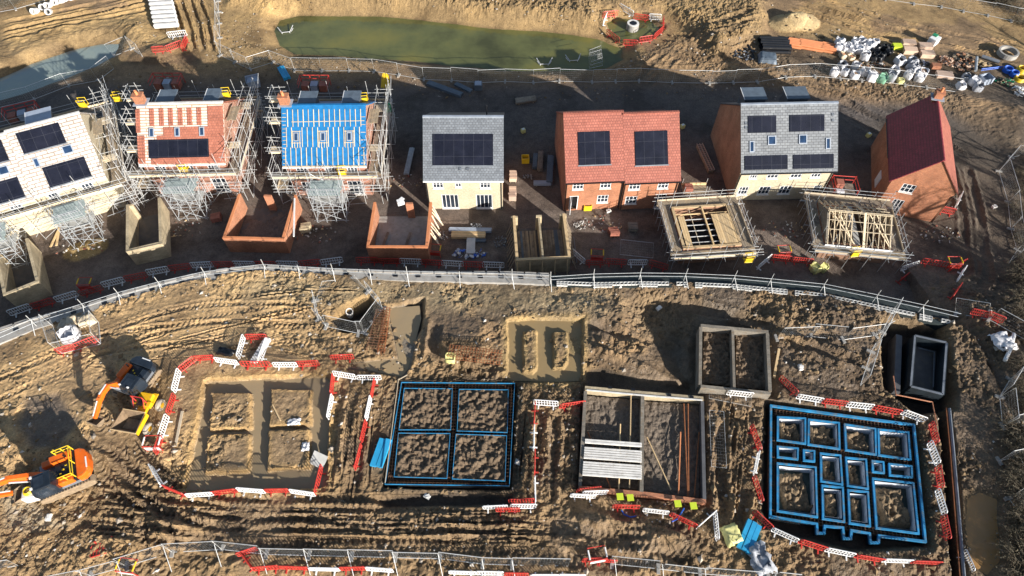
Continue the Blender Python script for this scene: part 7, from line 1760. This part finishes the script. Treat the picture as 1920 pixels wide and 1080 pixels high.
# leaning ladder
r = thing('ladder', 'pale ladder leaning at the back corner of the clay tiled house scaffold', 'ladder', Vector((-41.2, 58.6, 0)), .3); b = MB()
for s in (-.22, .22): b.tube([(s, -1.6, 6.6), (s, .6, 0)], .04, 6)
b.build('rail', 'timber_pale', r); b = MB()
for k in range(18): f = (k + 1) / 20; b.tube([(-.22, .6 - 2.2 * f, 6.6 * f), (.22, .6 - 2.2 * f, 6.6 * f)], .02, 5)
b.build('rung', 'timber_pale', r)
for k, (u0, v0, u1, v1) in enumerate(((96, 464, 114, 426), (107, 462, 112, 430), (330, 838, 343, 772), (1450, 710, 1460, 655), (512, 760, 527, 790))):
    a, c = GP(u0, v0), GP(u1, v1); o = a.lerp(c, .5); b = MB(); b.bar(a + Vector((0, 0, .12)), c + Vector((0, 0, .12)), .2 if k != 4 else .1, .08)
    tag(b.build('plank', 'timber' if k != 2 else 'timber_pale', org=o, loc=o), ('long loose plank before the pale roofed house, outer', 'long loose plank before the pale roofed house, inner', 'long pale plank west of the flooded footing', 'plank lying beside the raised block box', 'thin stick lying on the flooded footing soil')[k], 'plank')
# terrace odds and ends
r = thing('block_stack', 'row of small white blocks inside the three barrier pen', 'blocks', GP(490, 660), R(72)); 
for k in range(8): b = MB(); b.box(-1.1 + k * .32, 0, .25, .26, .5, .4, RS.uniform(-.1, .1)); b.build('block', 'white_conc', r)
slabstack('bright blue foam boards lying by the blue edged trench', (715, 850), 2.3, 1.0, .3, 'sheet_blue', R(77), 2, 'foam_boards', 'foam boards')
b = MB(); b.box(0, 0, 0, 1.2, 1.1, .05); o = b.build('plywood_sheet', 'ply_grey', loc=GP(600, 866) + Vector((0, 0, .45))); o.rotation_euler = (.55, .1, -.4); tag(o, 'grey plywood square leaning at the flooded footing corner', 'board')
slabstack('bright blue foam stack wrapped at one end, by the bottom barriers', (1402, 1008), 2.3, 1.1, .55, 'sheet_blue', R(58), 3, 'foam_boards', 'foam boards')
sheet('insulation_bag', 'yellow and white insulation bag beside the bottom blue foam stack', 'bag', (1371, 1004), 1.3, 1.5, .5, 'bag_yellow', .3, .12, 12)
bag((846, 670), 6, 'yellow bag at the end of the rusty cage', None, .8)
p = G(656, 592, TZ - 1.9); r = thing('manhole_pipe', 'pale upright pipe inside the dark open pit', 'pipe', p); b = MB(); b.lathe([(.34, 0), (.34, 1.3), (.27, 1.3), (.27, .2)], 18); b.build('pipe_body', 'white_conc', r); b = MB(); b.lathe([(.27, .9), (0, .9)], 18); b.build('pipe_bore', 'concrete_dark', r); r.rotation_euler = (.25, .2, 0)
b = MB(); a, c = G(628, 572, TZ - .4), G(645, 585, TZ - 1.4); b.bar(a, c, .35, .06); tag(b.build('ramp_board', 'board', org=a, loc=a), 'board sloping down into the dark open pit', 'board')
bag((137, 628), 7, 'white bulk bag inside the wire mesh pen by the wall', None, 1.35)
for k, (u, v) in enumerate(((124, 612), (138, 606), (158, 606), (172, 602))): sheet('sandbag', ORD[k] + ' tan sandbag along the wall inside the wire pen', 'sandbag', (u, v), .8, 1.1, .5, 'timber_pale', .2 * k, .12, 20 + k)['group'] = 'tan sandbags in the wire pen'
sheet('hose_bundle', 'black polythene bundle on the bank above the flooded footing', 'polythene', (424, 661), 1.5, .7, .2, 'black', -.2, .15, 31)
for k, (u, v) in enumerate(((1235, 579), (1291, 541), (1863, 389), (1141, 397), (93, 971), (801, 932), (1250, 569 - 40), (1216, 533), (1120, 533), (1500, 690))):
    p = GP(u, v); b = MB(); b.box(0, 0, .12, .5, .32, .24, RS.uniform(0, 3)); bevel(b, .02) if False else None
    b.box(.05, .02, .27, .34, .2, .06, RS.uniform(0, 3)); tag(b.build('stray_block', 'white_conc', loc=p), ('stray white block in the box shadow above the terrace', 'stray white block under the honeycomb wall, middle', 'pale block lying on the dark east track', 'white block before the red roofed houses', 'white canister lying near the western digger', 'white block in the dark bank below the blue edged trench', 'stray white block on the leafy bank', 'stray white block under the honeycomb wall, west', 'stray white block at the west end of the honeycomb', 'pale block on the spoil beside the raised box')[k], 'block')
r = thing('cable', 'blue hose looped on the mud below the walled footing', 'hose', GP(1180, 970)); b = MB(); o = GP(1180, 970)
b.tube([GP(u, v) - o + Vector((0, 0, .06)) for u, v in ((1165, 957), (1170, 965), (1182, 970), (1194, 968))], .05, 6); b.build('hose', 'blue', r)
r = thing('cable', 'blue hose hung over the red barrier below the walled footing', 'hose', GP(1270, 970)); b = MB(); o = GP(1270, 970)
b.tube([GP(u, v) - o + Vector((0, 0, .3)) for u, v in ((1281, 955), (1275, 965), (1268, 976), (1258, 980))], .05, 6); b.build('hose', 'blue', r)

# ------------------------------------------------------------------ bare trees and the bramble bank on the east side
def grow(seed, H, spread, depth=6, r0=.28):
    rg = random.Random(seed); tr, tw = MB(), MB()
    def br(p, d, L, r, k):
        n = 3; pts = [p]; rr = [r]
        for i in range(n):
            d = (d + Vector((rg.uniform(-1, 1), rg.uniform(-1, 1), rg.uniform(-.4, .7))) * .16).normalized(); p = p + d * L / n; pts.append(p); rr.append(r * (1 - .35 * (i + 1) / n))
        (tr if k < 2 else tw).tube(pts, rr, 6 if k < 2 else 3, caps=False)
        if k >= depth: return
        for c in range(rg.choice((2, 3, 3)) if k else 4):
            a = rg.uniform(0, 6.28); e = rg.uniform(.35, .85) * spread
            u = d.orthogonal().normalized(); w = d.cross(u); nd = (d + (u * math.cos(a) + w * math.sin(a)) * e + Vector((0, 0, .12))).normalized()
            t = rg.randint(1, n); br(pts[t] if c else pts[-1], nd, L * rg.uniform(.6, .82), rr[t] * rg.uniform(.55, .72), k + 1)
    br(Vector((0, 0, -.3)), Vector((0, 0, 1)), H * .27, r0, 0)
    return tr.mesh('trunk', 'bark'), tw.mesh('crown', 'bark')
TREES = [grow(1, 13, 1.0), grow(2, 12, 1.15), grow(5, 14, .9)]
for k, (x, y, s) in enumerate(((68, 8, 1.0), (64, 23, 1.0), (57, 33, .95), (60, 27, 1.0), (58, 39, .85), (69, 38, 1.1), (66, 47, 1.0), (76, 52, 1.15), (70, 60, .95), (78, 66, 1.0))):
    r = thing('bare_tree', ORD[k] + ' bare winter tree along the east bank, from the south', 'tree', (x, y, gz(x, y)), k * 1.3, 'bare trees along the east bank'); r.scale = (s, s, s)
    put('trunk', TREES[k % 3][0], r); put('crown', TREES[k % 3][1], r)
def bush_mesh(seed, n=110, R0=1.5, H=1.5):
    rg = random.Random(seed); st, lf = MB(), MB()
    for k in range(n):
        a = rg.uniform(0, 6.28); q = rg.uniform(.0, .6) * R0; p = Vector((q * math.cos(a), q * math.sin(a), 0)); b_ = a + rg.uniform(-.8, .8); L = rg.uniform(.5, 1.2) * R0; h = H * rg.uniform(.4, 1.15)
        pts = [p, p + Vector((math.cos(b_) * L * .35, math.sin(b_) * L * .35, h * .8)), p + Vector((math.cos(b_) * L * .75, math.sin(b_) * L * .75, h)), p + Vector((math.cos(b_) * L * 1.1, math.sin(b_) * L * 1.1, h * rg.uniform(.3, .95)))]
        st.tube(pts, [.022, .016, .011, .006], 3, caps=False)
        for t in range(7):
            e = pts[1].lerp(pts[2], rg.random()) if rg.random() < .5 else pts[2].lerp(pts[3], rg.random()); e = e + Vector((rg.uniform(-.15, .15), rg.uniform(-.15, .15), rg.uniform(-.2, .1)))
            u = Vector((rg.uniform(-1, 1), rg.uniform(-1, 1), rg.uniform(-.5, .5))).normalized() * rg.uniform(.05, .1); w = u.cross(Vector((rg.uniform(-1, 1), rg.uniform(-1, 1), rg.uniform(-1, 1)))).normalized() * rg.uniform(.03, .06)
            lf.poly([e - u, e + w, e + u, e - w])
    return st.mesh('stems', 'twig'), lf.mesh('leaves', 'bramble')
BUSH = [bush_mesh(1), bush_mesh(2), bush_mesh(3, 130, 1.8, 1.8)]
k = 0
for (u, v) in ((1908, 330), (1915, 360), (1903, 400), (1918, 420), (1912, 455), (1916, 490), (1908, 525), (1918, 555), (1912, 590), (1925, 310), (1928, 520), (1915, 700), (1900, 740), (1918, 770), (1900, 820), (1890, 850), (1918, 850), (1905, 890), (1885, 905), (1925, 930), (1900, 930), (1895, 975), (1915, 1000), (1890, 1030), (1912, 1050), (1925, 1080), (1895, 1075), (1880, 990), (1930, 640), (1905, 20), (1880, 8), (1918, 45), (1855, -5), (1895, -8), (1840, -12), (8, 12), (30, 4), (52, -4), (10, -10), (38, -14), (70, -14)):
    p = GP(u + (10 if 60 < v < 600 else 18 if v > 600 else 0), v); s = RS.uniform(.65, 1.05); r = thing('bramble_bush', 'tangled bare bramble bush on the dark bank along the east frame edge' if u > 500 else 'low bare bush behind the fence in the top corner by the pipe rings', 'bush', (p.x, p.y, p.z - .05), RS.uniform(0, 6), 'bramble bushes on the east bank' if u > 500 else 'bushes behind the top corner fence'); r.scale = (s, s, s * RS.uniform(.7, 1.1))
    put('stems', BUSH[k % 3][0], r); put('leaves', BUSH[k % 3][1], r); k += 1
